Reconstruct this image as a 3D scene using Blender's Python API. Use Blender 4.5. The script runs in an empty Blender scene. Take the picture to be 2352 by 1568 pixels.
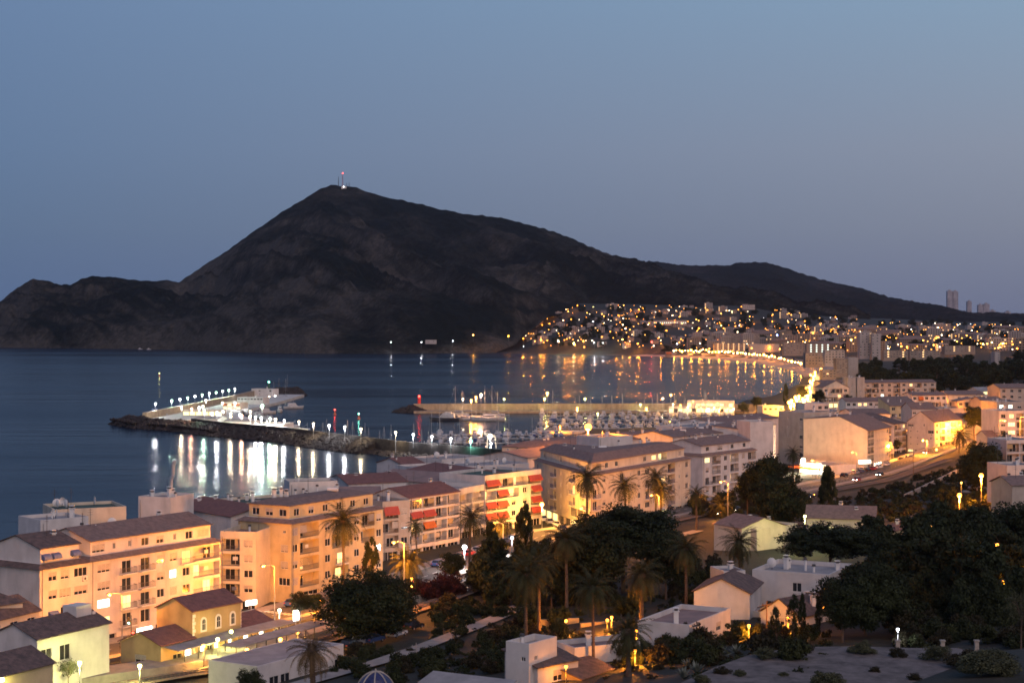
import bpy, math, random
import numpy as np
from mathutils import Vector, Matrix, noise
R = math.radians
SC = bpy.context.scene
COL = SC.collection
# ------------------------------------------------------------------ camera, sky, exposure
F, HZ, CAMH = 4000.0, 730.0, 62.0           # focal length, horizon line (on a 2352 wide picture), eye height in metres
cd = bpy.data.cameras.new('camera'); cam = bpy.data.objects.new('camera', cd); COL.objects.link(cam)
cam.location = (0, 0, CAMH); cam.rotation_euler = (R(90), 0, 0)
cd.sensor_width = 36; cd.lens = 36*F/2352; cd.shift_y = -54/2352
cd.clip_start = 1; cd.clip_end = 60000
SC.camera = cam
SC.render.resolution_x = 1024; SC.render.resolution_y = 682
SC.view_settings.view_transform = 'Standard'; SC.view_settings.look = 'None'
SC.view_settings.exposure = 0; SC.view_settings.gamma = 1
SC.render.engine = 'CYCLES'
cy = SC.cycles
cy.use_denoising = True; cy.max_bounces = 5; cy.diffuse_bounces = 3; cy.glossy_bounces = 3
cy.transparent_max_bounces = 4; cy.sample_clamp_indirect = 4; cy.caustics_reflective = False; cy.caustics_refractive = False
cy.pixel_filter_type = 'BLACKMAN_HARRIS'; cy.filter_width = 1.7

def lin(c):
    return tuple((x/255/12.92 if x/255 <= 0.04045 else ((x/255+0.055)/1.055)**2.4) for x in c)+(1,)

w = bpy.data.worlds.new("World"); SC.world = w; w.use_nodes = True
nt = w.node_tree; nt.nodes.clear()
def N(tree, t, **kw):
    n = tree.nodes.new(t)
    for k, v in kw.items():
        if hasattr(n, k): setattr(n, k, v)
    return n
tc = N(nt, 'ShaderNodeTexCoord'); sep = N(nt, 'ShaderNodeSeparateXYZ'); nt.links.new(tc.outputs['Generated'], sep.inputs[0])
def ramp(tree, stops, src, interp='LINEAR'):
    r = N(tree, 'ShaderNodeValToRGB'); cr = r.color_ramp; cr.interpolation = interp
    while len(cr.elements) < len(stops): cr.elements.new(0.5)
    for e, (p, c) in zip(cr.elements, stops):
        e.position = p; e.color = c if len(c) == 4 else tuple(c)+(1,)
    tree.links.new(src, r.inputs[0]); return r
EV = [(0.0, (88, 108, 144), (112, 118, 143)), (0.05, (97, 119, 149), (130, 138, 156)), (0.095, (101, 126, 159), (139, 149, 168)),
      (0.185, (107, 134, 170), (136, 163, 189)), (0.5, (92, 122, 172), (112, 140, 182)), (1.0, (72, 98, 150), (80, 106, 156))]
rl = ramp(nt, [(p, lin(a)) for p, a, b in EV], sep.outputs[2]); rr = ramp(nt, [(p, lin(b)) for p, a, b in EV], sep.outputs[2])
mr = N(nt, 'ShaderNodeMapRange'); nt.links.new(sep.outputs[0], mr.inputs[0])
mr.inputs[1].default_value = -0.28; mr.inputs[2].default_value = 0.30
mx = N(nt, 'ShaderNodeMix', data_type='RGBA'); nt.links.new(mr.outputs[0], mx.inputs[0])
nt.links.new(rl.outputs[0], mx.inputs[6]); nt.links.new(rr.outputs[0], mx.inputs[7])
sky = N(nt, 'ShaderNodeTexSky', sky_type='NISHITA'); sky.sun_disc = False
sky.sun_elevation = R(-3.0); sky.sun_rotation = R(95); sky.altitude = 60
bg1 = N(nt, 'ShaderNodeBackground'); nt.links.new(sky.outputs[0], bg1.inputs[0]); bg1.inputs[1].default_value = 0.08
bg2 = N(nt, 'ShaderNodeBackground'); nt.links.new(mx.outputs[2], bg2.inputs[0]); bg2.inputs[1].default_value = 0.97
ad = N(nt, 'ShaderNodeAddShader'); nt.links.new(bg1.outputs[0], ad.inputs[0]); nt.links.new(bg2.outputs[0], ad.inputs[1])
ow = N(nt, 'ShaderNodeOutputWorld'); nt.links.new(ad.outputs[0], ow.inputs[0])
sd = bpy.data.lights.new('afterglow', 'SUN'); sd.energy = 1.6; sd.angle = R(60); sd.color = (1, .70, .60)
so = bpy.data.objects.new('afterglow', sd); COL.objects.link(so); so.rotation_euler = (R(54), 0, R(22))
# ------------------------------------------------------------------ helpers
def uvx(u, Y): return (u-1176)/F*Y
def at(u, v, z): Y = F*(CAMH-z)/(v-HZ); return Vector((uvx(u, Y), Y, z))       # a picture point on the level z
def zat(v, Y): return CAMH-(v-HZ)*Y/F                                          # its height at distance Y
def uof(x, y): return 1176+F*x/max(y, 1)
rnd = random.Random(7)

class MB:
    def __init__(s): s.v = []; s.f = []; s.m = []
    def add(s, vs, fs, m=0):
        o = len(s.v); s.v.extend([tuple(p) for p in vs]); s.f.extend([tuple(i+o for i in f) for f in fs]); s.m.extend([m]*len(fs)); return s
    def box(s, x0, x1, y0, y1, z0, z1, m=0, M=None, bottom=True):
        p = [Vector(q) for q in ((x0,y0,z0),(x1,y0,z0),(x1,y1,z0),(x0,y1,z0),(x0,y0,z1),(x1,y0,z1),(x1,y1,z1),(x0,y1,z1))]
        if M: p = [M@q for q in p]
        fs = [(4,5,6,7),(0,1,5,4),(1,2,6,5),(2,3,7,6),(3,0,4,7)]
        if bottom: fs.append((3,2,1,0))
        return s.add(p, fs, m)
    def tube(s, a, b, r0, r1=None, n=6, m=0, cap=True):
        a = Vector(a); b = Vector(b); r1 = r0 if r1 is None else r1; d = b-a
        q = d.to_track_quat('Z', 'Y') if d.length > 0 else None
        vs = []
        for p, r in ((a, r0), (b, r1)):
            for i in range(n):
                t = 2*math.pi*i/n; vs.append(p+q@Vector((math.cos(t)*r, math.sin(t)*r, 0)))
        fs = [(i, (i+1) % n, n+(i+1) % n, n+i) for i in range(n)]
        if cap: fs += [tuple(range(n, 2*n)), tuple(range(n-1, -1, -1))]
        return s.add(vs, fs, m)
    def path(s, pts, rs, n=6, m=0):
        for i in range(len(pts)-1): s.tube(pts[i], pts[i+1], rs[i], rs[i+1], n, m, True)
        return s
    def ball(s, c, r, m=0, n=8, k=5, sz=1.0, z0=-1, z1=1):
        vs = []; fs = []
        for j in range(k+1):
            a = math.asin(z0)+(math.asin(z1)-math.asin(z0))*j/k
            for i in range(n):
                t = 2*math.pi*i/n
                vs.append((c[0]+r*math.cos(a)*math.cos(t), c[1]+r*math.cos(a)*math.sin(t), c[2]+r*sz*math.sin(a)))
        for j in range(k):
            for i in range(n): fs.append((j*n+i, j*n+(i+1) % n, (j+1)*n+(i+1) % n, (j+1)*n+i))
        return s.add(vs, fs, m)
    def prism(s, poly, z0, z1, m=0, mt=None):           # poly counter-clockwise seen from above
        n = len(poly); vs = [(p[0], p[1], z0) for p in poly]+[(p[0], p[1], z1) for p in poly]
        s.add(vs, [(i, (i+1) % n, n+(i+1) % n, n+i) for i in range(n)], m)
        s.add([(p[0], p[1], z1) for p in poly], [tuple(range(n))], m if mt is None else mt); return s
    def mesh(s, name, mats, smooth=False):
        me = bpy.data.meshes.new(name); me.from_pydata(s.v, [], s.f)
        for m in (mats if isinstance(mats, (list, tuple)) else [mats]): me.materials.append(m)
        me.polygons.foreach_set('material_index', s.m)
        if smooth: me.polygons.foreach_set('use_smooth', [True]*len(s.f))
        me.update(); return me
    def build(s, name, mats, parent=None, smooth=False):
        return link(name, s.mesh(name, mats, smooth), parent)
def link(name, me, parent=None):
    o = bpy.data.objects.new(name, me); COL.objects.link(o)
    if parent: o.parent = parent
    return o
def tag(o, label=None, cat=None, group=None, kind=None):
    if label: o['label'] = label
    if cat: o['category'] = cat
    if group: o['group'] = group
    if kind: o['kind'] = kind
    return o
def thing(name, loc, label, cat, group=None, rz=0):
    o = bpy.data.objects.new(name, None); COL.objects.link(o); o.location = loc; o.rotation_euler = (0, 0, rz)
    o.empty_display_size = 0.1
    return tag(o, label, cat, group)
def dup(root, loc, rz=0, label=None, scale=None, group=None):
    r = root.copy(); COL.objects.link(r); r.location = loc; r.rotation_euler = (0, 0, rz)
    if label: r['label'] = label
    if group: r['group'] = group
    if scale is not None: r.scale = scale if hasattr(scale, '__len__') else (scale,)*3
    for ch in root.children:
        c = ch.copy(); COL.objects.link(c); c.parent = r
        for g in ch.children:
            d = g.copy(); COL.objects.link(d); d.parent = c
    return r
# ------------------------------------------------------------------ materials
def mat(name, col, rough=0.8, vary=0.12, scale=0.6, col2=None, bump=0.0, bscale=None, metal=0, spec=0.3, stain=0.0, coord='Object'):
    m = bpy.data.materials.new(name); m.use_nodes = True; t = m.node_tree; b = t.nodes['Principled BSDF']
    b.inputs['Roughness'].default_value = rough; b.inputs['Metallic'].default_value = metal; b.inputs['Specular IOR Level'].default_value = spec
    tcn = N(t, 'ShaderNodeTexCoord'); nz = N(t, 'ShaderNodeTexNoise'); nz.inputs['Scale'].default_value = scale; nz.inputs['Detail'].default_value = 6
    nz.inputs['Roughness'].default_value = 0.65
    t.links.new(tcn.outputs[coord], nz.inputs[0])
    c = col[:3]; lo = tuple(max(0, x*(1-vary*2)) for x in c); hi = tuple(x*(1+vary) for x in c)
    if col2: lo = col2[:3]; hi = c
    r = ramp(t, [(0.32, lo), (0.62, hi)], nz.outputs[0])
    out = r.outputs[0]
    if stain:
        mp = N(t, 'ShaderNodeMapping'); mp.inputs['Scale'].default_value = (.28, .28, 0.07); t.links.new(tcn.outputs[coord], mp.inputs[0])
        n2 = N(t, 'ShaderNodeTexNoise'); n2.inputs['Scale'].default_value = 1.6; n2.inputs['Detail'].default_value = 5; t.links.new(mp.outputs[0], n2.inputs[0])
        r2 = ramp(t, [(0.30, (1-stain*1.6,)*3), (0.45, (1-stain*.5,)*3), (0.62, (1, 1, 1))], n2.outputs[0])
        mm = N(t, 'ShaderNodeMix', data_type='RGBA', blend_type='MULTIPLY'); mm.inputs[0].default_value = 1
        t.links.new(out, mm.inputs[6]); t.links.new(r2.outputs[0], mm.inputs[7]); out = mm.outputs[2]
    t.links.new(out, b.inputs['Base Color'])
    if bump:
        n3 = N(t, 'ShaderNodeTexNoise'); n3.inputs['Scale'].default_value = bscale or scale*4; n3.inputs['Detail'].default_value = 4
        t.links.new(tcn.outputs[coord], n3.inputs[0])
        bp = N(t, 'ShaderNodeBump'); bp.inputs['Strength'].default_value = bump; bp.inputs['Distance'].default_value = 0.1
        t.links.new(n3.outputs[0], bp.inputs['Height']); t.links.new(bp.outputs[0], b.inputs['Normal'])
    return m
def emit(name, col, s, rough=0.5):
    m = bpy.data.materials.new(name); m.use_nodes = True; b = m.node_tree.nodes['Principled BSDF']
    b.inputs['Base Color'].default_value = (0.3, 0.3, 0.3, 1); b.inputs['Roughness'].default_value = rough
    b.inputs['Emission Color'].default_value = tuple(col)+(1,); b.inputs['Emission Strength'].default_value = s
    return m
M = {}
# ------------------------------------------------------------------ sea, land, mountains
def water_mat():
    m = bpy.data.materials.new('sea_water'); m.use_nodes = True; t = m.node_tree; b = t.nodes['Principled BSDF']
    b.inputs['Base Color'].default_value = (0.006, 0.014, 0.028, 1); b.inputs['Roughness'].default_value = 0.17; b.inputs['Specular IOR Level'].default_value = 0.30; b.inputs['Specular Tint'].default_value = (.66, .72, .80, 1); b.inputs['IOR'].default_value = 1.33
    g = N(t, 'ShaderNodeNewGeometry'); hs = []
    for sx, sy, k, dist in ((0.045, 0.16, 1.0, 0.5), (0.007, 0.03, 1.0, 2.2), (0.22, 0.5, 1.0, 0.10)):
        mp = N(t, 'ShaderNodeMapping'); mp.inputs['Scale'].default_value = (sx, sy, 1); mp.inputs['Rotation'].default_value = (0, 0, R(8)); t.links.new(g.outputs['Position'], mp.inputs[0])
        n = N(t, 'ShaderNodeTexNoise'); n.inputs['Scale'].default_value = 1; n.inputs['Detail'].default_value = 3; t.links.new(mp.outputs[0], n.inputs[0])
        ml = N(t, 'ShaderNodeMath', operation='MULTIPLY'); ml.inputs[1].default_value = dist; t.links.new(n.outputs[0], ml.inputs[0]); hs.append(ml.outputs[0])
    a = N(t, 'ShaderNodeMath', operation='ADD'); t.links.new(hs[0], a.inputs[0]); t.links.new(hs[1], a.inputs[1])
    a2 = N(t, 'ShaderNodeMath', operation='ADD'); t.links.new(a.outputs[0], a2.inputs[0]); t.links.new(hs[2], a2.inputs[1])
    bp = N(t, 'ShaderNodeBump'); bp.inputs['Strength'].default_value = 0.55; bp.inputs['Distance'].default_value = 1.0
    t.links.new(a2.outputs[0], bp.inputs['Height']); t.links.new(bp.outputs[0], b.inputs['Normal'])
    mp = N(t, 'ShaderNodeMapping'); mp.inputs['Scale'].default_value = (0.0012, 0.006, 1); t.links.new(g.outputs['Position'], mp.inputs[0])
    n = N(t, 'ShaderNodeTexNoise'); n.inputs['Scale'].default_value = 1; n.inputs['Detail'].default_value = 4; t.links.new(mp.outputs[0], n.inputs[0])
    r = N(t, 'ShaderNodeMapRange'); t.links.new(n.outputs[0], r.inputs[0]); r.inputs[1].default_value = 0.35; r.inputs[2].default_value = 0.65
    r.inputs[3].default_value = 0.15; r.inputs[4].default_value = 0.25; t.links.new(r.outputs[0], b.inputs['Roughness'])
    df = N(t, 'ShaderNodeBsdfDiffuse'); df.inputs[0].default_value = (.006, .016, .036, 1); mxs = N(t, 'ShaderNodeMixShader'); mxs.inputs[0].default_value = .40
    t.links.new(b.outputs[0], mxs.inputs[1]); t.links.new(df.outputs[0], mxs.inputs[2]); t.links.new(mxs.outputs[0], t.nodes['Material Output'].inputs['Surface'])
    return m
M['water'] = water_mat()
mb = MB(); mb.add([(-9000, 150, 0), (9000, 150, 0), (9000, 11800, 0), (-9000, 11800, 0)], [(0, 1, 2, 3)])
tag(mb.build('sea', M['water']), kind='structure')

COAST_UV = [(-500, 1560), (0, 1400), (400, 1310), (800, 1205), (1090, 1120), (1105, 1078)]
HARB = [(1150, 1048), (1225, 1030), (1300, 1020), (1325, 1002), (1345, 989), (1560, 987), (1700, 985), (1752, 975), (1760, 955), (1738, 944), (1700, 941), (1700, 925), (1765, 915), (1800, 900)]
BAY = [(1838, 880), (1846, 866), (1835, 857), (1800, 845), (1740, 834), (1650, 825), (1530, 819.5), (1450, 817), (1300, 814.5), (1180, 811), (1130, 809)]
coast = [(-3000., 120.)]+[(uvx(u, F*CAMH/(v-HZ)), F*CAMH/(v-HZ)) for u, v in COAST_UV+HARB+BAY]
LAND = np.array(coast+[(uvx(1130, 3300), 3300.), (-200., 4500.), (0., 12000.), (14000., 12000.), (14000., 120.)])
def inside_dist(P):
    x, y = P[:, 0], P[:, 1]; n = len(LAND); ins = np.zeros(len(P), bool); dm = np.full(len(P), 1e18)
    for i in range(n):
        ax, ay = LAND[i]; bx, by = LAND[(i+1) % n]
        c = ((ay > y) != (by > y)) & (x < (bx-ax)*(y-ay)/((by-ay) if by != ay else 1e-9)+ax); ins ^= c
        t = np.clip(((x-ax)*(bx-ax)+(y-ay)*(by-ay))/((bx-ax)**2+(by-ay)**2), 0, 1)
        dm = np.minimum(dm, (x-ax-t*(bx-ax))**2+(y-ay-t*(by-ay))**2)
    return np.where(ins, 1, -1)*np.sqrt(dm)
TAB = [(-500, [(0,55),(60,40),(150,20),(220,9),(280,7),(330,6),(450,4),(900,2),(9000,2)]),
       (500, [(0,55),(60,40),(150,22),(220,11),(262,8.5),(290,7),(350,6),(450,5),(800,2),(9000,2)]),
       (1100, [(0,56),(60,44),(150,25),(210,15),(270,11),(350,8),(450,6.5),(600,4),(800,1.6),(3100,15),(3150,20),(3300,45),(3500,70),(3750,97),(9000,110)]),
       (1450, [(0,57),(60,46),(150,26),(190,22),(215,16),(300,12.5),(400,9),(550,5.5),(750,2.5),(960,1.6),(2800,3),(3000,25),(3300,45),(3750,92),(9000,110)]),
       (1700, [(0,57),(60,48),(150,27),(180,24.2),(200,23.5),(215,17),(300,13.5),(400,10.5),(600,5.5),(900,2),(1100,2),(2600,4),(2900,15),(3300,38),(3750,88),(9000,100)]),
       (1850, [(0,57),(60,48),(150,27),(180,24.6),(198,24),(215,17.5),(300,14),(400,11),(600,5),(900,3),(1200,3),(1900,4),(2500,10),(3000,25),(3750,70),(9000,80)]),
       (2050, [(0,57),(60,48),(150,27),(180,24.6),(198,24),(215,18),(300,14.5),(400,12),(600,6),(740,4.5),(900,5),(1900,9),(2600,18),(3200,33),(3750,55),(9000,70)]),
       (2200, [(0,57),(60,48),(150,28),(180,25.5),(198,24),(215,19),(300,16),(400,13.5),(600,9),(750,7),(900,8),(1900,14),(3000,30),(3750,46),(6000,55),(9000,60)]),
       (2352, [(0,57),(60,48),(150,28),(180,26),(198,24.5),(215,20),(300,17.5),(400,15.5),(600,12),(750,11),(900,12),(1900,18),(3000,34),(3750,46),(6000,57),(9000,60)]),
       (3400, [(0,57),(60,48),(150,30),(190,27),(260,23),(400,20),(600,18),(1900,25),(3750,50),(6000,58),(9000,60)])]
def hbase(u, Y):
    us = [t[0] for t in TAB]; zs = [np.interp(Y, [a for a, b in t[1]], [b for a, b in t[1]]) for t in TAB]
    u = np.clip(u, us[0], us[-1]); out = np.zeros_like(Y)
    for i in range(len(us)-1):
        k = (u >= us[i]) & (u <= us[i+1]); f = (u-us[i])/(us[i+1]-us[i]); f = f*f*(3-2*f) if False else f
        out = np.where(k, zs[i]*(1-f)+zs[i+1]*f, out)
    return out
def hland(P):
    Y = np.maximum(P[:, 1], 1.0); u = 1176+F*P[:, 0]/Y; z = hbase(u, Y); d = inside_dist(P)
    far = P[:, 1] > 1500
    lim = np.where(far, 0.15+0.045*np.minimum(d, 45)+0.5*np.maximum(0, d-45), 0.15+d*0.5)
    return np.where(d > 0, np.minimum(z, lim), np.maximum(-4, 0.15+d*0.15))
def gz(x, y): return float(hland(np.array([[x, y]], float))[0])
rows = list(np.geomspace(70, 500, 110))+list(np.geomspace(505, 4200, 130))+list(np.geomspace(4300, 11500, 24))
us = np.concatenate([np.linspace(-1500, -60, 18), np.linspace(-40, 2400, 150), np.linspace(2460, 4200, 16)])
PP = np.array([(uvx(u, y), y) for y in rows for u in us]); ZZ = hland(PP)
nz_ = np.array([noise.fractal(Vector((p[0]*.06, p[1]*.06, 0)), 0.8, 2.1, 4) for p in PP])
ZZ = ZZ+nz_*np.where(ZZ > 0.5, np.clip(PP[:, 1]*0.0006, 0.15, 0.6), 0)
mb = MB(); nu = len(us)
mb.v = [(float(p[0]), float(p[1]), float(z)) for p, z in zip(PP, ZZ)]
mb.f = [(j*nu+i, j*nu+i+1, (j+1)*nu+i+1, (j+1)*nu+i) for j in range(len(rows)-1) for i in range(nu-1)]; mb.m = [0]*len(mb.f)
def ground_mat():
    m = bpy.data.materials.new('dry_ground'); m.use_nodes = True; t = m.node_tree; b = t.nodes['Principled BSDF']; b.inputs['Roughness'].default_value = 0.95
    g = N(t, 'ShaderNodeNewGeometry')
    n = N(t, 'ShaderNodeTexNoise'); n.inputs['Scale'].default_value = 0.12; n.inputs['Detail'].default_value = 9; n.inputs['Roughness'].default_value = .7; t.links.new(g.outputs['Position'], n.inputs[0])
    r = ramp(t, [(0.38, (.006, .009, .004)), (0.55, (.013, .014, .008)), (0.70, (.034, .028, .019))], n.outputs[0])
    n2 = N(t, 'ShaderNodeTexNoise'); n2.inputs['Scale'].default_value = 1.5; n2.inputs['Detail'].default_value = 6; t.links.new(g.outputs['Position'], n2.inputs[0])
    bp = N(t, 'ShaderNodeBump'); bp.inputs['Strength'].default_value = .6; bp.inputs['Distance'].default_value = .3; t.links.new(n2.outputs[0], bp.inputs['Height']); t.links.new(bp.outputs[0], b.inputs['Normal'])
    t.links.new(r.outputs[0], b.inputs['Base Color']); return m
M['ground'] = ground_mat()
tag(mb.build('ground', M['ground'], smooth=True), kind='structure')

def mount_mat(name, veg, rock, k):
    m = bpy.data.materials.new(name); m.use_nodes = True; t = m.node_tree; b = t.nodes['Principled BSDF']; b.inputs['Roughness'].default_value = 1; b.inputs['Specular IOR Level'].default_value = 0.05
    g = N(t, 'ShaderNodeNewGeometry'); sp = N(t, 'ShaderNodeSeparateXYZ'); t.links.new(g.outputs['Position'], sp.inputs[0])
    def nz(s, d, r=.65, sc=None, rot=0):
        n = N(t, 'ShaderNodeTexNoise'); n.inputs['Scale'].default_value = s; n.inputs['Detail'].default_value = d; n.inputs['Roughness'].default_value = r
        src = g.outputs['Position']
        if sc:
            mp = N(t, 'ShaderNodeMapping'); mp.inputs['Scale'].default_value = sc; mp.inputs['Rotation'].default_value = (0, rot, 0); t.links.new(src, mp.inputs[0]); src = mp.outputs[0]
        t.links.new(src, n.inputs[0]); return n.outputs[0]
    a = nz(0.0042, 8, .62, (1, .6, 1.5), R(-28)); c = nz(0.03, 6, .7); mm = N(t, 'ShaderNodeMath', operation='MULTIPLY_ADD'); t.links.new(c, mm.inputs[0]); mm.inputs[1].default_value = 0.35; t.links.new(a, mm.inputs[2])
    # bare rock near the waterline
    lo = N(t, 'ShaderNodeMapRange'); t.links.new(sp.outputs[2], lo.inputs[0]); lo.inputs[1].default_value = 42; lo.inputs[2].default_value = 5; lo.inputs[3].default_value = 0; lo.inputs[4].default_value = k
    sn = N(t, 'ShaderNodeSeparateXYZ'); t.links.new(g.outputs['Normal'], sn.inputs[0])
    st = N(t, 'ShaderNodeMapRange'); t.links.new(sn.outputs[2], st.inputs[0]); st.inputs[1].default_value = 0.9; st.inputs[2].default_value = 0.55; st.inputs[3].default_value = -0.03; st.inputs[4].default_value = 0.12
    s1 = N(t, 'ShaderNodeMath', operation='ADD'); t.links.new(mm.outputs[0], s1.inputs[0]); t.links.new(lo.outputs[0], s1.inputs[1])
    s2 = N(t, 'ShaderNodeMath', operation='ADD'); t.links.new(s1.outputs[0], s2.inputs[0]); t.links.new(st.outputs[0], s2.inputs[1])
    r = ramp(t, [(0.60, veg), (0.72, tuple(x*.45+y*.35 for x, y in zip(veg, rock))), (0.84, rock)], s2.outputs[0])
    d = nz(0.12, 6, .75); rd = ramp(t, [(0.35, (.6, .6, .6)), (.65, (1.25, 1.25, 1.25))], d)
    ml = N(t, 'ShaderNodeMix', data_type='RGBA', blend_type='MULTIPLY'); ml.inputs[0].default_value = 1; t.links.new(r.outputs[0], ml.inputs[6]); t.links.new(rd.outputs[0], ml.inputs[7])
    t.links.new(ml.outputs[2], b.inputs['Base Color'])
    bp = N(t, 'ShaderNodeBump'); bp.inputs['Strength'].default_value = 1; bp.inputs['Distance'].default_value = 16
    t.links.new(nz(0.035, 8, .7), bp.inputs['Height']); t.links.new(bp.outputs[0], b.inputs['Normal'])
    return m
M['mount'] = mount_mat('mountain_scrub', (.0048, .0080, .0060), (.070, .064, .054), 0.12)
M['hill'] = mount_mat('hill_scrub', (.011, .0145, .0145), (.045, .041, .041), 0.0)

def mountain(name, ridge, Yr, base, u0, u1, du, nr, amp, mt, spur=1.0, bump=3.0):
    ux = np.arange(u0, u1+.1, du); vr = np.interp(ux, [a for a, b in ridge], [b for a, b in ridge])
    yr = np.interp(ux, [a for a, b in Yr], [b for a, b in Yr])
    bY = np.interp(ux, [b[0] for b in base], [b[1] for b in base]); bz = np.interp(ux, [b[0] for b in base], [b[2] for b in base])
    cl = np.interp(ux, [b[0] for b in base], [b[3] for b in base])
    mb = MB(); nb = 14
    for j in range(nr+nb+1):
        for i, u in enumerate(ux):
            zr = CAMH-(vr[i]-HZ)*yr[i]/F
            if j <= nr:
                t = j/nr; Y = bY[i]+(yr[i]-bY[i])*t
                g = t**1.05; z = bz[i]+(zr-bz[i])*g
                x = uvx(u, Y)
                # spurs that run down the slope, with gullies between them
                q = Vector(((x+spur*420*t+0.25*Y)/330., t*1.1+x/2300., 3.1)); rg = 1-abs(noise.fractal(q, 0.9, 2.1, 5))*1.9
                n2 = noise.fractal(Vector((x/160., Y/260., 5.)), 0.8, 2.2, 4)
                env = math.sin(math.pi*min(1, t**0.8))**0.8*(1 if t < 1 else 0) if 0 < t < 1 else 0
                z += amp*env*((rg-0.45)*1.0+n2*0.3)
                # sea cliff
                cf = cl[i]*(1+0.5*noise.noise(Vector((x/120., 1, 7))))
                if cf > 0: z += cf*min(1, t*14)*(1-t)**2
                if t == 0: z = bz[i]-2
                if t > 0.86: z += bump*noise.noise(Vector((x/14., Y/60., 0)))*((t-.86)/.14)
            else:
                t = (j-nr)/nb; Y = yr[i]+t*1700; z = zr*(1-t**1.2)-5*t; x = uvx(u, yr[i])*(Y/yr[i])
            mb.v.append((x, Y, z))
    n = len(ux)
    mb.f = [(j*n+i, j*n+i+1, (j+1)*n+i+1, (j+1)*n+i) for j in range(nr+nb) for i in range(n-1)]; mb.m = [0]*len(mb.f)
    o = mb.build(name, mt, smooth=True); tag(o, kind='structure')
    return o
RID = [(-900, 840), (-300, 800), (-60, 730), (0, 693), (30, 668), (60, 648), (75, 641), (92, 649), (125, 660), (165, 659), (180, 648), (200, 638), (215, 634), (265, 636), (290, 642), (320, 645), (360, 646), (385, 642), (410, 649), (460, 615), (520, 577), (560, 548), (600, 520), (650, 485), (700, 456), (735, 434), (760, 425), (800, 428), (820, 431), (860, 446), (900, 456), (960, 467), (1000, 478), (1060, 490), (1100, 494), (1150, 500), (1200, 512), (1250, 525), (1300, 542), (1350, 564), (1400, 584), (1450, 601), (1480, 609), (1560, 642), (1650, 676), (1750, 705), (1850, 728), (2000, 750)]
YR = [(-900, 4600), (0, 4300), (75, 4150), (200, 4250), (400, 4500), (760, 4950), (1100, 4950), (1480, 5000), (1750, 4600), (2000, 4300)]
BASE = [(-900, 4000, 0, 20), (-300, 3800, 0, 25), (0, 3640, 0, 30), (200, 3520, 0, 30), (400, 3380, 0, 32), (500, 3230, 0, 35), (600, 3100, 0, 36), (700, 3020, 0, 40), (880, 3010, 0, 26), (1000, 3060, 0, 22), (1130, 3090, 0, 24), (1180, 3180, 14, 8), (1260, 3560, 66, 0), (1400, 3680, 78, 0), (1700, 3700, 78, 0), (1850, 3700, 62, 0), (2000, 3740, 45, 0)]
mountain('mountain', RID, YR, BASE, -900, 2000, 4, 170, 85, M['mount'])
RID2 = [(1380, 640), (1440, 618), (1478, 606), (1490, 598), (1530, 604), (1580, 610), (1620, 609), (1680, 609), (1690, 603), (1760, 602), (1800, 614), (1860, 634), (1920, 650), (1980, 662), (2040, 681), (2100, 693), (2160, 702), (2190, 711), (2230, 726), (2290, 732), (2352, 738), (2700, 745)]
mountain('hills', RID2, [(1380, 6600), (1760, 6300), (2230, 6000), (2700, 6000)], [(1380, 5000, 60, 0), (2700, 4600, 42, 0)], 1380, 2700, 5, 80, 40, M['hill'], spur=1.2, bump=5)
# ------------------------------------------------------------------ building materials
M['white'] = mat('white_plaster', (.56, .53, .50), .85, .06, .35, stain=.14)
M['pink'] = mat('pinkish_plaster', (.56, .51, .465), .85, .06, .35, stain=.16)
M['cream'] = mat('cream_plaster', (.56, .49, .38), .85, .06, .35, stain=.14)
M['yellow'] = mat('yellow_plaster', (.56, .44, .25), .85, .07, .35, stain=.16)
M['beige'] = mat('beige_plaster', (.42, .36, .30), .85, .07, .35, stain=.16)
M['ochre'] = mat('ochre_plaster', (.45, .34, .17), .85, .07, .35, stain=.16)
M['trim'] = mat('white_trim', (.66, .64, .60), .7, .04, .8)
M['conc'] = mat('concrete', (.30, .28, .26), .9, .12, .5, stain=.2)
def tile_mat(name, c, c2):
    m = mat(name, c, .9, .15, 1.1, col2=c2); t = m.node_tree; b = t.nodes['Principled BSDF']
    tcn = N(t, 'ShaderNodeTexCoord'); wv = N(t, 'ShaderNodeTexWave', wave_type='BANDS', bands_direction='X'); wv.inputs['Scale'].default_value = 1.3; wv.inputs['Distortion'].default_value = .6
    t.links.new(tcn.outputs['Object'], wv.inputs[0]); bp = N(t, 'ShaderNodeBump'); bp.inputs['Strength'].default_value = .5; bp.inputs['Distance'].default_value = .08
    t.links.new(wv.outputs[1], bp.inputs['Height']); t.links.new(bp.outputs[0], b.inputs['Normal']); return m
M['tile'] = tile_mat('brown_roof_tiles', (.23, .155, .128), (.13, .095, .082))
M['tiled'] = tile_mat('dark_roof_tiles', (.15, .10, .085), (.06, .048, .042))
M['tiler'] = tile_mat('red_roof_tiles', (.20, .095, .078), (.12, .062, .055))
M['flatr'] = mat('terracotta_terrace', (.26, .175, .15), .9, .15, .4, col2=(.18, .13, .115))
M['greyr'] = mat('grey_terrace', (.30, .29, .28), .9, .15, .3, col2=(.19, .185, .18))
M['greenr'] = mat('green_roof_sheet', (.05, .085, .065), .8, .15, .3)
M['glass'] = mat('dark_glass', (.02, .022, .027), .12, .1, 1.0, spec=.5)
M['shut'] = mat('roller_shutter', (.43, .38, .33), .6, .06, 1.5)
M['dshut'] = mat('green_shutter', (.03, .06, .05), .6, .1, 1.5)
M['dark'] = mat('dark_interior', (.05, .04, .035), .9, .2, .6)
M['rail'] = mat('dark_railing', (.10, .09, .09), .5, .1, 1.0, metal=.3)
M['railb'] = mat('blue_railing', (.06, .08, .22), .5, .1, 1.0)
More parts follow.
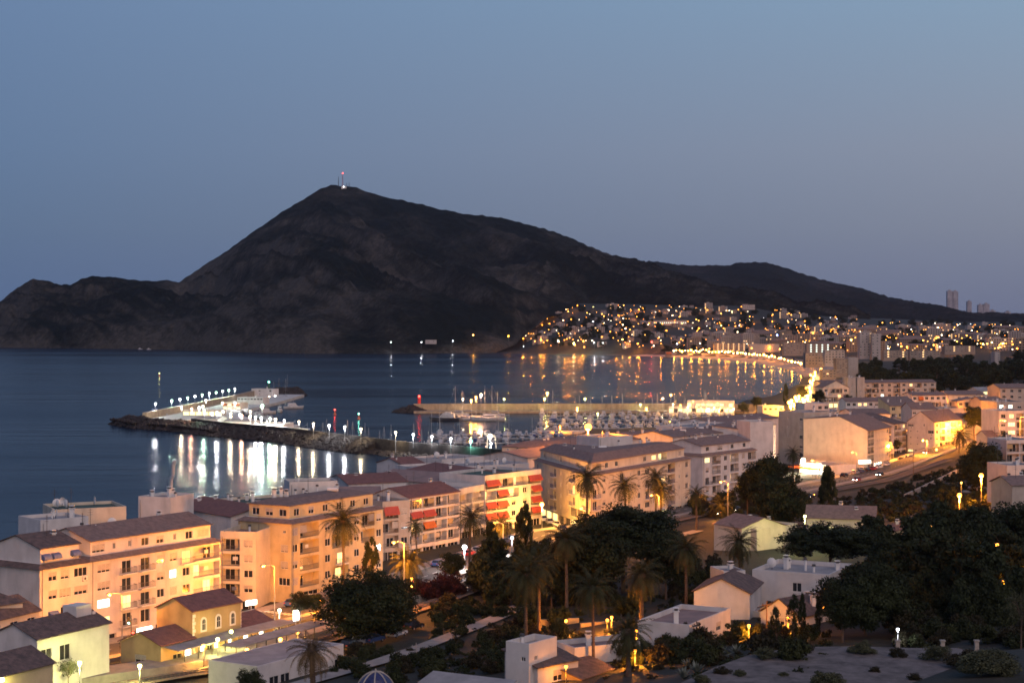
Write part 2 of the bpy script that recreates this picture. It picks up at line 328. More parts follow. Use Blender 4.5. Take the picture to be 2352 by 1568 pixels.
M['metal'] = mat('galvanised_metal', (.35, .36, .38), .4, .08, 1.0, metal=.6)
M['dkmetal'] = mat('dark_metal', (.07, .07, .075), .5, .1, 1.0, metal=.4)
M['red'] = mat('red_awning_cloth', (.36, .065, .045), .8, .1, 1.0)
M['orange'] = mat('orange_awning_cloth', (.48, .13, .03), .8, .1, 1.0)
M['blue'] = mat('blue_canopy_cloth', (.10, .13, .25), .7, .1, 1.0)
M['wood'] = mat('brown_wood', (.16, .09, .05), .7, .15, 1.0)
M['lit'] = emit('warm_lit_window', (1, .58, .20), 2.2)
M['litc'] = emit('cool_lit_window', (.85, 1, .85), 2.6)
M['litw'] = emit('bright_lit_shop', (1, .93, .75), 5.0)
M['lito'] = emit('orange_lit_window', (1, .34, .07), 2.0)
M['lity'] = emit('yellow_lit_window', (1, .85, .35), 1.8)
GL = {'d': 'glass', 'l': 'lit', 'c': 'litc', 'o': 'lito', 'y': 'lity', 'w': 'litw'}
_wc = {}
def frame_mesh(w, h, n=2, fm='trim'):
    k = ('f', round(w, 1), round(h, 1), n, fm)
    if k not in _wc:
        b = MB(); t = .07
        b.box(-w/2, w/2, -.03, .05, 0, t); b.box(-w/2, w/2, -.03, .05, h-t, h)
        for i in range(n+1):
            x = -w/2+(w-t)*i/n; b.box(x, x+t, -.03, .05, t, h-t)
        _wc[k] = b.mesh('window', M[fm])
    return _wc[k]
def pane_mesh(w, h, g):
    k = ('p', round(w, 1), round(h, 1), g)
    if k not in _wc:
        b = MB(); b.box(-w/2+.02, w/2-.02, .02, .04, .02, h-.02); _wc[k] = b.mesh('pane', M[g])
    return _wc[k]
def shutter_mesh(w, h, g='shut'):
    k = ('s', round(w, 1), round(h, 1), g)
    if k not in _wc:
        b = MB(); n = max(3, int(h/.16))
        for i in range(n): b.box(-w/2, w/2, -.02, .03, h*i/n, h*(i+.86)/n)
        _wc[k] = b.mesh('shutter', M[g])
    return _wc[k]
def rail_mesh(w, d, rm='rail'):
    k = ('r', round(w, 1), round(d, 1), rm)
    if k not in _wc:
        b = MB(); n = int(w/.22)
        b.box(-w/2, w/2, -.03, .03, .95, 1.0); b.box(-w/2, w/2, -.02, .02, .08, .12)
        for i in range(n+1): x = -w/2+w*i/n; b.box(x-.015, x+.015, -.015, .015, .0, .95)
        if d > .1:
            for x in (-w/2, w/2):
                b.box(x-.03, x+.03, 0, d, .95, 1.0)
                for j in range(int(d/.22)+1): b.box(x-.015, x+.015, .22*j, .22*j+.03, 0, .95)
        _wc[k] = b.mesh('railing', M[rm])
    return _wc[k]
def awn_mesh(w, h, g):
    k = ('a', round(w, 1), round(h, 1), g)
    if k not in _wc:
        b = MB(); b.add([(-w/2, .05, h), (w/2, .05, h), (w/2, -.75, .45*h), (-w/2, -.75, .45*h), (-w/2, .05, h-.05), (w/2, .05, h-.05), (w/2, -.72, .45*h-.05), (-w/2, -.72, .45*h-.05), (-w/2, -.75, .3*h), (w/2, -.75, .3*h)],
                        [(3, 2, 1, 0), (4, 5, 6, 7), (3, 8, 9, 2), (8, 3, 7), (2, 9, 6)]); _wc[k] = b.mesh('awning', M[g])
    return _wc[k]
def canopy_mesh(w, g='blue'):
    k = ('k', round(w, 1), g)
    if k not in _wc:
        b = MB(); n = 6; vs = []
        for i in range(n+1):
            a = math.pi/2*i/n; vs += [(-w/2, -.9*math.sin(a), .9*math.cos(a)), (w/2, -.9*math.sin(a), .9*math.cos(a))]
        vs += [(-w/2, 0, 0), (w/2, 0, 0)]
        b.add(vs, [(2*i, 2*i+2, 2*i+3, 2*i+1) for i in range(n)]+[(2*n+2, 2*i+2, 2*i) for i in range(n)]+[(2*n+3, 2*i+1, 2*i+3) for i in range(n)]); _wc[k] = b.mesh('canopy', M[g])
    return _wc[k]
def slab_mesh(w, d, h=1.0):
    k = ('b', round(w, 1), round(d, 1), round(h, 1))
    if k not in _wc:
        b = MB(); b.box(-w/2, w/2, -d, 0, -.18, 0)
        if h: b.box(-w/2, w/2, -d, -d+.1, 0, h); b.box(-w/2, -w/2+.1, -d+.1, 0, 0, h); b.box(w/2-.1, w/2, -d+.1, 0, 0, h)
        _wc[k] = b.mesh('balcony', M['trim'])
    return _wc[k]
def ac_mesh():
    if 'ac' not in _wc:
        b = MB(); b.box(-.45, .45, -.35, 0, 0, .65, 0); b.tube((-.05, -.36, .33), (-.05, -.34, .33), .25, n=10, m=1); b.box(-.4, -.36, -.3, 0, -.1, 0, 1); b.box(.36, .4, -.3, 0, -.1, 0, 1)
        _wc['ac'] = b.mesh('air_conditioner', [M['trim'], M['dkmetal']])
    return _wc['ac']

class Bld:
    def __init__(s, name, label, org, cat='building', group=None, far=False):
        s.root = thing(name, org, label, cat, group); s.o = Vector(org); s.far = far; s.w = MB(); s.small = {}
    def L(s, p): return (p[0]-s.o.x, p[1]-s.o.y, p[2]-s.o.z)
    def child(s, name, me, p, ang, par=None):
        o = link(name, me, par or s.root)
        if par is None: o.location = s.L(p); o.rotation_euler = (0, 0, ang)
        return o
    def face(s, A, B, z0, z1, rows=None, wt=None, hg=None, wm=0, railm='rail', fm='trim'):
        A = Vector((A[0], A[1])); B = Vector((B[0], B[1])); W = (B-A).length; d = (B-A)/W; nn = Vector((d.y, -d.x)); ang = math.atan2(d.y, d.x)
        def P(x, z, y=0): q = A+d*x+nn*(-y); return s.L((q.x, q.y, z))
        def quad(x0, x1, a, b, y=0, m=wm):
            if x1-x0 > 1e-3 and b-a > 1e-3: s.w.add([P(x0, a, y), P(x1, a, y), P(x1, b, y), P(x0, b, y)], [(0, 1, 2, 3)], m)
        if not rows: quad(0, W, z0, z1); return
        n = len(rows); H = z1-z0; hs = [H/n]*n
        if hg: hs = [(H-hg)/(n-1)]*(n-1)+[hg]
        zt = z1
        for r, row in enumerate(rows):
            zb = zt-hs[r]; k = len(row); ww = (wt if wt and len(wt) == k else [1]*k); tot = sum(ww); x = 0
            for c, wgt in zip(row, ww):
                cw = W*wgt/tot; x0, x1 = x, x+cw; x = x1; h = zt-zb; cx = (x0+x1)/2
                if c == '.': quad(x0, x1, zb, zt); continue
                dep = .18; op = None; g = 'd'
                if c in 'wslco': w_, hh, si = min(1.8, cw*.72), min(1.5, h*.5), .85
                elif c in 'vSVCy': w_, hh, si = min(2.9, cw*.84), min(1.5, h*.5), .85
                elif c == 'n': w_, hh, si = min(.7, cw*.6), 1.1, 1.05
                elif c == 'm': w_, hh, si = min(.7, cw*.6), .6, 1.3
                elif c in 'dePpQ': w_, hh, si = min(2.2, cw*.8), min(2.2, h-.5), .12
                elif c in 'bBrRoOqY': w_, hh, si, dep = cw-.3, h-.55, .12, 1.5
                elif c in 'gGh': w_, hh, si, dep = cw-.5, h-.9, .1, .4
                elif c in 'a': w_, hh, si = min(1.5, cw*.55), 1.1, .7
                else: raise ValueError(c)
                if c == 'o': w_, hh, si, dep = cw-.3, h-.55, .12, 1.5
                a, b = cx-w_/2, cx+w_/2; lo, hi = zb+si, min(zt-.15, zb+si+hh)
                quad(x0, a, zb, zt); quad(b, x1, zb, zt); quad(a, b, zb, lo); quad(a, b, hi, zt)
                s.w.add([P(a, lo), P(b, lo), P(b, hi), P(a, hi), P(a, lo, dep), P(b, lo, dep), P(b, hi, dep), P(a, hi, dep)],
                        [(0, 1, 5, 4), (1, 2, 6, 5), (2, 3, 7, 6), (3, 0, 4, 7)], wm)
                def put(name, me, px, pz, y, par=None):
                    q = A+d*px+nn*(-y); return s.child(name, me, (q.x, q.y, pz), ang, par)
                def win(px, pz, y, ww_, h_, g, n_=2):
                    f = put('window', frame_mesh(ww_, h_, n_, fm), px, pz, y)
                    p_ = link('pane', pane_mesh(ww_, h_, g), f); return f
                ww2, hh2 = b-a, hi-lo
                if dep > 1:
                    quad(a, b, lo, hi, dep)                       # back wall of the loggia
                    dw = min(2.0, ww2*.55); off = rnd.choice([-1, 1])*(ww2-dw)*.3
                    gg = {'B': 'lit', 'Y': 'lity', 'O': 'lito'}.get(c, 'glass')
                    win(cx+off, lo+.02, dep-.06, dw, min(2.1, hh2-.1), gg)
                    if c == 'q':
                        f = put('window', frame_mesh(ww2, hh2, 5), cx, lo, .1); link('pane', pane_mesh(ww2, hh2, 'glass'), f)
                    else: put('railing', rail_mesh(ww2, 0, railm), cx, lo, .08)
                    if c in 'bBq' and ww2 > 1.6:
                        e_ = rnd.random()
                        if e_ < .28: bw_ = ww2*rnd.uniform(.35, .55); put('sun_blind', shutter_mesh(bw_, (hh2-.2)*.6, rnd.choice(['shut', 'conc', 'ochre'])), cx+(ww2-bw_)*rnd.choice([-.5, .5]), lo+(hh2-.2)*.4, .16)
                        elif e_ < .5: put('laundry', shutter_mesh(1.0, .7, rnd.choice(['trim', 'blue', 'red', 'trim'])), cx+rnd.uniform(-.4, .4)*(ww2-1), lo+1.05, .4)
                    if c in 'rR': put('awning', awn_mesh(ww2-.1, hh2, 'red'), cx, lo, -.02)
                    if c == 'o': put('awning', awn_mesh(ww2-.1, hh2, 'orange'), cx, lo, -.02)
                elif c in 'sS':
                    k_ = rnd.choice([.62, .72, .85, 1.0]); put('shutter', shutter_mesh(ww2, hh2*k_), cx, lo+hh2*(1-k_), .06); win(cx, lo, dep-.05, ww2, hh2, 'glass', 2 if ww2 < 1.9 else 3); quad(a, b, lo, hi, dep)
                elif c in 'gGh':
                    win(cx, lo, dep-.06, ww2, hh2, {'g': 'litw', 'G': 'glass', 'h': 'lity'}[c], max(2, int(ww2/1.3)))
                else:
                    g = {'l': 'lit', 'c': 'litc', 'V': 'lit', 'C': 'litc', 'P': 'lit', 'y': 'lity', 'Q': 'lito', 'e': 'lity'}.get(c, 'glass')
                    win(cx, lo, dep-.06, ww2, hh2, g, 2 if ww2 < 2.3 else 3)
                    quad(a, b, lo, hi, dep)
                    if g == 'glass' and c in 'wv' and rnd.random() < .35:   # half lowered shutter
                        put('shutter', shutter_mesh(ww2, hh2*.5), cx, lo+hh2*.5, .02)
                    if c in 'sv' and rnd.random() < .16: put('air_conditioner', ac_mesh(), cx+ww2*.25, lo-.75, 0)
                    if c in 'pPQ':
                        bw = min(cw-.2, 3.4); put('balcony', slab_mesh(bw, .9, 0), cx, zb+.12, 0)
                        q = put('railing', rail_mesh(bw-.1, .82, railm), cx, zb+.13, -.84)
                    if c == 'a': put('canopy', canopy_mesh(w_+.5), cx, lo+.3, 0)
            zt = zb
    def walls(s, mats): s.w.build('wall', [M[m] for m in mats], s.root); return s
    def roof(s, mb, mats): return mb.build('roof', [M[m] for m in mats], s.root)
    def chimney(s, par, x, y, z, h=1.6, kind=0):
        k = ('ch', kind, round(h, 1))
        if k not in _wc:
            b = MB()
            if kind == 0: b.box(-.33, .33, -.33, .33, -1.2, h, 0); b.box(-.45, .45, -.45, .45, h, h+.14, 0); b.box(-.24, .24, -.24, .24, h+.14, h+.5, 1); b.box(-.4, .4, -.4, .4, h+.5, h+.58, 0)
            elif kind == 1: b.tube((0, 0, -1), (0, 0, h), .22, n=8, m=0); b.tube((0, 0, h), (0, 0, h+.35), .34, .3, n=8, m=1)
            elif kind == 2:
                b.tube((0, 0, -.5), (0, 0, h+2.5), .05, n=4, m=1)
                for j in range(3): b.box(-.6+.1*j, .6-.1*j, -.02, .02, h+1.4+.4*j, h+1.44+.4*j, 1)
            elif kind == 3:
                b.tube((0, 0, -.5), (0, 0, .8), .06, n=5, m=1); vs = []; 
                for j in range(3):
                    for i in range(10):
                        a = math.pi*2*i/10; r = .85*j/2; vs.append((r*math.cos(a), -.35+.3*(r*r), 1.2+r*math.sin(a)))
                b.add(vs, [(j*10+i, j*10+(i+1) % 10, (j+1)*10+(i+1) % 10, (j+1)*10+i) for j in range(2) for i in range(10)], 0)
            elif kind == 4: b.tube((-1.1, 0, .9), (1.1, 0, .9), .42, n=12, m=0); b.box(-.9, .9, -.3, .3, -.5, .5, 1)
            _wc[k] = b.mesh(('chimney', 'flue', 'aerial', 'satellite_dish', 'water_tank')[kind], [M['trim'], M['dkmetal']])
        me = _wc[k]; o = link(me.name.split('.')[0], me, par); o.location = s.L((x, y, z)); o.rotation_euler = (0, 0, rnd.uniform(0, 6)); return o
def inset(pts, d):
    n = len(pts); out = []
    for i in range(n):
        p0, p1, p2 = Vector(pts[i-1]), Vector(pts[i]), Vector(pts[(i+1) % n])
        a = (p1-p0).normalized(); b = (p2-p1).normalized(); na = Vector((-a.y, a.x)); nb = Vector((-b.y, b.x)); m = na+nb
        k = m.length_squared
        out.append(tuple(p1+m*(2*d/k)) if k > .2 else tuple(p1+na*d))
    return out
def inpoly_pt(pts, fx, fy):
    a, b, c, d = [Vector(p) for p in (pts[0], pts[1], pts[2], pts[3])]
    return a.lerp(b, fx).lerp(d.lerp(c, fx), fy)
def building(name, label, pts, z0, ze, faces, mats='white', roof='flat', rm='flatr', rh=2.4, att=None, par=.8, chim=3, kinds=(0, 1, 2, 3), cat='building', group=None, hg=None, railm='rail', over=.35, low=3.0, fm='trim'):
    """pts: footprint, counter-clockwise, pts[0]->pts[1] is the street front (left to right); faces: edge -> (rows, weights)"""
    org = (pts[0][0], pts[0][1], z0); b = Bld(name, label, org, cat, group); n = len(pts)
    for i in range(n):
        f = faces.get(i); A, B = pts[i], pts[(i+1) % n]
        if f and f[0] and z0 < 12 and ze-z0 > 9:
            A_, B_ = Vector(A), Vector(B); d_ = (B_-A_).normalized(); g = MB(); q = A_+d_*.5+Vector((d_.y, -d_.x))*.12; g.tube(b.L((q.x, q.y, z0)), b.L((q.x, q.y, ze)), .07, n=6); g.build('drainpipe', M['conc'], b.root)
        b.face(A, B, z0, ze, f[0] if f else None, f[1] if f and len(f) > 1 else None, hg, railm=railm, fm=fm)
        b.face(A, B, z0-low, z0)
    top = ze; rp = pts; r = MB(); Lz = lambda P, z: [b.L((p[0], p[1], z)) for p in P]
    if att:
        ins, ah, arows = att[:3]; rp = inset(pts, ins)
        # terrace floor with low skirt of tiles
        out = inset(pts, -.5); mid = inset(pts, .9)
        r.add(Lz(out, ze)+Lz(mid, ze+.75), [(i, (i+1) % n, n+(i+1) % n, n+i) for i in range(n)], 0)
        r.add(Lz(out, ze), [tuple(range(n-1, -1, -1))], 1); r.add(Lz(mid, ze+.72), [tuple(range(n))], 1)
        for i in range(n):
            b.face(rp[i], rp[(i+1) % n], ze+.3, ze+ah, arows.get(i) if arows else None)
        top = ze+ah
    ov = inset(rp, -over)
    if roof == 'flat':
        i1 = inset(rp, .22)
        r.add(Lz(rp, top)+Lz(rp, top+par)+Lz(i1, top+par)+Lz(i1, top+.1), [(i, (i+1) % n, n+(i+1) % n, n+i) for i in range(n)]+[(n+i, n+(i+1) % n, 2*n+(i+1) % n, 2*n+i) for i in range(n)]+[(2*n+i, 2*n+(i+1) % n, 3*n+(i+1) % n, 3*n+i) for i in range(n)], 1)
        r.add(Lz(i1, top+.1), [tuple(range(n))], 0); rz = top+.1
    elif roof == 'hip':
        w = min((Vector(rp[1])-Vector(rp[2])).length, (Vector(rp[0])-Vector(rp[1])).length)*.5; cap = inset(rp, w*.62)
        r.add(Lz(ov, top)+Lz(ov, top+.12)+Lz(cap, top+rh), [(i, (i+1) % n, n+(i+1) % n, n+i) for i in range(n)]+[(n+i, n+(i+1) % n, 2*n+(i+1) % n, 2*n+i) for i in range(n)], 0)
        r.add(Lz(cap, top+rh), [tuple(range(n))], 0); r.add(Lz(ov, top), [tuple(range(n-1, -1, -1))], 1); rz = top+rh*.5
    else:
        if roof == 'gable':       # ridge parallel to the front
            a, bb, c, d = [Vector(p) for p in ov]; k = .5 if rh > 0 else .5
            e = (a+d)/2; f = (bb+c)/2
            wa, wb, wc, wd = [Vector(p) for p in rp]; we, wf = (wa+wd)/2, (wb+wc)/2
            gab = [(wd, wa, we), (wb, wc, wf)]; pl = [(a, bb, f, e), (c, d, e, f)]
        elif roof == 'cross':     # ridge runs away from the front: the front is a gable
            a, bb, c, d = [Vector(p) for p in ov]; e = (a+bb)/2; f = (c+d)/2
            wa, wb, wc, wd = [Vector(p) for p in rp]; we, wf = (wa+wb)/2, (wc+wd)/2
            gab = [(wa, wb, we), (wc, wd, wf)]; pl = [(bb, c, f, e), (d, a, e, f)]
        elif roof == 'shed':      # high at the back
            a, bb, c, d = [Vector(p) for p in ov]; wa, wb, wc, wd = [Vector(p) for p in rp]
            gab = [(wd, wa, wd), (wb, wc, wc), (wc, wd, None)]; pl = [(a, bb, c, d)]
        lz = lambda p, z: b.L((p.x, p.y, z)); fs = {}
        for q in pl:
            v = [lz(q[0], top), lz(q[1], top), lz(q[2], top+rh), lz(q[3], top+rh)]; v2 = [(x, y, z+.14) for x, y, z in v]
            r.add(v+v2, [(3, 2, 1, 0), (4, 5, 6, 7), (0, 1, 5, 4), (1, 2, 6, 5), (2, 3, 7, 6), (3, 0, 4, 7)], 0)
        for g in gab:
            if g[2] is None: b.w.add([lz(g[0], top), lz(g[1], top), lz(g[1], top+rh), lz(g[0], top+rh)], [(0, 1, 2, 3)])
            elif roof == 'shed': b.w.add([lz(g[0], top), lz(g[1], top), lz(g[2], top+rh)], [(0, 1, 2)])
            else: b.w.add([lz(g[0], top), lz(g[1], top), lz(g[2], top+rh)], [(0, 1, 2)])
        rz = top+rh*.35
    b.walls([mats, 'trim']); ro = b.roof(r, [rm, mats if roof == 'flat' else 'trim'])
    if chim and n >= 4:
        for i in range(chim):
            p = inpoly_pt(rp if n == 4 else [rp[0], rp[1], rp[2], rp[-1]], rnd.uniform(.08, .92), rnd.uniform(.3, .8)); b.chimney(ro, p.x, p.y, rz, rnd.choice([1.0, 1.4, 1.8]), kinds[i % len(kinds)])
    b.ro = ro; b.top = top
    return b
def rect(a, b, depth):      # footprint behind the front a->b
    a = Vector((a[0], a[1])); b = Vector((b[0], b[1])); d = (b-a).normalized(); k = Vector((-d.y, d.x))*depth
    return [tuple(a), tuple(b), tuple(b+k), tuple(a+k)]
def fr(uA, vA, uB, vB, z, depth):   # front whose eave (height z) runs between two traced corners
    return rect(at(uA, vA, z), at(uB, vB, z), depth)
# ------------------------------------------------------------------ the street front of apartment blocks
building('apartment_block', 'pink apartment block with blank purple gable wall and three blue round canopies', fr(91, 1308, 207, 1290, 21, 14), 6, 21,
    {0: (['.wsv', '.sSS', '.awv', '.swv', '.GGG'], [.55, .9, 1, 1.5])}, 'pink', 'gable', 'tiled', 1.9, att=(1.3, 3.1, {0: ['aa.a']}), chim=2, kinds=(0, 2))
building('apartment_block', 'long pink apartment block with stacked balconies behind the railway station', fr(207, 1290, 506, 1243, 21, 14), 6, 21,
    {0: (['SppssQb', 'SppscwB', 'CPpwswB', 'ypdwsww', 'G.gGG.G'], [1.9, 1.3, 1.4, .9, 1, 1, 2.2])}, 'pink', 'gable', 'tile', 2.0, att=(1.3, 3.1, {0: ['S.nn', 'vnvS'][:1] and ['SnnwwnwS']}), chim=6, kinds=(0, 2, 4, 1, 3, 2))
building('apartment_block', 'narrow cream block left of the yellow corner block, with plants on its terrace', fr(506, 1231, 588, 1233, 20.3, 13), 6, 20.3,
    {0: (['bs', 'bs', 'bw', 'bw', 'bG'], [1.3, 1])}, 'cream', 'flat', 'flatr', chim=2, par=1.0, kinds=(1, 2))
building('apartment_block', 'yellow lit corner apartment block with blank gable wall behind the tall street lamp', fr(668, 1203, 879, 1168, 22.1, 13), 6, 22.1,
    {0: (['sb.sb.wbs', 'wb.wb.wbw', 'wB.wP.wsw', 'sb.wB.wbw', 'GG.GG.GGG'], [.8, 1.9, .4, .8, 1.7, .4, .8, 1.5, .8]), 3: (['...m', '...s', '...s', '...v', 'G...'],)}, 'yellow', 'hip', 'tile', 1.0, att=(1.5, 3.2, {0: ['wwwwww'], 3: ['www']}), chim=7, kinds=(0, 0, 2, 0, 4, 1))
building('apartment_block', 'small beige block squeezed between the yellow corner block and the red awnings', fr(879, 1160, 941, 1155, 19.3, 12), 6, 19.3,
    {0: (['rs', 'bs', 'bw', 'GG'], [1.5, 1])}, 'beige', 'flat', 'flatr', chim=3)
building('apartment_block', 'white apartment block with open balconies and faded red awnings on its left', fr(941, 1145, 1055, 1129, 19.5, 12), 5.5, 19.5,
    {0: (['qbbb', 'rrbb', 'Bobb', 'bbbb', 'GGGG'],), 3: (None,)}, 'white', 'gable', 'tiler', 2.2, chim=3, kinds=(2, 0, 2))
building('apartment_block', 'low terraced white block with rounded parapets beside the red awning balconies', fr(1055, 1132, 1114, 1121, 18.2, 14), 6, 18.2,
    {0: (['bb', 'bb', 'bb', 'GG'],)}, 'white', 'flat', 'greyr', par=1.1, chim=2)
building('apartment_block', 'white apartment block with bright red awnings on many balconies', fr(1114, 1100, 1243, 1084, 20.6, 15), 6.4, 20.6,
    {0: (['rbBr', 'YrBwr', 'rrwwr', 'rrwbr', 'GGGG'],)}, 'white', 'flat', 'greenr', par=.9, chim=5, kinds=(0, 2, 1))
# the V-shaped block
a, c, r_ = [tuple(at(u, v, 21.6))[:2] for u, v in ((1227.5, 1056.6), (1356, 1093), (1586, 1053))]
dl = Vector((c[0]-a[0], c[1]-a[1])).normalized(); dr = Vector((r_[0]-c[0], r_[1]-c[1])).normalized()
building('apartment_block', 'large wedge-shaped apartment block with amber lit left wing and blue edged balconies', [c, r_, (r_[0]-dr.y*13, r_[1]+dr.x*13), (c[0]+6, c[1]+42), (a[0]-dl.y*11, a[1]+dl.x*11), a], 6.5, 21.6,
    {0: (['vwnpnwvnsbnw', 'pwnwnspnVbnw', 'pwnvnwpnsBnw', 'qqwwnwvnlbnw', 'hGGhGGGGhGGG'],), 5: (['pnnpnnpnp', 'pnnpnnPnp', 'Pnnpnnpnp', 'Pnnpnnqqq', 'GhhhGGhhG'],)},
    'cream', 'hip', 'tile', 1.9, att=(1.4, 3.0, {0: ['Yww..wVY.s'], 5: ['w.w.w.']}), chim=9, kinds=(1, 0, 1, 2, 4, 0), railm='railb')
building('apartment_block', 'pale block with blank mauve gable wall right of the wedge-shaped block', fr(1614, 1047.5, 1737, 1033, 20.2, 16), 5.3, 20.2,
    {0: (['ybwBsb', 'sbwbsb', 'pbwBsb', 'sbwbsb', 'GGGGGG'],)}, 'white', 'gable', 'tile', 1.8, att=(1.4, 2.9, {0: ['wSww']}), chim=6, kinds=(0, 1, 0, 2))
building('apartment_block', 'white block with rows of tiny square windows behind the large dark pine', fr(1723, 989, 1782, 975, 21.9, 14), 4.5, 21.9,
    {0: (['m.mm.mm.m']*6,)}, 'white', 'shed', 'tile', 1.5, chim=5, kinds=(0, 0, 1))
building('apartment_block', 'grey white stair tower with flat roof above the dark roofs near the marina', fr(1692, 968, 1723, 972, 25, 9), 4.5, 25, {}, 'white', 'flat', 'greyr', par=.6, chim=1)
building('apartment_block', 'tall beige blank block with one column of small windows left of the cream gable wall', fr(1788, 946, 1847, 950, 24.5, 16), 3, 24.5,
    {0: (['.m.w', '.m.s', '.m.w', '.m.w', '.m.w', '....'],)}, 'beige', 'flat', 'greyr', par=.5, chim=3)
# the big blank gable wall: front profile with a kink, extruded away from the camera
pj = fr(1845.5, 966, 1993, 989, 21.0, 20); A_ = at(1845.5, 1075, 4.2); 
def gable_block():
    A, B = Vector(at(1845.5, 961.5, 23.2)[:2]), Vector(at(1993, 989, 19.3)[:2])
    B = Vector((134.8, 660.)); A = Vector((uvx(1845.5, 672), 672.)); d = B-A; k = Vector((15.6, 28)).normalized()*30
    b = Bld('apartment_block', 'big cream apartment block with wide blank gable wall facing the camera', (A.x, A.y, 4.0), 'building')
    prof = [(0, 23.0), (.56, 24.2), (1, 19.3)]; pl = lambda t: A+d*t
    z = 1.0; low = [(0, z), (1, z)]
    fr_ = [b.L((*pl(0), z)), b.L((*pl(1), z))]+[b.L((*pl(t), h)) for t, h in reversed(prof)]
    bk = [(p[0]+k.x, p[1]+k.y, p[2]) for p in fr_]
    b.w.add(fr_, [tuple(range(5))]); b.w.add(bk, [tuple(range(4, -1, -1))]); b.w.add([fr_[0], fr_[4], bk[4], bk[0]], [(0, 1, 2, 3)])
    b.face(B, B+k, 4.2, 19.3, ['bb.nnnnnwb', 'bb.nnnnnsb', 'bb.nnnnnwb', 'bb.nnnnnwb', 'GGggggwGGG'][:5], [1.2, 1.2, .8, .8, .8, .8, .8, .8, 1, 1])
    b.face(B, B+k, 1, 4.2)
    b.walls(['cream']); r = MB(); n3 = k.normalized()
    for (t0, h0), (t1, h1) in zip(prof, prof[1:]):
        p = [b.L((*pl(t0), h0)), b.L((*(pl(t1)+d.normalized()*(.6 if t1 == 1 else 0)), h1-(.3 if t1 == 1 else 0)))]; q = [(x+k.x, y+k.y, zz) for x, y, zz in p]
        v = [p[0], p[1], q[1], q[0]]; r.add([(x+n3.x*.25, y+n3.y*.25, zz+.02) for x, y, zz in v]+[(x+n3.x*.25, y+n3.y*.25, zz+.16) for x, y, zz in v], [(3, 2, 1, 0), (4, 5, 6, 7), (0, 1, 5, 4), (1, 2, 6, 5), (3, 0, 4, 7), (2, 3, 7, 6)])
    ro = r.build('roof', M['tile'], b.root)
    for t, s_, kd in ((.3, .3, 0), (.5, .6, 0), (.2, .7, 2), (.45, .2, 1)): p = pl(t)+k*s_; b.chimney(ro, p.x, p.y, 24, 1.2, kd)
    return b
gable_block()
building('apartment_block', 'mauve apartment block whose pointed gable end faces the camera above a lit shop', rect((uvx(2084, 742), 742), (uvx(2145.6, 734), 734), 26), 4.2, 17.8,
    {0: (['v.n.', 'mm.v', 'mm.n', 'mm..', 'hGhg'],), 1: (['wbVbw', 'wbwbw', 'wbwcw', 'wbbbw', 'ggGgg'],)}, 'pink', 'cross', 'tile', 4.6, chim=3)
building('apartment_block', 'narrow white building fin lit orange beside the mauve gable end', rect((uvx(2053, 735), 735), (uvx(2082, 745), 745), 16), 4.0, 17.0, {0: (['bl', 'bb', 'bb', 'bb', 'GG'], [1, .7])}, 'white', 'shed', 'tiled', 4.0, chim=2)
building('apartment_block', 'low cream building with lamp-lit porch right of the mauve gable end', fr(2181, 962, 2237, 956, 17.5, 14), 6, 17.5, {0: (['wbwb', 'wbbw', 'bhwb', 'GgGg'],)}, 'cream', 'hip', 'tiler', 1.6, chim=2)
building('gas_station', 'glaring white filling station shop with flat canopy edged in orange at the roadside', rect((uvx(1836, 648), 648), (uvx(1905, 632), 632), 12), 4.6, 8.0, {0: (['ggg'],)}, 'white', 'flat', 'greyr', par=.5, chim=0, hg=None, low=1, cat='filling station')
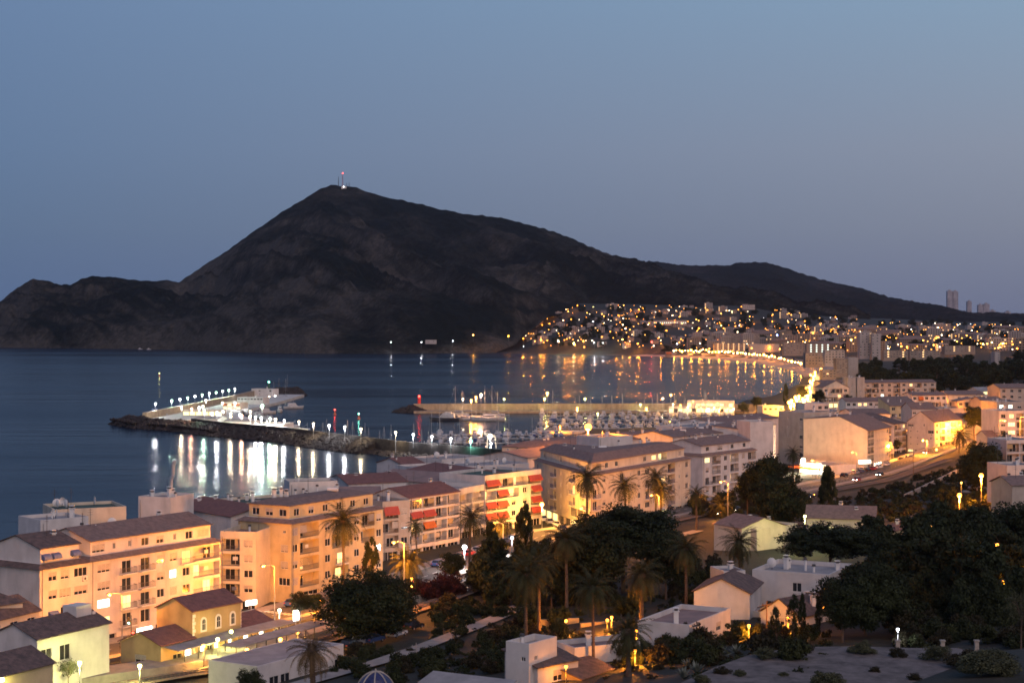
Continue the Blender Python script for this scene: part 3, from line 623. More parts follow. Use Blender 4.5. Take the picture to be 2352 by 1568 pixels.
# blocks behind the front row, seen as roofs and penthouses
bb = [('flat roofed white penthouse with satellite dishes on top, above the left gable', 93, 1203, 203, 1194, 25.8, 9, 8, 'white', 'flat', 'greyr', {0: (['...wn', '.....', '.....'],)}, 4, (3, 3, 2, 0)),
      ('long orange parapet wall of a roof terrace facing the sea', 126, 1178, 290, 1170, 23.5, 12, 8, 'cream', 'flat', 'greenr', {}, 7, (3, 3, 2, 3)),
      ('white stair tower crowned by a bent metal flue behind the long pink block', 318, 1147, 392, 1150, 25.5, 9, 8, 'white', 'flat', 'greyr', {0: (['.w.', '...', '...'],)}, 4, (0, 1, 0)),
      ('dark red tiled roof wing between the pink block and the yellow corner block', 400, 1165, 530, 1187, 22.0, 14, 8, 'white', 'gable', 'tiler', {}, 4, (0, 1, 0)),
      ('long block with green terrace and many white chimneys beyond the yellow corner block', 475, 1168, 845, 1140, 19.8, 12, 6, 'cream', 'flat', 'greenr', {}, 12, (0, 0, 1, 0)),
      ('white cube stair house with green roof on the long green terrace', 665, 1113, 775, 1110, 22.8, 8, 8, 'white', 'flat', 'greenr', {0: (['..w', '...', '...'],)}, 2, (2, 1)),
      ('brown gabled house with small dark windows behind the beige block', 735, 1142, 875, 1140, 19.2, 13, 5.5, 'beige', 'gable', 'flatr', {0: (['w..w', 'w..w', '....'],)}, 2, (0, 2)),
      ('pink roofed low house with white side walls behind the red awning block', 800, 1112, 935, 1106, 19.5, 16, 5.5, 'white', 'gable', 'tiler', {}, 4, (0, 2, 0)),
      ('grey gabled warehouse roof with pale side wall above the white balconies', 848, 1098, 1000, 1110, 18.8, 20, 5.5, 'pink', 'gable', 'flatr', {}, 3, (2, 2)),
      ('red roofed block with white chimneys behind the bright red awnings', 930, 1080, 1095, 1106, 19.0, 20, 5.5, 'white', 'gable', 'tiler', {}, 6, (0, 1, 2)),
      ('small white house with red tiled roof standing at the water edge', 925, 1068, 975, 1064, 17.5, 12, 4, 'white', 'gable', 'tiler', {0: (['w.w', 'w.d', '...'],)}, 3, (1, 0)),
      ('white flat roofed block with stair tower by the near breakwater', 1015, 1060, 1112, 1052, 18.2, 14, 4, 'white', 'flat', 'greyr', {0: (['..w.wm', 'w.w.ww', 'w.w.ww', '......'],)}, 5, (0, 2, 3)),
      ('long grey roof terrace with white parapet over the red awning block', 975, 1082, 1215, 1068, 19.0, 16, 5, 'white', 'flat', 'greyr', {}, 8, (0, 2, 0, 3)),
      ('low gable roof painted pale grey in front of the marina', 1212, 1052, 1300, 1040, 16.5, 18, 4, 'pink', 'gable', 'flatr', {}, 2, (0, 1)),
      ('wide brown tiled roof beside the marina with orange lamp glow', 1270, 1030, 1395, 1012, 17.0, 20, 4, 'cream', 'hip', 'tile', {}, 3, (0, 1)),
      ('white penthouse with twin slits behind the wedge-shaped block', 1376, 1008, 1453, 1004, 22.5, 12, 4, 'white', 'flat', 'flatr', {0: (['.nn..l', '......', '......', '......'],)}, 3, (0, 3, 1)),
      ('brown tiled roof block with white chimneys behind the penthouse', 1450, 1010, 1560, 1000, 20.0, 18, 4, 'pink', 'gable', 'tile', {}, 6, (0, 0, 1)),
      ('mauve roofed block with solar tanks left of the small window block', 1545, 1005, 1690, 990, 21.0, 16, 4, 'pink', 'gable', 'tile', {}, 8, (0, 4, 1, 0)),
      ('grey slab roof with air ducts beside the stair tower', 1590, 985, 1700, 975, 21.0, 16, 4, 'white', 'flat', 'greyr', {}, 8, (0, 1, 3, 0)),
      ('white long roof stepping down to the marina road', 1640, 972, 1790, 960, 20.0, 18, 4, 'white', 'gable', 'tile', {}, 6, (0, 1, 0))]
for lb, ua, va, ub, vb, ze, dp, z0, mt, rf, rmm, fc, nc, kd in bb:
    building('apartment_block', lb, fr(ua, va, ub, vb, ze, dp), z0, ze, fc, mt, rf, rmm, 1.8, chim=nc, kinds=kd, par=.7)
# blocks of the town to the right, Y 800 - 1500
tb = [('long beige apartment terrace with two square towers in front of the dark pines', 1885, 884, 2150, 876, 12, 1010, 'beige', 'gable', 'tile', ['wbwwbwwbwwbwlbww', 'bwlbwwbbwwbwbwwb', 'bwwbwwbwcwbwwbww'], 12, 1.5),
      ('square beige tower on the left of the long apartment terrace', 1947, 869, 1966, 869, 14, 1000, 'beige', 'flat', 'greyr', ['.', 'm', 'm', 'm'], 8, 0),
      ('square beige tower beside the first one on the apartment terrace', 1969, 869, 1986, 868, 14, 1000, 'beige', 'flat', 'greyr', ['.', 'm', 'm', 'm'], 8, 0),
      ('cream gabled apartment house lit orange behind the lamp-lit avenue', 1890, 893, 1950, 889, 12, 960, 'cream', 'cross', 'tile', ['wbbw', 'bwlb', 'whhw'], 12, 4),
      ('white terraced row with dark roof and orange lit windows below the beige terrace', 1943, 925, 2045, 920, 12, 880, 'white', 'gable', 'tile', ['wwllwwww', 'wlwwvwww', '..wwww..'], 10, 1.8),
      ('yellow green gabled house with stepped white balconies', 2044, 940, 2110, 925, 14, 850, 'yellow', 'shed', 'tile', ['w.bb', 'wwbb', 'nnnb'], 14, 4),
      ('grey white block with flat roof behind the stepped balconies', 2095, 912, 2175, 905, 14, 900, 'pink', 'gable', 'tile', ['wowwww', 'w..bbw', 'wwwwww'], 12, 1.5),
      ('cream block with lit top corner window beneath the dark pines', 2178, 909, 2262, 905, 14, 930, 'cream', 'gable', 'tile', ['.wwsl', 'bwsbw', 'wwhhw'], 14, 2),
      ('bare beige side wall of a block with three small windows', 2155, 940, 2215, 940, 17, 820, 'beige', 'flat', 'greyr', ['.', 'm...', 'm.w.', 'w...'], 14, 0),
      ('low white house with lilac marquee roof between dark roofs', 1905, 955, 1945, 950, 12, 800, 'white', 'cross', 'greyr', ['....'], 14, 2),
      ('dark roofed low house row behind the big cream gable wall', 1960, 948, 2045, 955, 13, 760, 'pink', 'gable', 'tile', ['wwww'], 16, 2),
      ('small gabled apartment house with grey roof left of the mauve gable', 2095, 945, 2150, 935, 17, 800, 'pink', 'gable', 'tile', ['w.w.w', 'wwwww'], 12, 3),
      ('stepped white apartment block at the right edge with lit balconies', 2295, 950, 2352, 944, 26, 640, 'pink', 'flat', 'greyr', ['wlb', 'wyb', 'wyb', 'wcb'], 14, 0),
      ('upper stepped block with lit windows above the right edge balconies', 2290, 930, 2352, 922, 34, 720, 'beige', 'flat', 'greyr', ['ccw', 'wlw', 'www'], 14, 0),
      ('brown roofed long block at the right edge below the dark pines', 2297, 893, 2370, 890, 30, 900, 'beige', 'gable', 'tile', ['wwww', 'wwww'], 14, 2),
      ('cream low building glowing orange beside the right road lamps', 2268, 1006, 2330, 1000, 15, 640, 'cream', 'gable', 'tile', ['w.wh.w', '.ww.w.'], 9, 2),
      ('white terraced villa with recessed balconies cut by the right frame edge', 2312, 1020, 2372, 1010, 19.5, 500, 'pink', 'flat', 'greyr', ['bb', 'bb'], 12, 0),
      ('lower white villa wing with jutting slab roof at the right edge', 2313, 1078, 2375, 1070, 20, 410, 'pink', 'flat', 'greyr', ['.b'], 10, 0),
      ('pale wall with roof tiles at the right edge under the villas', 2325, 1118, 2385, 1112, 17, 350, 'beige', 'gable', 'tile', ['..'], 9, 1.5),
      ('white avenue building lit from below near the marina roundabout', 1752, 936, 1800, 932, 7, 1050, 'cream', 'flat', 'greyr', ['wwww'], 10, 0),
      ('boxy white block with blank side left of the cream gable wall', 1848, 930, 1905, 928, 16, 790, 'pink', 'flat', 'greyr', ['..ww', '....'], 12, 0),
      ('cream block glowing at the lamp-lit avenue bend', 1893, 912, 1925, 908, 11, 900, 'cream', 'flat', 'greyr', ['bbb', 'ohh'], 12, 0)]
for lb, ua, va, ub, vb, ze, Y, mt, rf, rmm, rows_, dp, rh_ in tb:
    ze = zat((va+vb)/2, Y); dy = .22*(ub-ua)*Y/F; pa = (uvx(ua, Y), Y); pb = (uvx(ub, Y+dy), Y+dy); h = 3.0*len(rows_)
    building('apartment_block', lb, rect(pa, pb, dp), ze-h, ze, {0: (rows_,)}, mt, rf, rmm, rh_, chim=3 if Y < 900 else 2, kinds=(0, 1, 2), par=.6, low=6)

# small blocks packed between the named ones
fr_ = random.Random(4)
for i in range(30):
    Y = fr_.uniform(760, 1080); u = fr_.uniform(1900, 2290) if Y > 820 else fr_.uniform(2215, 2300); n_ = fr_.choice([2, 3, 3, 4]); w_ = fr_.uniform(9, 17); x = uvx(u, Y); z = float(hland(np.array([[x, Y]]))[0])
    mt = fr_.choice(['white', 'cream', 'white', 'pink', 'beige']); k = len([c for c in range(int(w_/3))]); rws = [''.join(fr_.choice('wwsbbvly') for _ in range(k)) for _ in range(n_)]
    if any(abs(u-a)*Y/F < 12 and abs(Y-b) < 18 for a, b in [(t[1]/2+t[3]/2, t[6]) for t in tb]): continue
    building('apartment_block', mt.replace('pink', 'pinkish')+' small block packed into the town before the dark pine belt', rect((x, Y), (x+w_, Y+w_*fr_.uniform(.05, .5)), 10), z, z+2.9*n_, {0: (rws,), 1: (['.w.']*n_,)}, mt, fr_.choice(['flat', 'gable', 'gable', 'cross']), fr_.choice(['tile', 'greyr', 'tile', 'flatr']), 1.8, chim=2, kinds=(0, 1, 2), par=.6, group=mt+' small blocks before the pine belt', low=5)
# ------------------------------------------------------------------ lamps
ORD = ['first', 'second', 'third', 'fourth', 'fifth', 'sixth', 'seventh', 'eighth', 'ninth', 'tenth', 'eleventh', 'twelfth', 'thirteenth', 'fourteenth', 'fifteenth', 'sixteenth', 'seventeenth', 'eighteenth', 'nineteenth', 'twentieth']
for i in range(21, 100):
    t_ = ['', '', 'twenty', 'thirty', 'forty', 'fifty', 'sixty', 'seventy', 'eighty', 'ninety'][i//10]
    ORD.append(t_+'-'+ORD[i % 10-1] if i % 10 else t_[:-1]+'ieth')
COLS = {'white': (.92, .95, 1.0), 'green': (.62, 1, .72), 'warm': (1, .80, .52), 'rose': (1, .50, .30), 'sodium': (1, .30, .02), 'amber': (1, .42, .06), 'red': (1, .05, .03), 'teal': (.25, 1, .75), 'lime': (.95, .92, .30), 'blue': (.25, .35, 1)}
for k, c in COLS.items(): M['e_'+k] = emit('glowing_'+k+'_lamp', c, 12)
for k in ('white', 'warm', 'sodium', 'amber', 'lime'): M['f_'+k] = emit('far_'+k+'_lamp', COLS[k], 13)
_lm = {}
def light(par, loc, col, P, r=.3):
    k = (col, round(P), r)
    if k not in _lm:
        l = bpy.data.lights.new('lamp_light', 'POINT'); l.energy = P; l.color = COLS[col]; l.shadow_soft_size = r; _lm[k] = l
    o = bpy.data.objects.new('lamp_light', _lm[k]); COL.objects.link(o); o.parent = par; o.location = loc; return o
def lamp(x, y, z, h, col, P, label, style='post', rz=0, r=.35, group=None, drop=.55):
    """style post: straight pole with a globe; arm: tall pole with a reaching head"""
    t = thing('street_lamp', (x, y, z), label, 'street lamp', group, rz); k = (style, round(h, 1), r, col)
    if k not in _lm:
        p = MB(); hd = MB()
        if style == 'arm':
            p.tube((0, 0, -.5), (0, 0, h-.3), .13, .07, 8); p.path([(0, 0, h-.35), (-.5, 0, h), (-1.6, 0, h+.12)], [.06, .05, .05], 6)
            hd.add([(-2.5, -.22, h+.02), (-1.5, -.2, h+.05), (-1.5, .2, h+.05), (-2.5, .22, h+.02), (-2.4, -.14, h+.22), (-1.6, -.12, h+.25), (-1.6, .12, h+.25), (-2.4, .14, h+.22)], [(4, 5, 6, 7), (0, 1, 5, 4), (1, 2, 6, 5), (2, 3, 7, 6), (3, 0, 4, 7)], 0)
            hd.ball((-2.0, 0, h-.02), r, 1, 8, 4, .55)
        else:
            p.tube((0, 0, -.5), (0, 0, .6), .12, .11, 8); p.tube((0, 0, .6), (0, 0, h-.2), .075, .05, 8)
            hd.tube((0, 0, h-.25), (0, 0, h-.1), .16, .2, 8, 0); hd.ball((0, 0, h+r*.6), r, 1, 10, 6); hd.tube((0, 0, h+r*1.5), (0, 0, h+r*1.7), .25, .05, 8, 0)
        _lm[k] = (p.mesh('pole', M['dkmetal' if style == 'post' and r < .45 else 'metal']), hd.mesh('lamp_head', [M['metal'], M['e_'+col]], True))
    link('pole', _lm[k][0], t); link('lamp_head', _lm[k][1], t)
    if P: light(t, (-2.0, 0, h-drop) if style == 'arm' else (-.2, -.4, h-.9), col, P*2.2, .3)
    return t
def lamp_uv(u, v, Y, zb, col, P, label, **k):
    z = zat(v, Y); return lamp(uvx(u, Y), Y, zb, z-zb, col, P, label, **k)
# ------------------------------------------------------------------ breakwaters and quays
M['rock'] = mat('breakwater_rock', (.040, .031, .027), .95, .2, .5, col2=(.013, .011, .010), bump=.5)
M['quay'] = mat('quay_concrete', (.46, .44, .39), .9, .12, .15, stain=0)
M['wallc'] = mat('harbour_wall', (.30, .24, .17), .9, .12, .25, stain=.2)
def boulders(mb, pts, r0, n, w, h, drop=0):
    """n boulders strewn on a slope that runs along pts; h: crest height"""
    seg = [(Vector(a), Vector(b)) for a, b in zip(pts, pts[1:])]; ln = [(b-a).length for a, b in seg]; tot = sum(ln)
    for i in range(n):
        s = rnd.random()*tot; j = 0
        while s > ln[j] and j < len(ln)-1: s -= ln[j]; j += 1
        a, b = seg[j]; d = (b-a).normalized(); nn = Vector((d.y, -d.x)); f = rnd.random(); p = a+d*s+nn*(w*(1-f)); z = h*f-.2
        r = r0*rnd.uniform(.7, 1.4); vs = []
        for q in ((0, 0, 1), (1, 0, .3), (.3, 1, .2), (-.8, .6, .3), (-.8, -.6, .2), (.3, -1, .4), (.5, .5, -.7), (-.5, .3, -.7), (.2, -.6, -.7)):
            vs.append((p.x+q[0]*r*rnd.uniform(.8, 1.3), p.y+q[1]*r*rnd.uniform(.8, 1.3), z+q[2]*r*rnd.uniform(.7, 1.1)))
        mb.add(vs, [(0, 1, 2), (0, 2, 3), (0, 3, 4), (0, 4, 5), (0, 5, 1), (1, 6, 2), (2, 6, 7), (2, 7, 3), (3, 7, 4), (4, 7, 8), (4, 8, 5), (5, 8, 1), (1, 8, 6)])
def ribbon(mb, pts, offs, m=0):
    """sweep a cross section [(offset, z), ...] along the line pts; positive offset is towards the camera side"""
    pts = [Vector(p) for p in pts]; n = len(pts); k = len(offs)
    vs = []
    for i, p in enumerate(pts):
        d = ((pts[min(i+1, n-1)]-pts[i-1 if i else 0])).normalized(); nn = Vector((d.y, -d.x))
        for o, z in offs: vs.append((p.x+nn.x*o, p.y+nn.y*o, z))
    fs = [(i*k+j, (i+1)*k+j, (i+1)*k+j+1, i*k+j+1) for i in range(n-1) for j in range(k-1)]
    fs = [tuple(reversed(f)) for f in fs]; fs += [tuple(range(k)), tuple((n-1)*k+j for j in range(k-1, -1, -1))]
    mb.add(vs, fs, m)
WL = [tuple(at(u, v, 0))[:2] for u, v in ((252, 974), (301, 983), (401, 990), (472, 1000), (544, 1007), (616, 1013.5), (717, 1028), (821, 1042), (899, 1052), (1000, 1061), (1112, 1072))]
t = thing('breakwater', (*WL[3], 0), 'dark rubble breakwater whose inner side carries the row of white lamps', 'breakwater')
def rel(mb, o): mb.v = [(x-o[0], y-o[1], z-o[2]) for x, y, z in mb.v]; return mb
o3 = (*WL[3], 0)
mb = MB(); ribbon(mb, WL[2:8], [(2, -3), (-4, 2.2), (-9, 4.2), (-9.5, 4.2), (-9.5, 6.7), (-11.5, 6.7), (-11.5, 1.5)], 0); ribbon(mb, WL[7:], [(-3, -3), (-6.5, 1.2), (-9, 1.6), (-9.5, 6.7), (-11.5, 6.7), (-11.5, 1.5)], 0); ribbon(mb, WL[2:], [(-11.6, 1.5), (-11.6, 1.9), (-30, 1.9), (-30.2, -3)], 1); rel(mb, o3).build('quay_wall', [M['rock'], M['conc']], t)
mb = MB(); ribbon(mb, WL[:4], [(1, -3), (-5, 2.5), (-11, 4.6), (-22, 3.6), (-30, -3)]); rel(mb, o3).build('rubble_tip', M['rock'], t)
mb = MB(); boulders(mb, WL[1:], 1.25, 1500, 11, 0); mb = MB()
WLb = WL[1:]
def shift(pts, off):
    out = []
    for i, p in enumerate(pts):
        d = (Vector(pts[min(i+1, len(pts)-1)])-Vector(pts[i-1 if i else 0])).normalized(); out.append((p[0]+d.y*off, p[1]-d.x*off))
    return out
boulders(mb, shift(WLb[:7], -9.5), 1.15, 1700, 10.5, 4.9); boulders(mb, shift(WLb[6:], -9.5), .9, 420, 6, 1.8); boulders(mb, shift(WL[:4], -12), 1.3, 700, 13, 4.8); boulders(mb, shift(WL[:4][::-1], -0), 1.3, 400, 20, 3.2)
q = rel(mb, o3).build('rock_armour', M['rock'], t); q['kind'] = 'stuff'
# outer arm, lit wall and lighthouse
OA = [tuple(at(u, v, 6))[:2] for u, v in ((337, 947), (400, 935), (470, 921.5), (539, 908))]; OA.append((uvx(600, 1370), 1370.)); OA.append((uvx(680, 1400), 1400.))
t = thing('breakwater', (*OA[1], 0), 'lamp-lit outer harbour arm with pale green glowing wall', 'breakwater'); o1 = (*OA[1], 0)
mb = MB(); ribbon(mb, OA[:5], [(0, 1.9), (0, 6), (-2.5, 6), (-2.5, 3.5), (-12, -3)]); rel(mb, o1).build('wall', M['wallc'], t)
mb = MB(); boulders(mb, shift(OA[:5][::-1], 2), 1.4, 600, 10, 4.2); boulders(mb, shift(OA[4:], 2), 1.6, 500, 9, 5.5); boulders(mb, shift(OA[4:][::-1], -2), 1.6, 400, 9, 5.5)
q = rel(mb, o1).build('rock_armour', M['rock'], t); q['kind'] = 'stuff'
mb = MB(); ribbon(mb, OA[:5], [(34, -3), (34, 1.9), (0, 1.95)]); rel(mb, o1).build('quay', M['quay'], t)
# inner quay floor that joins the two arms
mb = MB(); P_ = [at(u, v, 1.93) for u, v in ((345, 958), (392, 962), (480, 972), (560, 983), (655, 993), (650, 984), (560, 955), (545, 935), (430, 934), (345, 950))]
mb.add(P_, [tuple(range(10))]); mb.v = mb.v+[(x, y, -2) for x, y, z in P_]; mb.f += [(i, 10+i, 10+(i+1) % 10, (i+1) % 10) for i in range(10)]; mb.m += [0]*10
tag(mb.build('quay', M['quay']), kind='structure')
# lighthouse
x, y = uvx(617.6, 1378), 1378
t = thing('lighthouse', (x, y, 4), 'small dark green harbour light tower with glowing green lantern', 'lighthouse')
mb = MB(); mb.tube((0, 0, -3), (0, 0, 1.5), 3, 2.2, 12); mb.tube((0, 0, 1.5), (0, 0, 6.5), 1.0, .75, 12); mb.tube((0, 0, 6.5), (0, 0, 6.8), 1.4, 1.4, 12)
mb.build('tower', mat('green_paint', (.03, .11, .06), .5, .1), t); mb = MB(); mb.tube((0, 0, 6.8), (0, 0, 7.9), .6, .6, 8); mb.build('lantern', M['e_teal'], t)
mb = MB(); mb.ball((0, 0, 8.0), .8, 0, 10, 4, .7, 0, 1); mb.build('cap', M['dkmetal'], t)
xb, yb = uvx(962.8, 1150), 1150
t = thing('beacon', (xb, yb, 5.3), 'red harbour beacon glowing red at the end of the far breakwater', 'beacon')
mb = MB(); mb.tube((0, 0, -.5), (0, 0, 4.2), 1.15, .9, 12); mb.tube((0, 0, 4.2), (0, 0, 4.45), 1.3, 1.3, 12); mb.build('tower', mat('red_paint', (.45, .02, .02), .5, .1), t)
mb = MB(); mb.tube((0, 0, 4.45), (0, 0, 5.2), .5, .5, 8); mb.ball((0, 0, 5.2), .55, 0, 8, 3, .8, 0, 1); mb.build('lantern', M['e_red'], t); light(t, (0, -1.6, 5.0), 'red', 500, .3)
# far breakwater of the marina
FB = [(uvx(u, Y), float(Y)) for u, Y in ((950, 1146), (1060, 1148), (1250, 1149), (1480, 1149), (1640, 1147), (1735, 1140))]
t = thing('breakwater', (*FB[0], 0), 'long low far breakwater wall glowing olive under its lamps, beyond the marina', 'breakwater'); o0 = (*FB[0], 0)
mb = MB(); ribbon(mb, FB, [(14, -3), (14, 1.3), (0, 1.35), (0, 5.5), (-3, 5.5), (-14, -3)]); rel(mb, o0).build('wall', M['wallc'], t)
mb = MB(); tip = Vector(FB[0])
for i in range(420):
    a = rnd.uniform(0, 6.28); r = rnd.random()**.6*11; p = tip+Vector((math.cos(a)*r*1.1-2, math.sin(a)*r)); boulders(mb, [tuple(p), (p.x+1, p.y)], 1.2, 1, .1, 0); k = 9
    for q in range(len(mb.v)-k, len(mb.v)): v = mb.v[q]; mb.v[q] = (v[0], v[1], v[2]+max(0, 4.2*(1-r/11)))
q = rel(mb, o0).build('rock_armour', M['rock'], t); q['kind'] = 'stuff'
# pier in the marina and pontoons
def pier(name, label, uA, uB, Y, w, z=1.0, m='quay'):
    xa, xb_ = uvx(uA, Y), uvx(uB, Y); o = MB(); o.box(xa, xb_, Y-w/2, Y+w/2, z-.35 if z < 1 else -2, z)
    for i in range(int((xb_-xa)/9)+1): x_ = xa+i*9; o.tube((x_, Y-w/2-.2, -2), (x_, Y-w/2-.2, z+1.0), .18, n=6, m=0)
    return tag(o.build(name, M[m]), label, 'pier' if z >= 1 else 'pontoon')
pier('pier', 'concrete pier glowing orange in front of the crowded moorings', 1236, 1350, 938, 12, 1.3)
pier('pier', 'pier at the yacht berth below the three bright lamps', 1052, 1150, 1085, 8, 1.2)
PONT = [(1232, 1560, 972), (1236, 1690, 1012), (1240, 1700, 1054), (1240, 1690, 1096)]
NP = [(975, 1190, 858), (985, 1300, 890), (1000, 1290, 918)]
for i, (a_, b_, Y_) in enumerate(PONT+NP): pier('pontoon', ORD[i % 4 if i < 4 else i-4].capitalize()+(' floating pontoon of the crowded marina counted from the pier' if i < 4 else ' floating pontoon behind the near breakwater counted from the quay'), a_, b_, Y_, 2.2, .6)
# ------------------------------------------------------------------ harbour buildings
hb = [('harbour_office', 'white two storey harbour office at the foot of the green light tower', 577.5, 627, 1341, 7.2, 9, ['.w.w', 'nn..'], 'white', 'flat', 'greyr', 0),
      ('fish_hall', 'long white fish hall on the outer quay with row of small windows', 545, 604, 1215, 6.4, 10, ['wwwwwwww', '........'], 'white', 'flat', 'greyr', 0),
      ('fish_hall', 'cream fish hall with lit red signs on the outer quay', 512, 552, 1150, 6.0, 9, ['ohoo', 'hh.h'], 'cream', 'flat', 'flatr', 0),
      ('harbour_shed', 'bright white windowed shed at the right end of the fishing quay', 583, 650, 915, 6.2, 14, ['mmmm.w..', '........'], 'white', 'flat', 'greyr', 0),
      ('harbour_shed', 'low row of white harbour sheds in the middle of the fishing quay', 515, 578, 955, 5.4, 10, ['.dd.dd.d'], 'white', 'gable', 'greyr', 1.2),
      ('harbour_shed', 'left white harbour shed glaring under the lamps', 447, 500, 985, 5.2, 11, ['.ddd.dd.'], 'white', 'gable', 'greyr', 1.2),
      ('harbour_shed', 'cream open shed with flat roof in the centre of the fishing port', 420, 508, 1075, 5.0, 8, ['hhhhhh'], 'cream', 'flat', 'greyr', 0)]
for nm, lb, ua, ub, Y, ze, dp, rws, mt, rf, rmm, rh_ in hb:
    building(nm, lb, rect((uvx(ua, Y), Y), (uvx(ub, Y*.995), Y*.995), dp), 1.95, ze, {0: (rws,)}, mt, rf, rmm, rh_ or 1, chim=1, par=.4, low=1)
building('yacht_club', 'brightly lit two storey yacht club with terrace beside the far breakwater', rect((uvx(1578, 1118), 1118), (uvx(1684, 1112), 1112), 10), 1.5, 8.2, {0: (['h.VyVyVy.h', 'hGhhghhGhh'],)}, 'white', 'flat', 'greyr', chim=2, par=.7, cat='yacht club')
building('yacht_club', 'lower left wing of the lit yacht club with open porch', rect((uvx(1536, 1112), 1112), (uvx(1579, 1110), 1110), 8), 1.5, 5.0, {0: (['hGhh'],)}, 'white', 'flat', 'greyr', chim=0, par=.4, cat='yacht club')
for i, (u, v, w) in enumerate(((351, 953, 1.6), (360, 953, 1.7), (379, 953, 1.6))):
    p = at(u, v, 2); b = MB(); b.tube((0, 0, 0), (0, 0, 3.7), w, .5, 10); b.tube((0, 0, 3.7), (0, 0, 4.0), .5, .1, 10)
    o = b.build('conical_tank', mat('pale_blue_cover', (.30, .36, .50), .7, .15)) if i == 0 else link('conical_tank', o.data); o.location = p
    tag(o, ('left', 'middle', 'right')[i]+' of three pale blue cones at the breakwater tip', 'conical tank', 'pale blue cones at the breakwater tip')
# ------------------------------------------------------------------ boats
M['hull'] = mat('white_hull', (.34, .34, .35), .35, .15, .8); M['hullb'] = mat('blue_hull', (.05, .10, .25), .35, .1); M['hullk'] = mat('dark_hull', (.03, .03, .04), .3, .1)
M['hullr'] = mat('red_hull', (.50, .12, .05), .5, .1); M['hullg'] = mat('green_hull', (.10, .28, .20), .5, .1); M['canvas'] = mat('blue_boat_canvas', (.08, .12, .28), .8, .1); M['deck'] = mat('teak_deck', (.32, .22, .13), .7, .1); M['spar'] = mat('aluminium_spar', (.30, .29, .28), .4, .05, 1, metal=.2)
def hull(mb, L, B, H, m=0, fl=.12):      # bow towards +x, waterline at z=0
    st = [(-.5, .78, 0), (-.3, .95, 0), (0, 1, .0), (.25, .82, .06), (.42, .45, .16), (.5, .04, .26)]; vs = []
    for t_, b_, s_ in st:
        x = t_*L; hw = b_*B/2; h = H*(1+s_)
        vs += [(x-(.04*L if t_ == .5 else 0), -hw*.55, -.35), (x, -hw*.92, H*.35), (x+(.02*L if t_ > .4 else 0), -hw, h), (x+(.02*L if t_ > .4 else 0), hw, h), (x, hw*.92, H*.35), (x-(.04*L if t_ == .5 else 0), hw*.55, -.35)]
    fs = [(i*6+j, (i+1)*6+j, (i+1)*6+(j+1) % 6, i*6+(j+1) % 6) for i in range(5) for j in range(6)]+[(5, 4, 3, 2, 1, 0), tuple(30+j for j in range(6))]
    mb.add(vs, fs, m)
def taper_box(mb, x0, x1, y, z0, z1, k=.75, m=0, kx=.12):
    L = x1-x0; mb.add([(x0, -y, z0), (x1, -y, z0), (x1, y, z0), (x0, y, z0), (x0+L*kx*.5, -y*k, z1), (x1-L*kx*2, -y*k, z1), (x1-L*kx*2, y*k, z1), (x0+L*kx*.5, y*k, z1)], [(4, 5, 6, 7), (0, 1, 5, 4), (1, 2, 6, 5), (2, 3, 7, 6), (3, 0, 4, 7)], m)
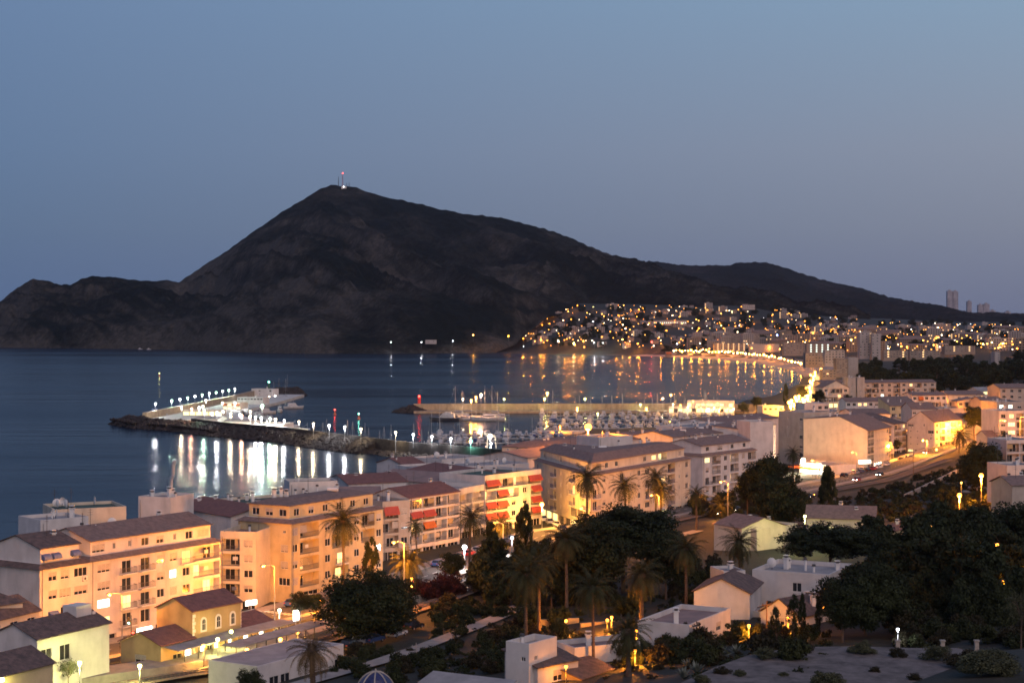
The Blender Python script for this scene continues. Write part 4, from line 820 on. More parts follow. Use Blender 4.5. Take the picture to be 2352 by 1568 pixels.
def boat(name, label, cat, kind, L, hm='hull', mast=0, two=False):
    t = thing(name, (0, 0, 0), label, cat); B = L*(.26 if kind == 'yacht' else .31); H = L*.1+.25
    b = MB(); hull(b, L, B, H); b.build('hull', M[hm], t)
    b = MB(); taper_box(b, -L*.25, L*.22, B*.3, H, H+L*.06+.25, .8, 0) if kind == 'sail' else (taper_box(b, -L*.3, L*.2, B*.36, H, H+L*.12+.5, .78, 0), taper_box(b, -L*.2, L*.06, B*.3, H+L*.12+.5, H+L*.12+1.1, .8, 1) if kind == 'yacht' else None)
    b.build('cabin', [M['hull'], M['hull']], t)
    for s in (-1, 1): b = MB(); b.box(-L*.2, L*.12, s*B*.325-.03, s*B*.325+.03, H+L*.02+.15, H+L*.04+.32); b.build('window', M['glass'], t)
    b = MB()
    if kind != 'sail': b.add([(L*.155, -B*.28, H+L*.03+.2), (L*.155, B*.28, H+L*.03+.2), (L*.125, B*.27, H+L*.1+.35), (L*.125, -B*.27, H+L*.1+.35)], [(0, 1, 2, 3)])
    if kind != 'sail': b.build('windscreen', M['glass'], t)
    if kind == 'sail' or mast:
        mh = mast or L*1.1
        for k, x in enumerate((L*.08, -L*.28) if two else (L*.08,)):
            hh = mh*(1 if k == 0 else .8); b = MB(); b.tube((x, 0, H), (x, 0, H+hh), .075, .045, 6)
            b.box(x-.03, x+.03, -L*.07, L*.07, H+hh*.55, H+hh*.55+.06); b.tube((x-.1, 0, H+1.3), (x-L*.36, 0, H+1.4), .07, n=6)
            b.tube((x, 0, H+hh), (L*.48 if k == 0 else L*.05, 0, H+.1), .015, n=3); b.tube((x, 0, H+hh), (-L*.48, 0, H+.1), .015, n=3)
            for s in (-1, 1): b.tube((x, s*L*.07, H+hh*.55), (x, s*B*.45, H), .012, n=3); b.tube((x, 0, H+hh), (x, s*L*.07, H+hh*.55), .012, n=3)
            b.build('mast', M['spar'], t); b = MB(); b.tube((x-.2, 0, H+1.5), (x-L*.34, 0, H+1.6), .16, .12, 6); b.build('furled_sail', M['canvas' if (L*10) % 2 < 1 else 'hull'], t)
    elif kind == 'motor':
        b = MB(); b.box(-L*.5-.35, -L*.5, -.25, .25, -.2, H+.35); b.build('outboard', M['dkmetal'], t)
    elif kind == 'fish':
        b = MB(); b.tube((0, 0, H), (0, 0, H+5), .1, .06, 6); b.tube((0, 0, H+4), (-L*.4, 0, H+1.6), .06, n=5); b.tube((-L*.4, -B*.3, H), (-L*.4, -B*.3, H+2.6), .08, n=5); b.tube((-L*.4, B*.3, H), (-L*.4, B*.3, H+2.6), .08, n=5); b.tube((-L*.4, -B*.3, H+2.6), (-L*.4, B*.3, H+2.6), .08, n=5); b.build('gantry', M['metal'], t)
    return t
protos = [('s', boat('sailboat', 'white sailboat with bare mast moored in the marina', 'sailboat', 'sail', 9.5)), ('s', boat('sailboat', 'small white sailboat with low cabin moored in the marina', 'sailboat', 'sail', 7.6)),
          ('s', boat('sailboat', 'large sailboat with dark blue hull in the marina', 'sailboat', 'sail', 11.5, 'hullb')),
          ('m', boat('motorboat', 'white cabin motorboat moored in the marina', 'motorboat', 'motor', 7.5)), ('m', boat('motorboat', 'small open motorboat moored in the marina', 'motorboat', 'motor', 5.6)),
          ('m', boat('motorboat', 'white flybridge motorboat moored in the marina', 'motorboat', 'yacht', 11.0)), ('m', boat('motorboat', 'blue hulled motorboat moored in the marina', 'motorboat', 'motor', 6.5, 'hullb'))]
used = set()
def put_boat(k, x, y, rz, label, group, z=0.0):
    p = protos[k][1]; f_ = rnd.uniform(1.1, 1.35)
    if k not in used: used.add(k); p.location = (x, y, z); p.rotation_euler = (0, 0, rz); p['label'] = label; p['group'] = group; return p
    return dup(p, (x, y, z), rz, label, scale=f_, group=group)
KN = ['white bare-masted sailboat', 'small low-cabin sailboat', 'blue hulled sailboat', 'white cabin motorboat', 'small open motorboat', 'white flybridge motorboat', 'blue hulled motorboat']
nb_ = 0
for pi, (a_, b_, Y_) in enumerate(PONT+NP):
    near = pi >= 4; xa, xb_ = uvx(a_, Y_), uvx(b_, Y_); sp = 5.0 if near else 5.6
    for s in (-1, 1):
        x = xa+rnd.uniform(1, 3)
        while x < xb_-1:
            k = rnd.choices(range(7), (2.2, 2, .5, 4, 3.5, 1.2, 1.2) if not near else (1, 1, .2, 4, 5, .5, 1.5))[0]; L_ = (9.5, 7.6, 11.5, 7.5, 5.6, 11, 6.5)[k]
            place = ('on the near side of the ' if s < 0 else 'on the far side of the ')+ORD[pi if pi < 4 else pi-4]+(' marina pontoon' if pi < 4 else ' pontoon by the breakwater')
            put_boat(k, x, Y_+s*(1.6+L_*.62), (-R(90) if s < 0 else R(90))+rnd.uniform(-.04, .04)+(math.pi if rnd.random() < .5 else 0), KN[k]+' '+place, 'boats '+place); nb_ += 1
            x += sp*rnd.uniform(.85, 1.5)
# single boats one can tell apart
def solo(t, u, v, rz, z=0): t.location = (*at(u, v, 0)[:2], z); t.rotation_euler = (0, 0, rz)
solo(boat('motor_yacht', 'sleek motor yacht with long black hull moored left of the lit schooner', 'motor yacht', 'yacht', 19, 'hullk'), 1023, 967, R(172))
solo(boat('sailboat', 'white sailing yacht with tall mast between the black yacht and the schooner', 'sailboat', 'sail', 15), 1066, 966, R(170))
solo(boat('sailboat', 'tall masted white yacht with two bare masts lit pink from the right', 'sailboat', 'sail', 15, mast=17, two=True), 1050, 955, R(168))
solo(boat('schooner', 'wooden two-masted schooner glowing orange under the bright pier lamps', 'schooner', 'sail', 21, 'hull', mast=19, two=True), 1120, 967, R(174))
solo(boat('sailboat', 'white sloop moored stern to the pier behind the schooner', 'sailboat', 'sail', 14, mast=18), 1134, 956, R(176))
solo(boat('trawler', 'white fishing trawler moored farthest right beside the light tower', 'fishing boat', 'fish', 14), 674, 938, R(20))
solo(boat('trawler', 'white fishing trawler seen bow on beside the outer quay', 'fishing boat', 'fish', 12), 643, 946, R(-80))
solo(boat('trawler', 'pale fishing trawler lying close along the outer quay', 'fishing boat', 'fish', 13), 612, 950, R(30))
solo(boat('trawler', 'green and white trawler with lit deck beside the bright white shed', 'fishing boat', 'fish', 14, 'hullg'), 678, 991, R(-10))
solo(boat('trawler', 'orange red fishing boat moored along the near breakwater', 'fishing boat', 'fish', 13, 'hullr'), 706, 999, R(-12))
for i, (u, v) in enumerate(((590, 958), (600, 961), (570, 949), (622, 965), (580, 953))): solo(boat('trawler', ORD[i]+' trawler of the raft between the quays, counted outward', 'fishing boat', 'fish', 9+i % 3), u, v, R(-60+i*9))
for i, (u, v, m_) in enumerate(((655, 915, 14), (640, 905, 12), (660, 906, 15), (629, 908, 10))): solo(boat('sailboat', ('tall', 'slim', 'tallest', 'short')[i]+' masted sailboat lying off the light tower', 'sailboat', 'sail', 11, mast=m_), u, v, R(70+i*13))
for i, (u, vb, vt) in enumerate(((750, 1005, 962), (797, 1012, 965), (809, 1014, 968), (838, 1018, 971), (847, 1020, 982), (872, 1026, 988), (881, 1028, 980), (898, 1030, 975), (740, 1003, 970), (969, 1040, 985), (985, 1042, 990), (1045, 1052, 996), (951, 1032, 972))):
    p = at(u, vb-1, 0); h = (zat(vt, p.y)); solo(boat('sailboat', ORD[i]+' masted white sailboat along the near breakwater', 'sailboat', 'sail', 8.5, mast=max(6, h-1.1)), u, vb-1, R(rnd.uniform(60, 110)))
for i, (u, v) in enumerate(((240, 800), (322, 802.5), (342, 803))): solo(boat('motorboat', ('leftmost tiny white boat under the headland cliffs', 'tiny boat with an orange lamp under the headland cliffs', 'tiny white boat just right of the lamp-lit one')[i], 'motorboat', 'yacht', 9), u, v, R(20))
# buoys
for u, v, c_, lb in ((366, 864, 'lime', 'yellow lit buoy floating alone in the bay'), (769, 952, 'warm', 'red buoy lamp on a tall perch in the harbour mouth'), (824, 962, 'teal', 'green buoy lamp in the harbour mouth')):
    p = at(u, v, 0); t = thing('buoy', p, lb, 'buoy'); b = MB(); b.tube((0, 0, -.4), (0, 0, .6), 1.0, .9, 10); b.tube((0, 0, .6), (0, 0, 3), .5, .12, 6); b.build('float', M['hullr'], t)
    b = MB(); b.ball((0, 0, 3.2), .45, 0, 8, 4); b.build('lantern', M['e_red' if 'red' in lb else 'e_'+c_], t); light(t, (0, 0, 4.2), 'red' if 'red' in lb else c_, 250)
# harbour crane
p = at(1129, 1034, 1.5); t = thing('boat_crane', p, 'pale boat crane frame beside the brightest quay lamp', 'crane'); b = MB()
for s in (-1, 1): b.path([(s*2.2, 0, 0), (s*1.6, 0, 6.5), (-4.5, s*.4, 8.5)], [.3, .25, .15], 6)
b.tube((-1.6, 0, 6.5), (1.6, 0, 6.5), .25, n=6); b.tube((-4.4, 0, 8.5), (-4.4, 0, 4.5), .05, n=4); b.build('frame', M['spar'], t)
# ------------------------------------------------------------------ harbour lamps
OL = [(357.2, 928), (394.7, 920.8), (413.3, 918), (431.1, 914.2), (447.7, 910.8), (464.3, 907.3), (480.7, 904), (496.4, 902), (511.3, 899.3), (525.6, 896.5), (539.4, 893.6)]
for i, (u, v) in enumerate(OL):
    Y = np.interp(u, [337, 539], [1032, 1258])*.998; lamp_uv(u, v, Y, 6, 'green' if i % 2 else 'white', 3200, ORD[i]+' white lamp from the left on the lit outer harbour wall', group='white lamps on the outer harbour wall', r=.55)
NL = [(416.8, 936.5), (440.3, 939.4), (469, 943.7), (498.4, 948), (530, 951), (555.7, 955), (586.6, 959), (620.2, 962.3), (652.9, 966.8), (686.7, 969.4), (720, 974), (756, 978), (792, 981.6), (829, 986.3), (908.6, 994.6), (949.2, 999.3), (992, 1003.8), (1035.7, 1008.4), (1081.3, 1013.6), (1127.6, 1020), (1176.8, 1024.7)]
NC = ['warm', 'rose', 'green', 'white', 'warm', 'rose', 'white', 'green', 'white', 'warm', 'warm', 'white', 'white', 'warm', 'warm', 'white', 'white', 'white', 'teal', 'white', 'white']
for i, (u, v) in enumerate(NL):
    wy = np.interp(u, [uof(*p) for p in WL], [p[1] for p in WL]) if u < 1110 else 760; Y = wy+14+(12 if u < 700 else 0)
    lamp_uv(u, v, Y, 1.9, NC[i], 2300, ORD[i]+' lamp from the left along the near breakwater, glowing '+{'teal': 'teal', 'green': 'greenish white', 'rose': 'rosy white', 'warm': 'warm white', 'white': 'cold white'}[NC[i]], group='lamps along the near breakwater', r=.5)
p = at(602.7, 975, 2); lamp_uv(602.7, 933.5, p.y, 1.9, 'green', 9000, 'taller single green white lamp standing between the fishing sheds', r=.8)
lamp_uv(1126, 1004, 790, 1.9, 'warm', 5000, 'brightest tall white quay lamp beside the boat crane', r=1.0)
for i, (u, v, Y, P) in enumerate(((600, 961, 905, 9000), (633, 964, 898, 9000), (575, 957, 925, 7000), (458, 937, 1010, 7000), (466, 934, 1020, 6000), (505, 952, 1000, 7000), (512, 946, 1010, 5000), (530, 958, 960, 5000), (487, 950, 990, 6000), (551, 953, 975, 2000), (473, 920, 1110, 2500), (511, 926, 1130, 2500), (540, 927, 1130, 3500), (575, 946, 1000, 1500), (618, 912, 1320, 1500), (632, 910, 1330, 1500))):  # the leading entries are lamps added to brighten the white shed
    lamp_uv(u, v, Y, 1.9, 'warm' if i % 3 else 'white', P, ORD[i]+' wall lamp among the fishing port sheds, the foremost added to brighten them', group='lamps among the fishing port sheds', r=.6)
FL = [(1063.1, 917.3, 'warm'), (1157.8, 917.3, 'lime'), (1251, 916.5, 'lime'), (1343.6, 916.5, 'lime'), (1471, 929.5, 'lime'), (1522.5, 916, 'warm')]
for i, (u, v, c_) in enumerate(FL): lamp_uv(u, v, 1142, 1.3, c_, 1000, ORD[i]+' lamp from the left along the far breakwater wall', group='lamps along the far breakwater', r=.5)
GLo = [(1082.6, 920, 1060, 'amber', 9000), (1093.5, 912.6, 1056, 'amber', 10000), (1104.7, 907, 1044, 'rose', 20000), (1257.2, 903.5, 1100, 'amber', 9000), (1326, 938, 985, 'amber', 9000), (1485, 938.7, 985, 'amber', 9000), (1541, 907.8, 1090, 'amber', 9000), (1652, 941, 1000, 'amber', 5000), (1656, 969, 930, 'white', 1500), (1286.5, 980, 930, 'sodium', 7000), (1373, 951, 1060, 'lime', 500)]
for i, (u, v, Y, c_, P) in enumerate(GLo): lamp_uv(u, v, Y, 1.2, c_, P, ORD[i]+' tall marina lamp, counted from the pier towards the yacht club', group='tall marina lamps', r=.55)
for i, (u, v) in enumerate(((1546, 929), (1563, 931), (1592, 922), (1580, 936), (1610, 938), (1624, 939), (1640, 937), (1655, 938), (1672, 940), (1685, 940), (1648, 927), (1600, 935))):
    lamp_uv(u, v, 1106, 1.4, 'amber' if i % 3 else 'warm', 420, ORD[i]+' small lamp on the terrace of the lit yacht club', group='terrace lamps of the yacht club', r=.45)
# ------------------------------------------------------------------ near ground things: roads, station, houses, villas, cars
_GY = np.geomspace(80, 2500, 420)
def gat(u, v):                       # the point of the ground seen at a picture point
    vv = HZ+(CAMH-hland(np.stack([uvx(u, _GY), _GY], 1)))*F/_GY; k = int(np.argmax(vv <= v)); k = max(k, 1)
    f = (vv[k-1]-v)/max(1e-6, vv[k-1]-vv[k]); Y = float(_GY[k-1]+(_GY[k]-_GY[k-1])*min(1, max(0, f))); return Vector((uvx(u, Y), Y, gz(uvx(u, Y), Y)))
M['asphalt'] = mat('road_asphalt', (.075, .070, .065), .85, .12, .3); M['pave'] = mat('pavement', (.26, .23, .20), .9, .12, .5); M['paint'] = mat('road_paint', (.6, .6, .56), .8, .1, 2)
M['gravel'] = mat('ballast', (.15, .12, .10), .95, .2, 2.5); M['stone'] = mat('stone_coping', (.32, .29, .25), .9, .15, .8)
def strip(name, pts, w0, w1, dz, m, thick=0):
    """a strip that follows the ground along pts (world xy), from offset w0 to w1 (right hand side positive)"""
    P = []; 
    for a, b in zip(pts, pts[1:]):
        n = max(1, int((Vector(b)-Vector(a)).length/4))
        for i in range(n): P.append(Vector(a).lerp(Vector(b), i/n))
    P.append(Vector(pts[-1])); mb = MB(); k = 5; vs = []
    for i, p in enumerate(P):
        d = (P[min(i+1, len(P)-1)]-P[max(i-1, 0)]).normalized(); nn = Vector((d.y, -d.x)); zc = max(gz(p.x, p.y), gz(p.x+nn.x*w0, p.y+nn.y*w0), gz(p.x+nn.x*w1, p.y+nn.y*w1))+.45
        for j in range(k): q = p+nn*(w0+(w1-w0)*j/(k-1)); vs.append((q.x, q.y, zc+dz))
        if thick: q = p+nn*w1; vs.append((q.x, q.y, zc-2)); q = p+nn*w0; vs.append((q.x, q.y, zc-2))
    kk = k+2 if thick else k
    fs = [(i*kk+j, (i+1)*kk+j, (i+1)*kk+j+1, i*kk+j+1)[::-1] for i in range(len(P)-1) for j in range(k-1)]
    if thick: fs += [(i*kk+k-1, (i+1)*kk+k-1, (i+1)*kk+k, i*kk+k)[::-1] for i in range(len(P)-1)]+[(i*kk+k+1, (i+1)*kk+k+1, (i+1)*kk, i*kk)[::-1] for i in range(len(P)-1)]
    mb.add(vs, fs); return tag(mb.build(name, M[m]), kind='structure')
MAIN = [(-78, 268), (-58, 300), (-40, 325), (-20, 364), (-4, 405), (9, 440), (24, 452), (44, 485), (60, 512), (82, 548), (112, 602), (140, 648), (160, 690), (186, 745), (215, 820)]
strip('road', MAIN, -3, 6, 0, 'asphalt'); strip('pavement', MAIN, -7.2, -3, .13, 'pave', 1); strip('pavement', MAIN, 6, 8.2, .13, 'pave', 1)
RAIL = [(-64, 240), (-46, 262), (-28, 292), (-12, 330), (0, 365), (12, 400), (30, 440), (55, 478), (85, 528), (125, 590), (165, 660)]
strip('railway_bed', RAIL, -2.2, 2.2, .0, 'gravel')
mb = MB()
def gtop(p, off, w=2.2):
    return max(gz(*p), gz(p[0]+w*off[0], p[1]+w*off[1]), gz(p[0]-w*off[0], p[1]-w*off[1]))+.45
for (a, b) in zip(RAIL, RAIL[1:]):
    A, B = Vector(a), Vector(b); d = (B-A).normalized(); nn = Vector((d.y, -d.x)); n = int((B-A).length/.8); za, zb = gtop(a, nn), gtop(b, nn)
    for s in (-.5, .5): mb.add([(*(A+nn*(s-.05)), za+.22), (*(A+nn*(s+.05)), za+.22), (*(B+nn*(s+.05)), zb+.22), (*(B+nn*(s-.05)), zb+.22), (*(A+nn*(s-.05)), za+.02), (*(A+nn*(s+.05)), za+.02), (*(B+nn*(s+.05)), zb+.02), (*(B+nn*(s-.05)), zb+.02)], [(3, 2, 1, 0), (0, 1, 5, 4), (3, 7, 6, 2), (0, 4, 7, 3), (1, 2, 6, 5)], 0)
    for i in range(n):
        p = A+(B-A)*i/n; z = za+(zb-za)*i/n; c = [p+d*x+nn*y for x, y in ((-.12, -.95), (-.12, .95), (.12, .95), (.12, -.95))]
        mb.add([(q.x, q.y, z+.1) for q in c], [(0, 1, 2, 3)], 1)
tag(mb.build('railway_track', [M['rail'], M['wood']]), 'narrow gauge railway track running past the station platform', 'railway track')
PLAT = [(-60, 253), (-44, 271), (-25, 300), (-16, 318)]
strip('platform', [(-60, 249), (-42, 268), (-25.5, 297), (-16.5, 318)], -9, -2.7, .75, 'pave', 1)
strip('path', [(-36, 232), (-20, 258), (-2, 300), (12, 345), (26, 395), (46, 430)], -1.5, 1.5, -.1, 'pave')
# road walls
def wall_run(name, label, pts, h, w, m, cat='wall', z=None, rails=False):
    mb = MB(); P = [Vector(p) for p in pts]
    for a, b in zip(P, P[1:]):
        d = (b-a).normalized(); nn = Vector((d.y, -d.x))*w/2; n = max(1, int((b-a).length/3))
        for i in range(n):
            p, q = a.lerp(b, i/n), a.lerp(b, (i+1)/n); zp, zq = (gz(*p), gz(*q)) if z is None else (z, z)
            if rails:
                mb.tube((p.x, p.y, zp), (p.x, p.y, zp+h), .05, n=5)
                for hh in (h, h*.5): mb.tube((p.x, p.y, zp+hh), (q.x, q.y, zq+hh), .035, n=4)
            else: mb.add([(p.x-nn.x, p.y-nn.y, zp-1), (q.x-nn.x, q.y-nn.y, zq-1), (q.x+nn.x, q.y+nn.y, zq-1), (p.x+nn.x, p.y+nn.y, zp-1), (p.x-nn.x, p.y-nn.y, zp+h), (q.x-nn.x, q.y-nn.y, zq+h), (q.x+nn.x, q.y+nn.y, zq+h), (p.x+nn.x, p.y+nn.y, zp+h)], [(4, 7, 6, 5), (0, 4, 5, 1), (2, 6, 7, 3), (0, 3, 7, 4), (1, 5, 6, 2)])
    return tag(mb.build(name, M[m]), label, cat)
g2 = lambda *uv: [tuple(gat(u, v))[:2] for u, v in uv]
wall_run('retaining_wall', 'pale long retaining wall beside the dark railway road left of the palms', g2((940, 1392), (1010, 1372), (1090, 1345), (1150, 1325)), 1.6, .5, 'stone')
wall_run('retaining_wall', 'pale wall climbing through the scrub towards the lit right-hand street', g2((2078, 1145), (2140, 1115), (2200, 1085), (2230, 1072)), 1.3, .5, 'stone')
wall_run('fence', 'metal railing along the station forecourt edge', [(-66, 262), (-54, 272), (-49, 262)], 1.1, .1, 'dkmetal', 'fence', rails=True)
wall_run('fence', 'roadside railing below the filling station', [(88, 552), (116, 600), (142, 645)], 1.1, .1, 'dkmetal', 'fence', rails=True)
# --- station
ST = building('station_hall', 'ochre two storey railway station hall with arched white windows and red roof', rect(at(441.8, 1405.5, 16)[:2], at(553, 1382.7, 16)[:2], 7.6), 8.0, 16,
    {0: (['...', '.gdg.g.'],)}, 'ochre', 'gable', 'tiler', 1.9, chim=0, cat='railway station', over=.3)
pa = at(405, 1463, 12.2); pb = at(447, 1456, 12.2)
S0 = Vector((-49.9, 272.)); S1 = Vector((-43.9, 282.2)); ds = (S1-S0).normalized(); dn = Vector((ds.y, -ds.x))
building('station_wing', 'low ochre left wing of the railway station with red gabled roof', rect(tuple(S0-ds*7.6+dn*.3), tuple(S0-ds*.02+dn*.3), 8.2), 8.0, 12.0, {0: (['.dg'],), 3: (['.v.'],)}, 'ochre', 'cross' if False else 'gable', 'tiler', 1.8, chim=0, cat='railway station')
building('station_wing', 'low right wing of the railway station under a red roof', rect(tuple(S1+ds*.02+dn*.3), tuple(S1+ds*8+dn*.3), 8), 8.0, 11.6, {0: (['gdg.'],)}, 'ochre', 'gable', 'tiler', 1.6, chim=0, cat='railway station')
# verandah along the front of the hall, platform canopy with posts
def canopy(name, label, A, B, w, z, n, m='greyr', rise=.35):
    A = Vector(A); B = Vector(B); d = (B-A).normalized(); nn = Vector((d.y, -d.x)); L = (B-A).length; t = thing(name, (A.x, A.y, z-3.2), label, 'canopy')
    mb = MB(); o = lambda p, zz: (p.x-A.x, p.y-A.y, zz-z+3.2)
    c = [A, B, B+nn*w, A+nn*w]; zz = [z+rise, z+rise, z, z]
    mb.add([o(p, a) for p, a in zip(c, zz)]+[o(p, a+.14) for p, a in zip(c, zz)], [(3, 2, 1, 0)[::-1], (4, 5, 6, 7)[::-1], (0, 1, 5, 4), (1, 2, 6, 5), (2, 3, 7, 6), (3, 0, 4, 7)]); mb.build('roof', M[m], t)
    for i in range(n):
        p = A+d*(L*(i+.5)/n)+nn*(w*(.5 if rise < .2 else .9)); b = MB(); b.tube(o(p, z-3.2), o(p, z+.05), .09, n=6); b.build('post', M['dkmetal'], t)
    return t
canopy('verandah', 'grey verandah roof on posts along the station front', tuple(S0-ds*7+dn*.2), tuple(S1+ds*10+dn*.2), 3.2, 11.4, 9)
pc = [at(509, 1483, 12.4), at(580, 1463, 12.4), at(650, 1446, 12.4), at(712, 1428, 12.4)]
for i in range(3): canopy('platform_canopy', ('left', 'middle', 'right')[i]+' section of the long grey platform roof with bright lamps below', tuple(pc[i][:2]), tuple(pc[i+1][:2]), 3.4, 12.4, 3, rise=.1)['group'] = 'platform roof sections'
# --- small houses at the lower left
building('house', 'white green-lit house with dark tiled roof and roof terrace at the lower left', rect(at(85.3, 1469.5, 17.1)[:2], at(251, 1431, 17.1)[:2], 8.5), 9.5, 17.1, {0: (['dd..', '....'],), 3: (['m'],)}, 'white', 'gable', 'tiled', 1.9, chim=0, cat='house')
hA, hB = Vector(at(85.3, 1469.5, 17.1)[:2]), Vector(at(251, 1431, 17.1)[:2]); hd = (hB-hA).normalized(); hn = Vector((-hd.y, hd.x)); hc = hA.lerp(hB, .72)+hn*2.5
b_ = Bld('chimney_block', 'square white chimney block on the dark roof of the green-lit house', (hc.x, hc.y, 17.5), 'chimney'); q_ = rect(tuple(hc), tuple(hc+hd*3.2), 2.6)
for i in range(4): b_.face(q_[i], q_[(i+1) % 4], 16.8, 20.0)
b_.w.add([b_.L((*p, 20.0)) for p in q_], [(0, 1, 2, 3)]); b_.walls(['white'])
wall_run('terrace_parapet', 'white balustrade of the small roof terrace beside the chimney block', [tuple(hc+hd*3.4), tuple(hB+hn*2.5-hd*.2)], .9, .15, 'trim', 'balustrade', z=17.9)
YH = building('house', 'yellow house with grey tiled roof and arched window in the bottom left corner', rect(at(-60, 1570, 17.6)[:2], at(122, 1523, 17.6)[:2], 8), 9.5, 17.6, {}, 'yellow', 'gable', 'tiled', 1.9, chim=0, cat='house', fm='trim')
building('house', 'orange-lit low house with three white windows below the purple gable wall', rect(at(-70, 1440, 17)[:2], at(91, 1402.5, 17)[:2], 9), 8, 17, {0: (['wwww', '....', '....'],)}, 'cream', 'gable', 'tiled', 2.2, chim=0, cat='house')
building('house', 'upper dark tiled house peeping out between the purple wall and the orange-lit house', rect(at(-70, 1402, 18.6)[:2], at(52, 1383, 18.6)[:2], 9), 8, 18.6, {}, 'cream', 'hip', 'tiled', 1.8, chim=0, cat='house')
building('platform_building', 'long low grey roofed railway building with white windows at the bottom edge', rect(at(590.8, 1532, 13)[:2], at(789, 1480, 13)[:2], 9), 8.8, 13, {0: (['.vv....w'],)}, 'white', 'flat', 'greyr', par=.15, chim=0, cat='railway building')
# --- the cottages at the lower right
def blk(name, label, a, b, z0, ze, dp, faces, mt='white', roof='flat', rmm='flatr', rh_=1.6, **k):
    return building(name, label, rect(at(*a, ze)[:2], at(*b, ze)[:2], dp), z0, ze, faces, mt, roof, rmm, rh_, cat='house', **k)
blk('tower_house', 'pink white tower house with parapet roof terrace at the bottom centre', (1162, 1487), (1215, 1494), 11, 19.3, 6.5, {1: (['m.', '.w', '..'],), 0: (['.m', '..', '..'],)}, 'white', 'flat', 'greyr', par=.9, chim=1, kinds=(1,))
blk('house', 'low pink wing with a tiled lean-to roof joined to the tower house', (1235, 1534), (1328, 1515), 11, 17.0, 6, {0: (['.w.', '...'],)}, 'white', 'shed', 'tiled', 1.6, chim=0)
blk('house', 'brown tiled low house right of the tower house, warmly lit wall', (1335, 1560), (1410, 1535), 11, 15.2, 8, {0: (['.w..'],)}, 'ochre', 'gable', 'tiled', 1.2, chim=0)
blk('house', 'white terrace house behind two palms with flat roof and balustrade', (1320, 1500), (1470, 1485), 11, 16.2, 6, {0: (['....', '....'],)}, 'white', 'flat', 'flatr', par=.8, chim=3)
blk('house', 'white house with wide dark terracotta roof terrace and balustrade', (1583, 1447), (1678, 1408), 12.5, 17.8, 8, {0: (['.m.w.', '.d.w.'],)}, 'white', 'flat', 'flatr', par=.8, chim=1)
blk('house', 'white gabled cottage with one small square window facing the camera', (1594, 1358), (1722, 1364), 12.5, 18.6, 12, {0: (['...', '.m.', '...'],)}, 'white', 'cross', 'tiled', 2.2, chim=0)
blk('house', 'cottage glowing orange at its foot, with a pointed gable and chimneys', (1748, 1404), (1835, 1418), 12, 16.8, 14, {0: (['.w.', '.gd'],)}, 'pink', 'cross', 'tiled', 2.4, chim=2, kinds=(0,))
blk('house', 'long white roof terrace with scalloped balustrade behind the cottages', (1728, 1318), (1905, 1330), 13, 19.5, 14, {0: (['m..w.m', '.d..w.'],)}, 'white', 'flat', 'greyr', par=.8, chim=6, kinds=(1, 0, 3, 0))
blk('house', 'small white stair house left of the scalloped roof terrace', (1662, 1318), (1712, 1316), 13, 20.2, 6, {0: (['.m', '..'],)}, 'white', 'flat', 'greyr', par=.5, chim=1)
blk('house', 'white outbuilding with blue canopy between the two gabled cottages', (1690, 1402), (1745, 1408), 12, 15.2, 6, {0: (['d.'],)}, 'white', 'flat', 'greyr', par=.3, chim=0)
blk('chapel', 'pale apse shaped cottage end between two dark cypresses', (1850, 1408), (1872, 1402), 12, 16.6, 8, {0: (['n'],)}, 'white', 'gable', 'tiled', 1.8, chim=0)
blk('villa', 'yellow villa with grey roof ridge and one bright yellow window on the hill', (1852, 1190), (2010, 1194), 9, 17.2, 12, {0: (['.wy..nn', '.......'],)}, 'cream', 'gable', 'tile', 2.4, chim=2, kinds=(0,))
blk('villa', 'low cream villa wing with bright bay window left of the yellow villa', (1738, 1218), (1832, 1204), 9, 15.8, 9, {0: (['.V..'],)}, 'cream', 'flat', 'greyr', par=.3, chim=1)
blk('villa', 'grey gabled villa end at the left of the hill villas', (1640, 1203), (1704, 1214), 9, 16.2, 12, {1: (['.n.', '...'],), 0: (['.', '.'],)}, 'cream', 'gable', 'tile', 2.0, chim=1)
blk('villa', 'small right wing of the yellow villa with red roof and chimney', (2008, 1214), (2046, 1222), 10, 16.0, 8, {0: (['.'],)}, 'yellow', 'shed', 'tiler', 1.4, chim=1, kinds=(0,))
blk('garden_wall', 'low garden wall glowing orange among the dark palms', (1205, 1425), (1330, 1420), 10.5, 12.8, .5, {}, 'ochre', 'flat', 'flatr', par=.1, chim=0)
blk('garden_wall', 'low wall glowing bright orange left of the terracotta roof terrace', (1335, 1432), (1475, 1422), 11, 13.0, .5, {}, 'ochre', 'flat', 'flatr', par=.1, chim=0)
# dome at the bottom edge
p = Vector((uvx(863, 200), 200., 0)); zt = zat(1540, 200); t = thing('church_dome', (p.x, p.y, zt-3), 'dark blue tiled church dome with pale ribs peeping in at the bottom edge', 'church dome')
mb = MB(); mb.ball((0, 0, 0), 2.35, 0, 24, 8, 1.25, -.3, 1); mb.build('dome', mat('blue_glazed_tiles', (.03, .035, .10), .35, .2, 3), t)
for i in range(8):
    a = math.pi*i/4; b = MB(); ps = [(2.38*math.cos(e)*math.cos(a), 2.38*math.cos(e)*math.sin(a), 2.38*1.25*math.sin(e)) for e in np.linspace(-.1, 1.5, 9)]; b.path(ps, [.09]*9, 5); b.build('rib', M['stone'], t)
mb = MB(); mb.tube((0, 0, 2.9), (0, 0, 3.3), .18, .05, 8); mb.build('finial', M['stone'], t)
mb = MB(); mb.prism([(2.6*math.cos(a), 2.6*math.sin(a)) for a in np.linspace(0, 2*math.pi, 9)[:-1]], -6, -.7); mb.build('drum', M['white'], t)
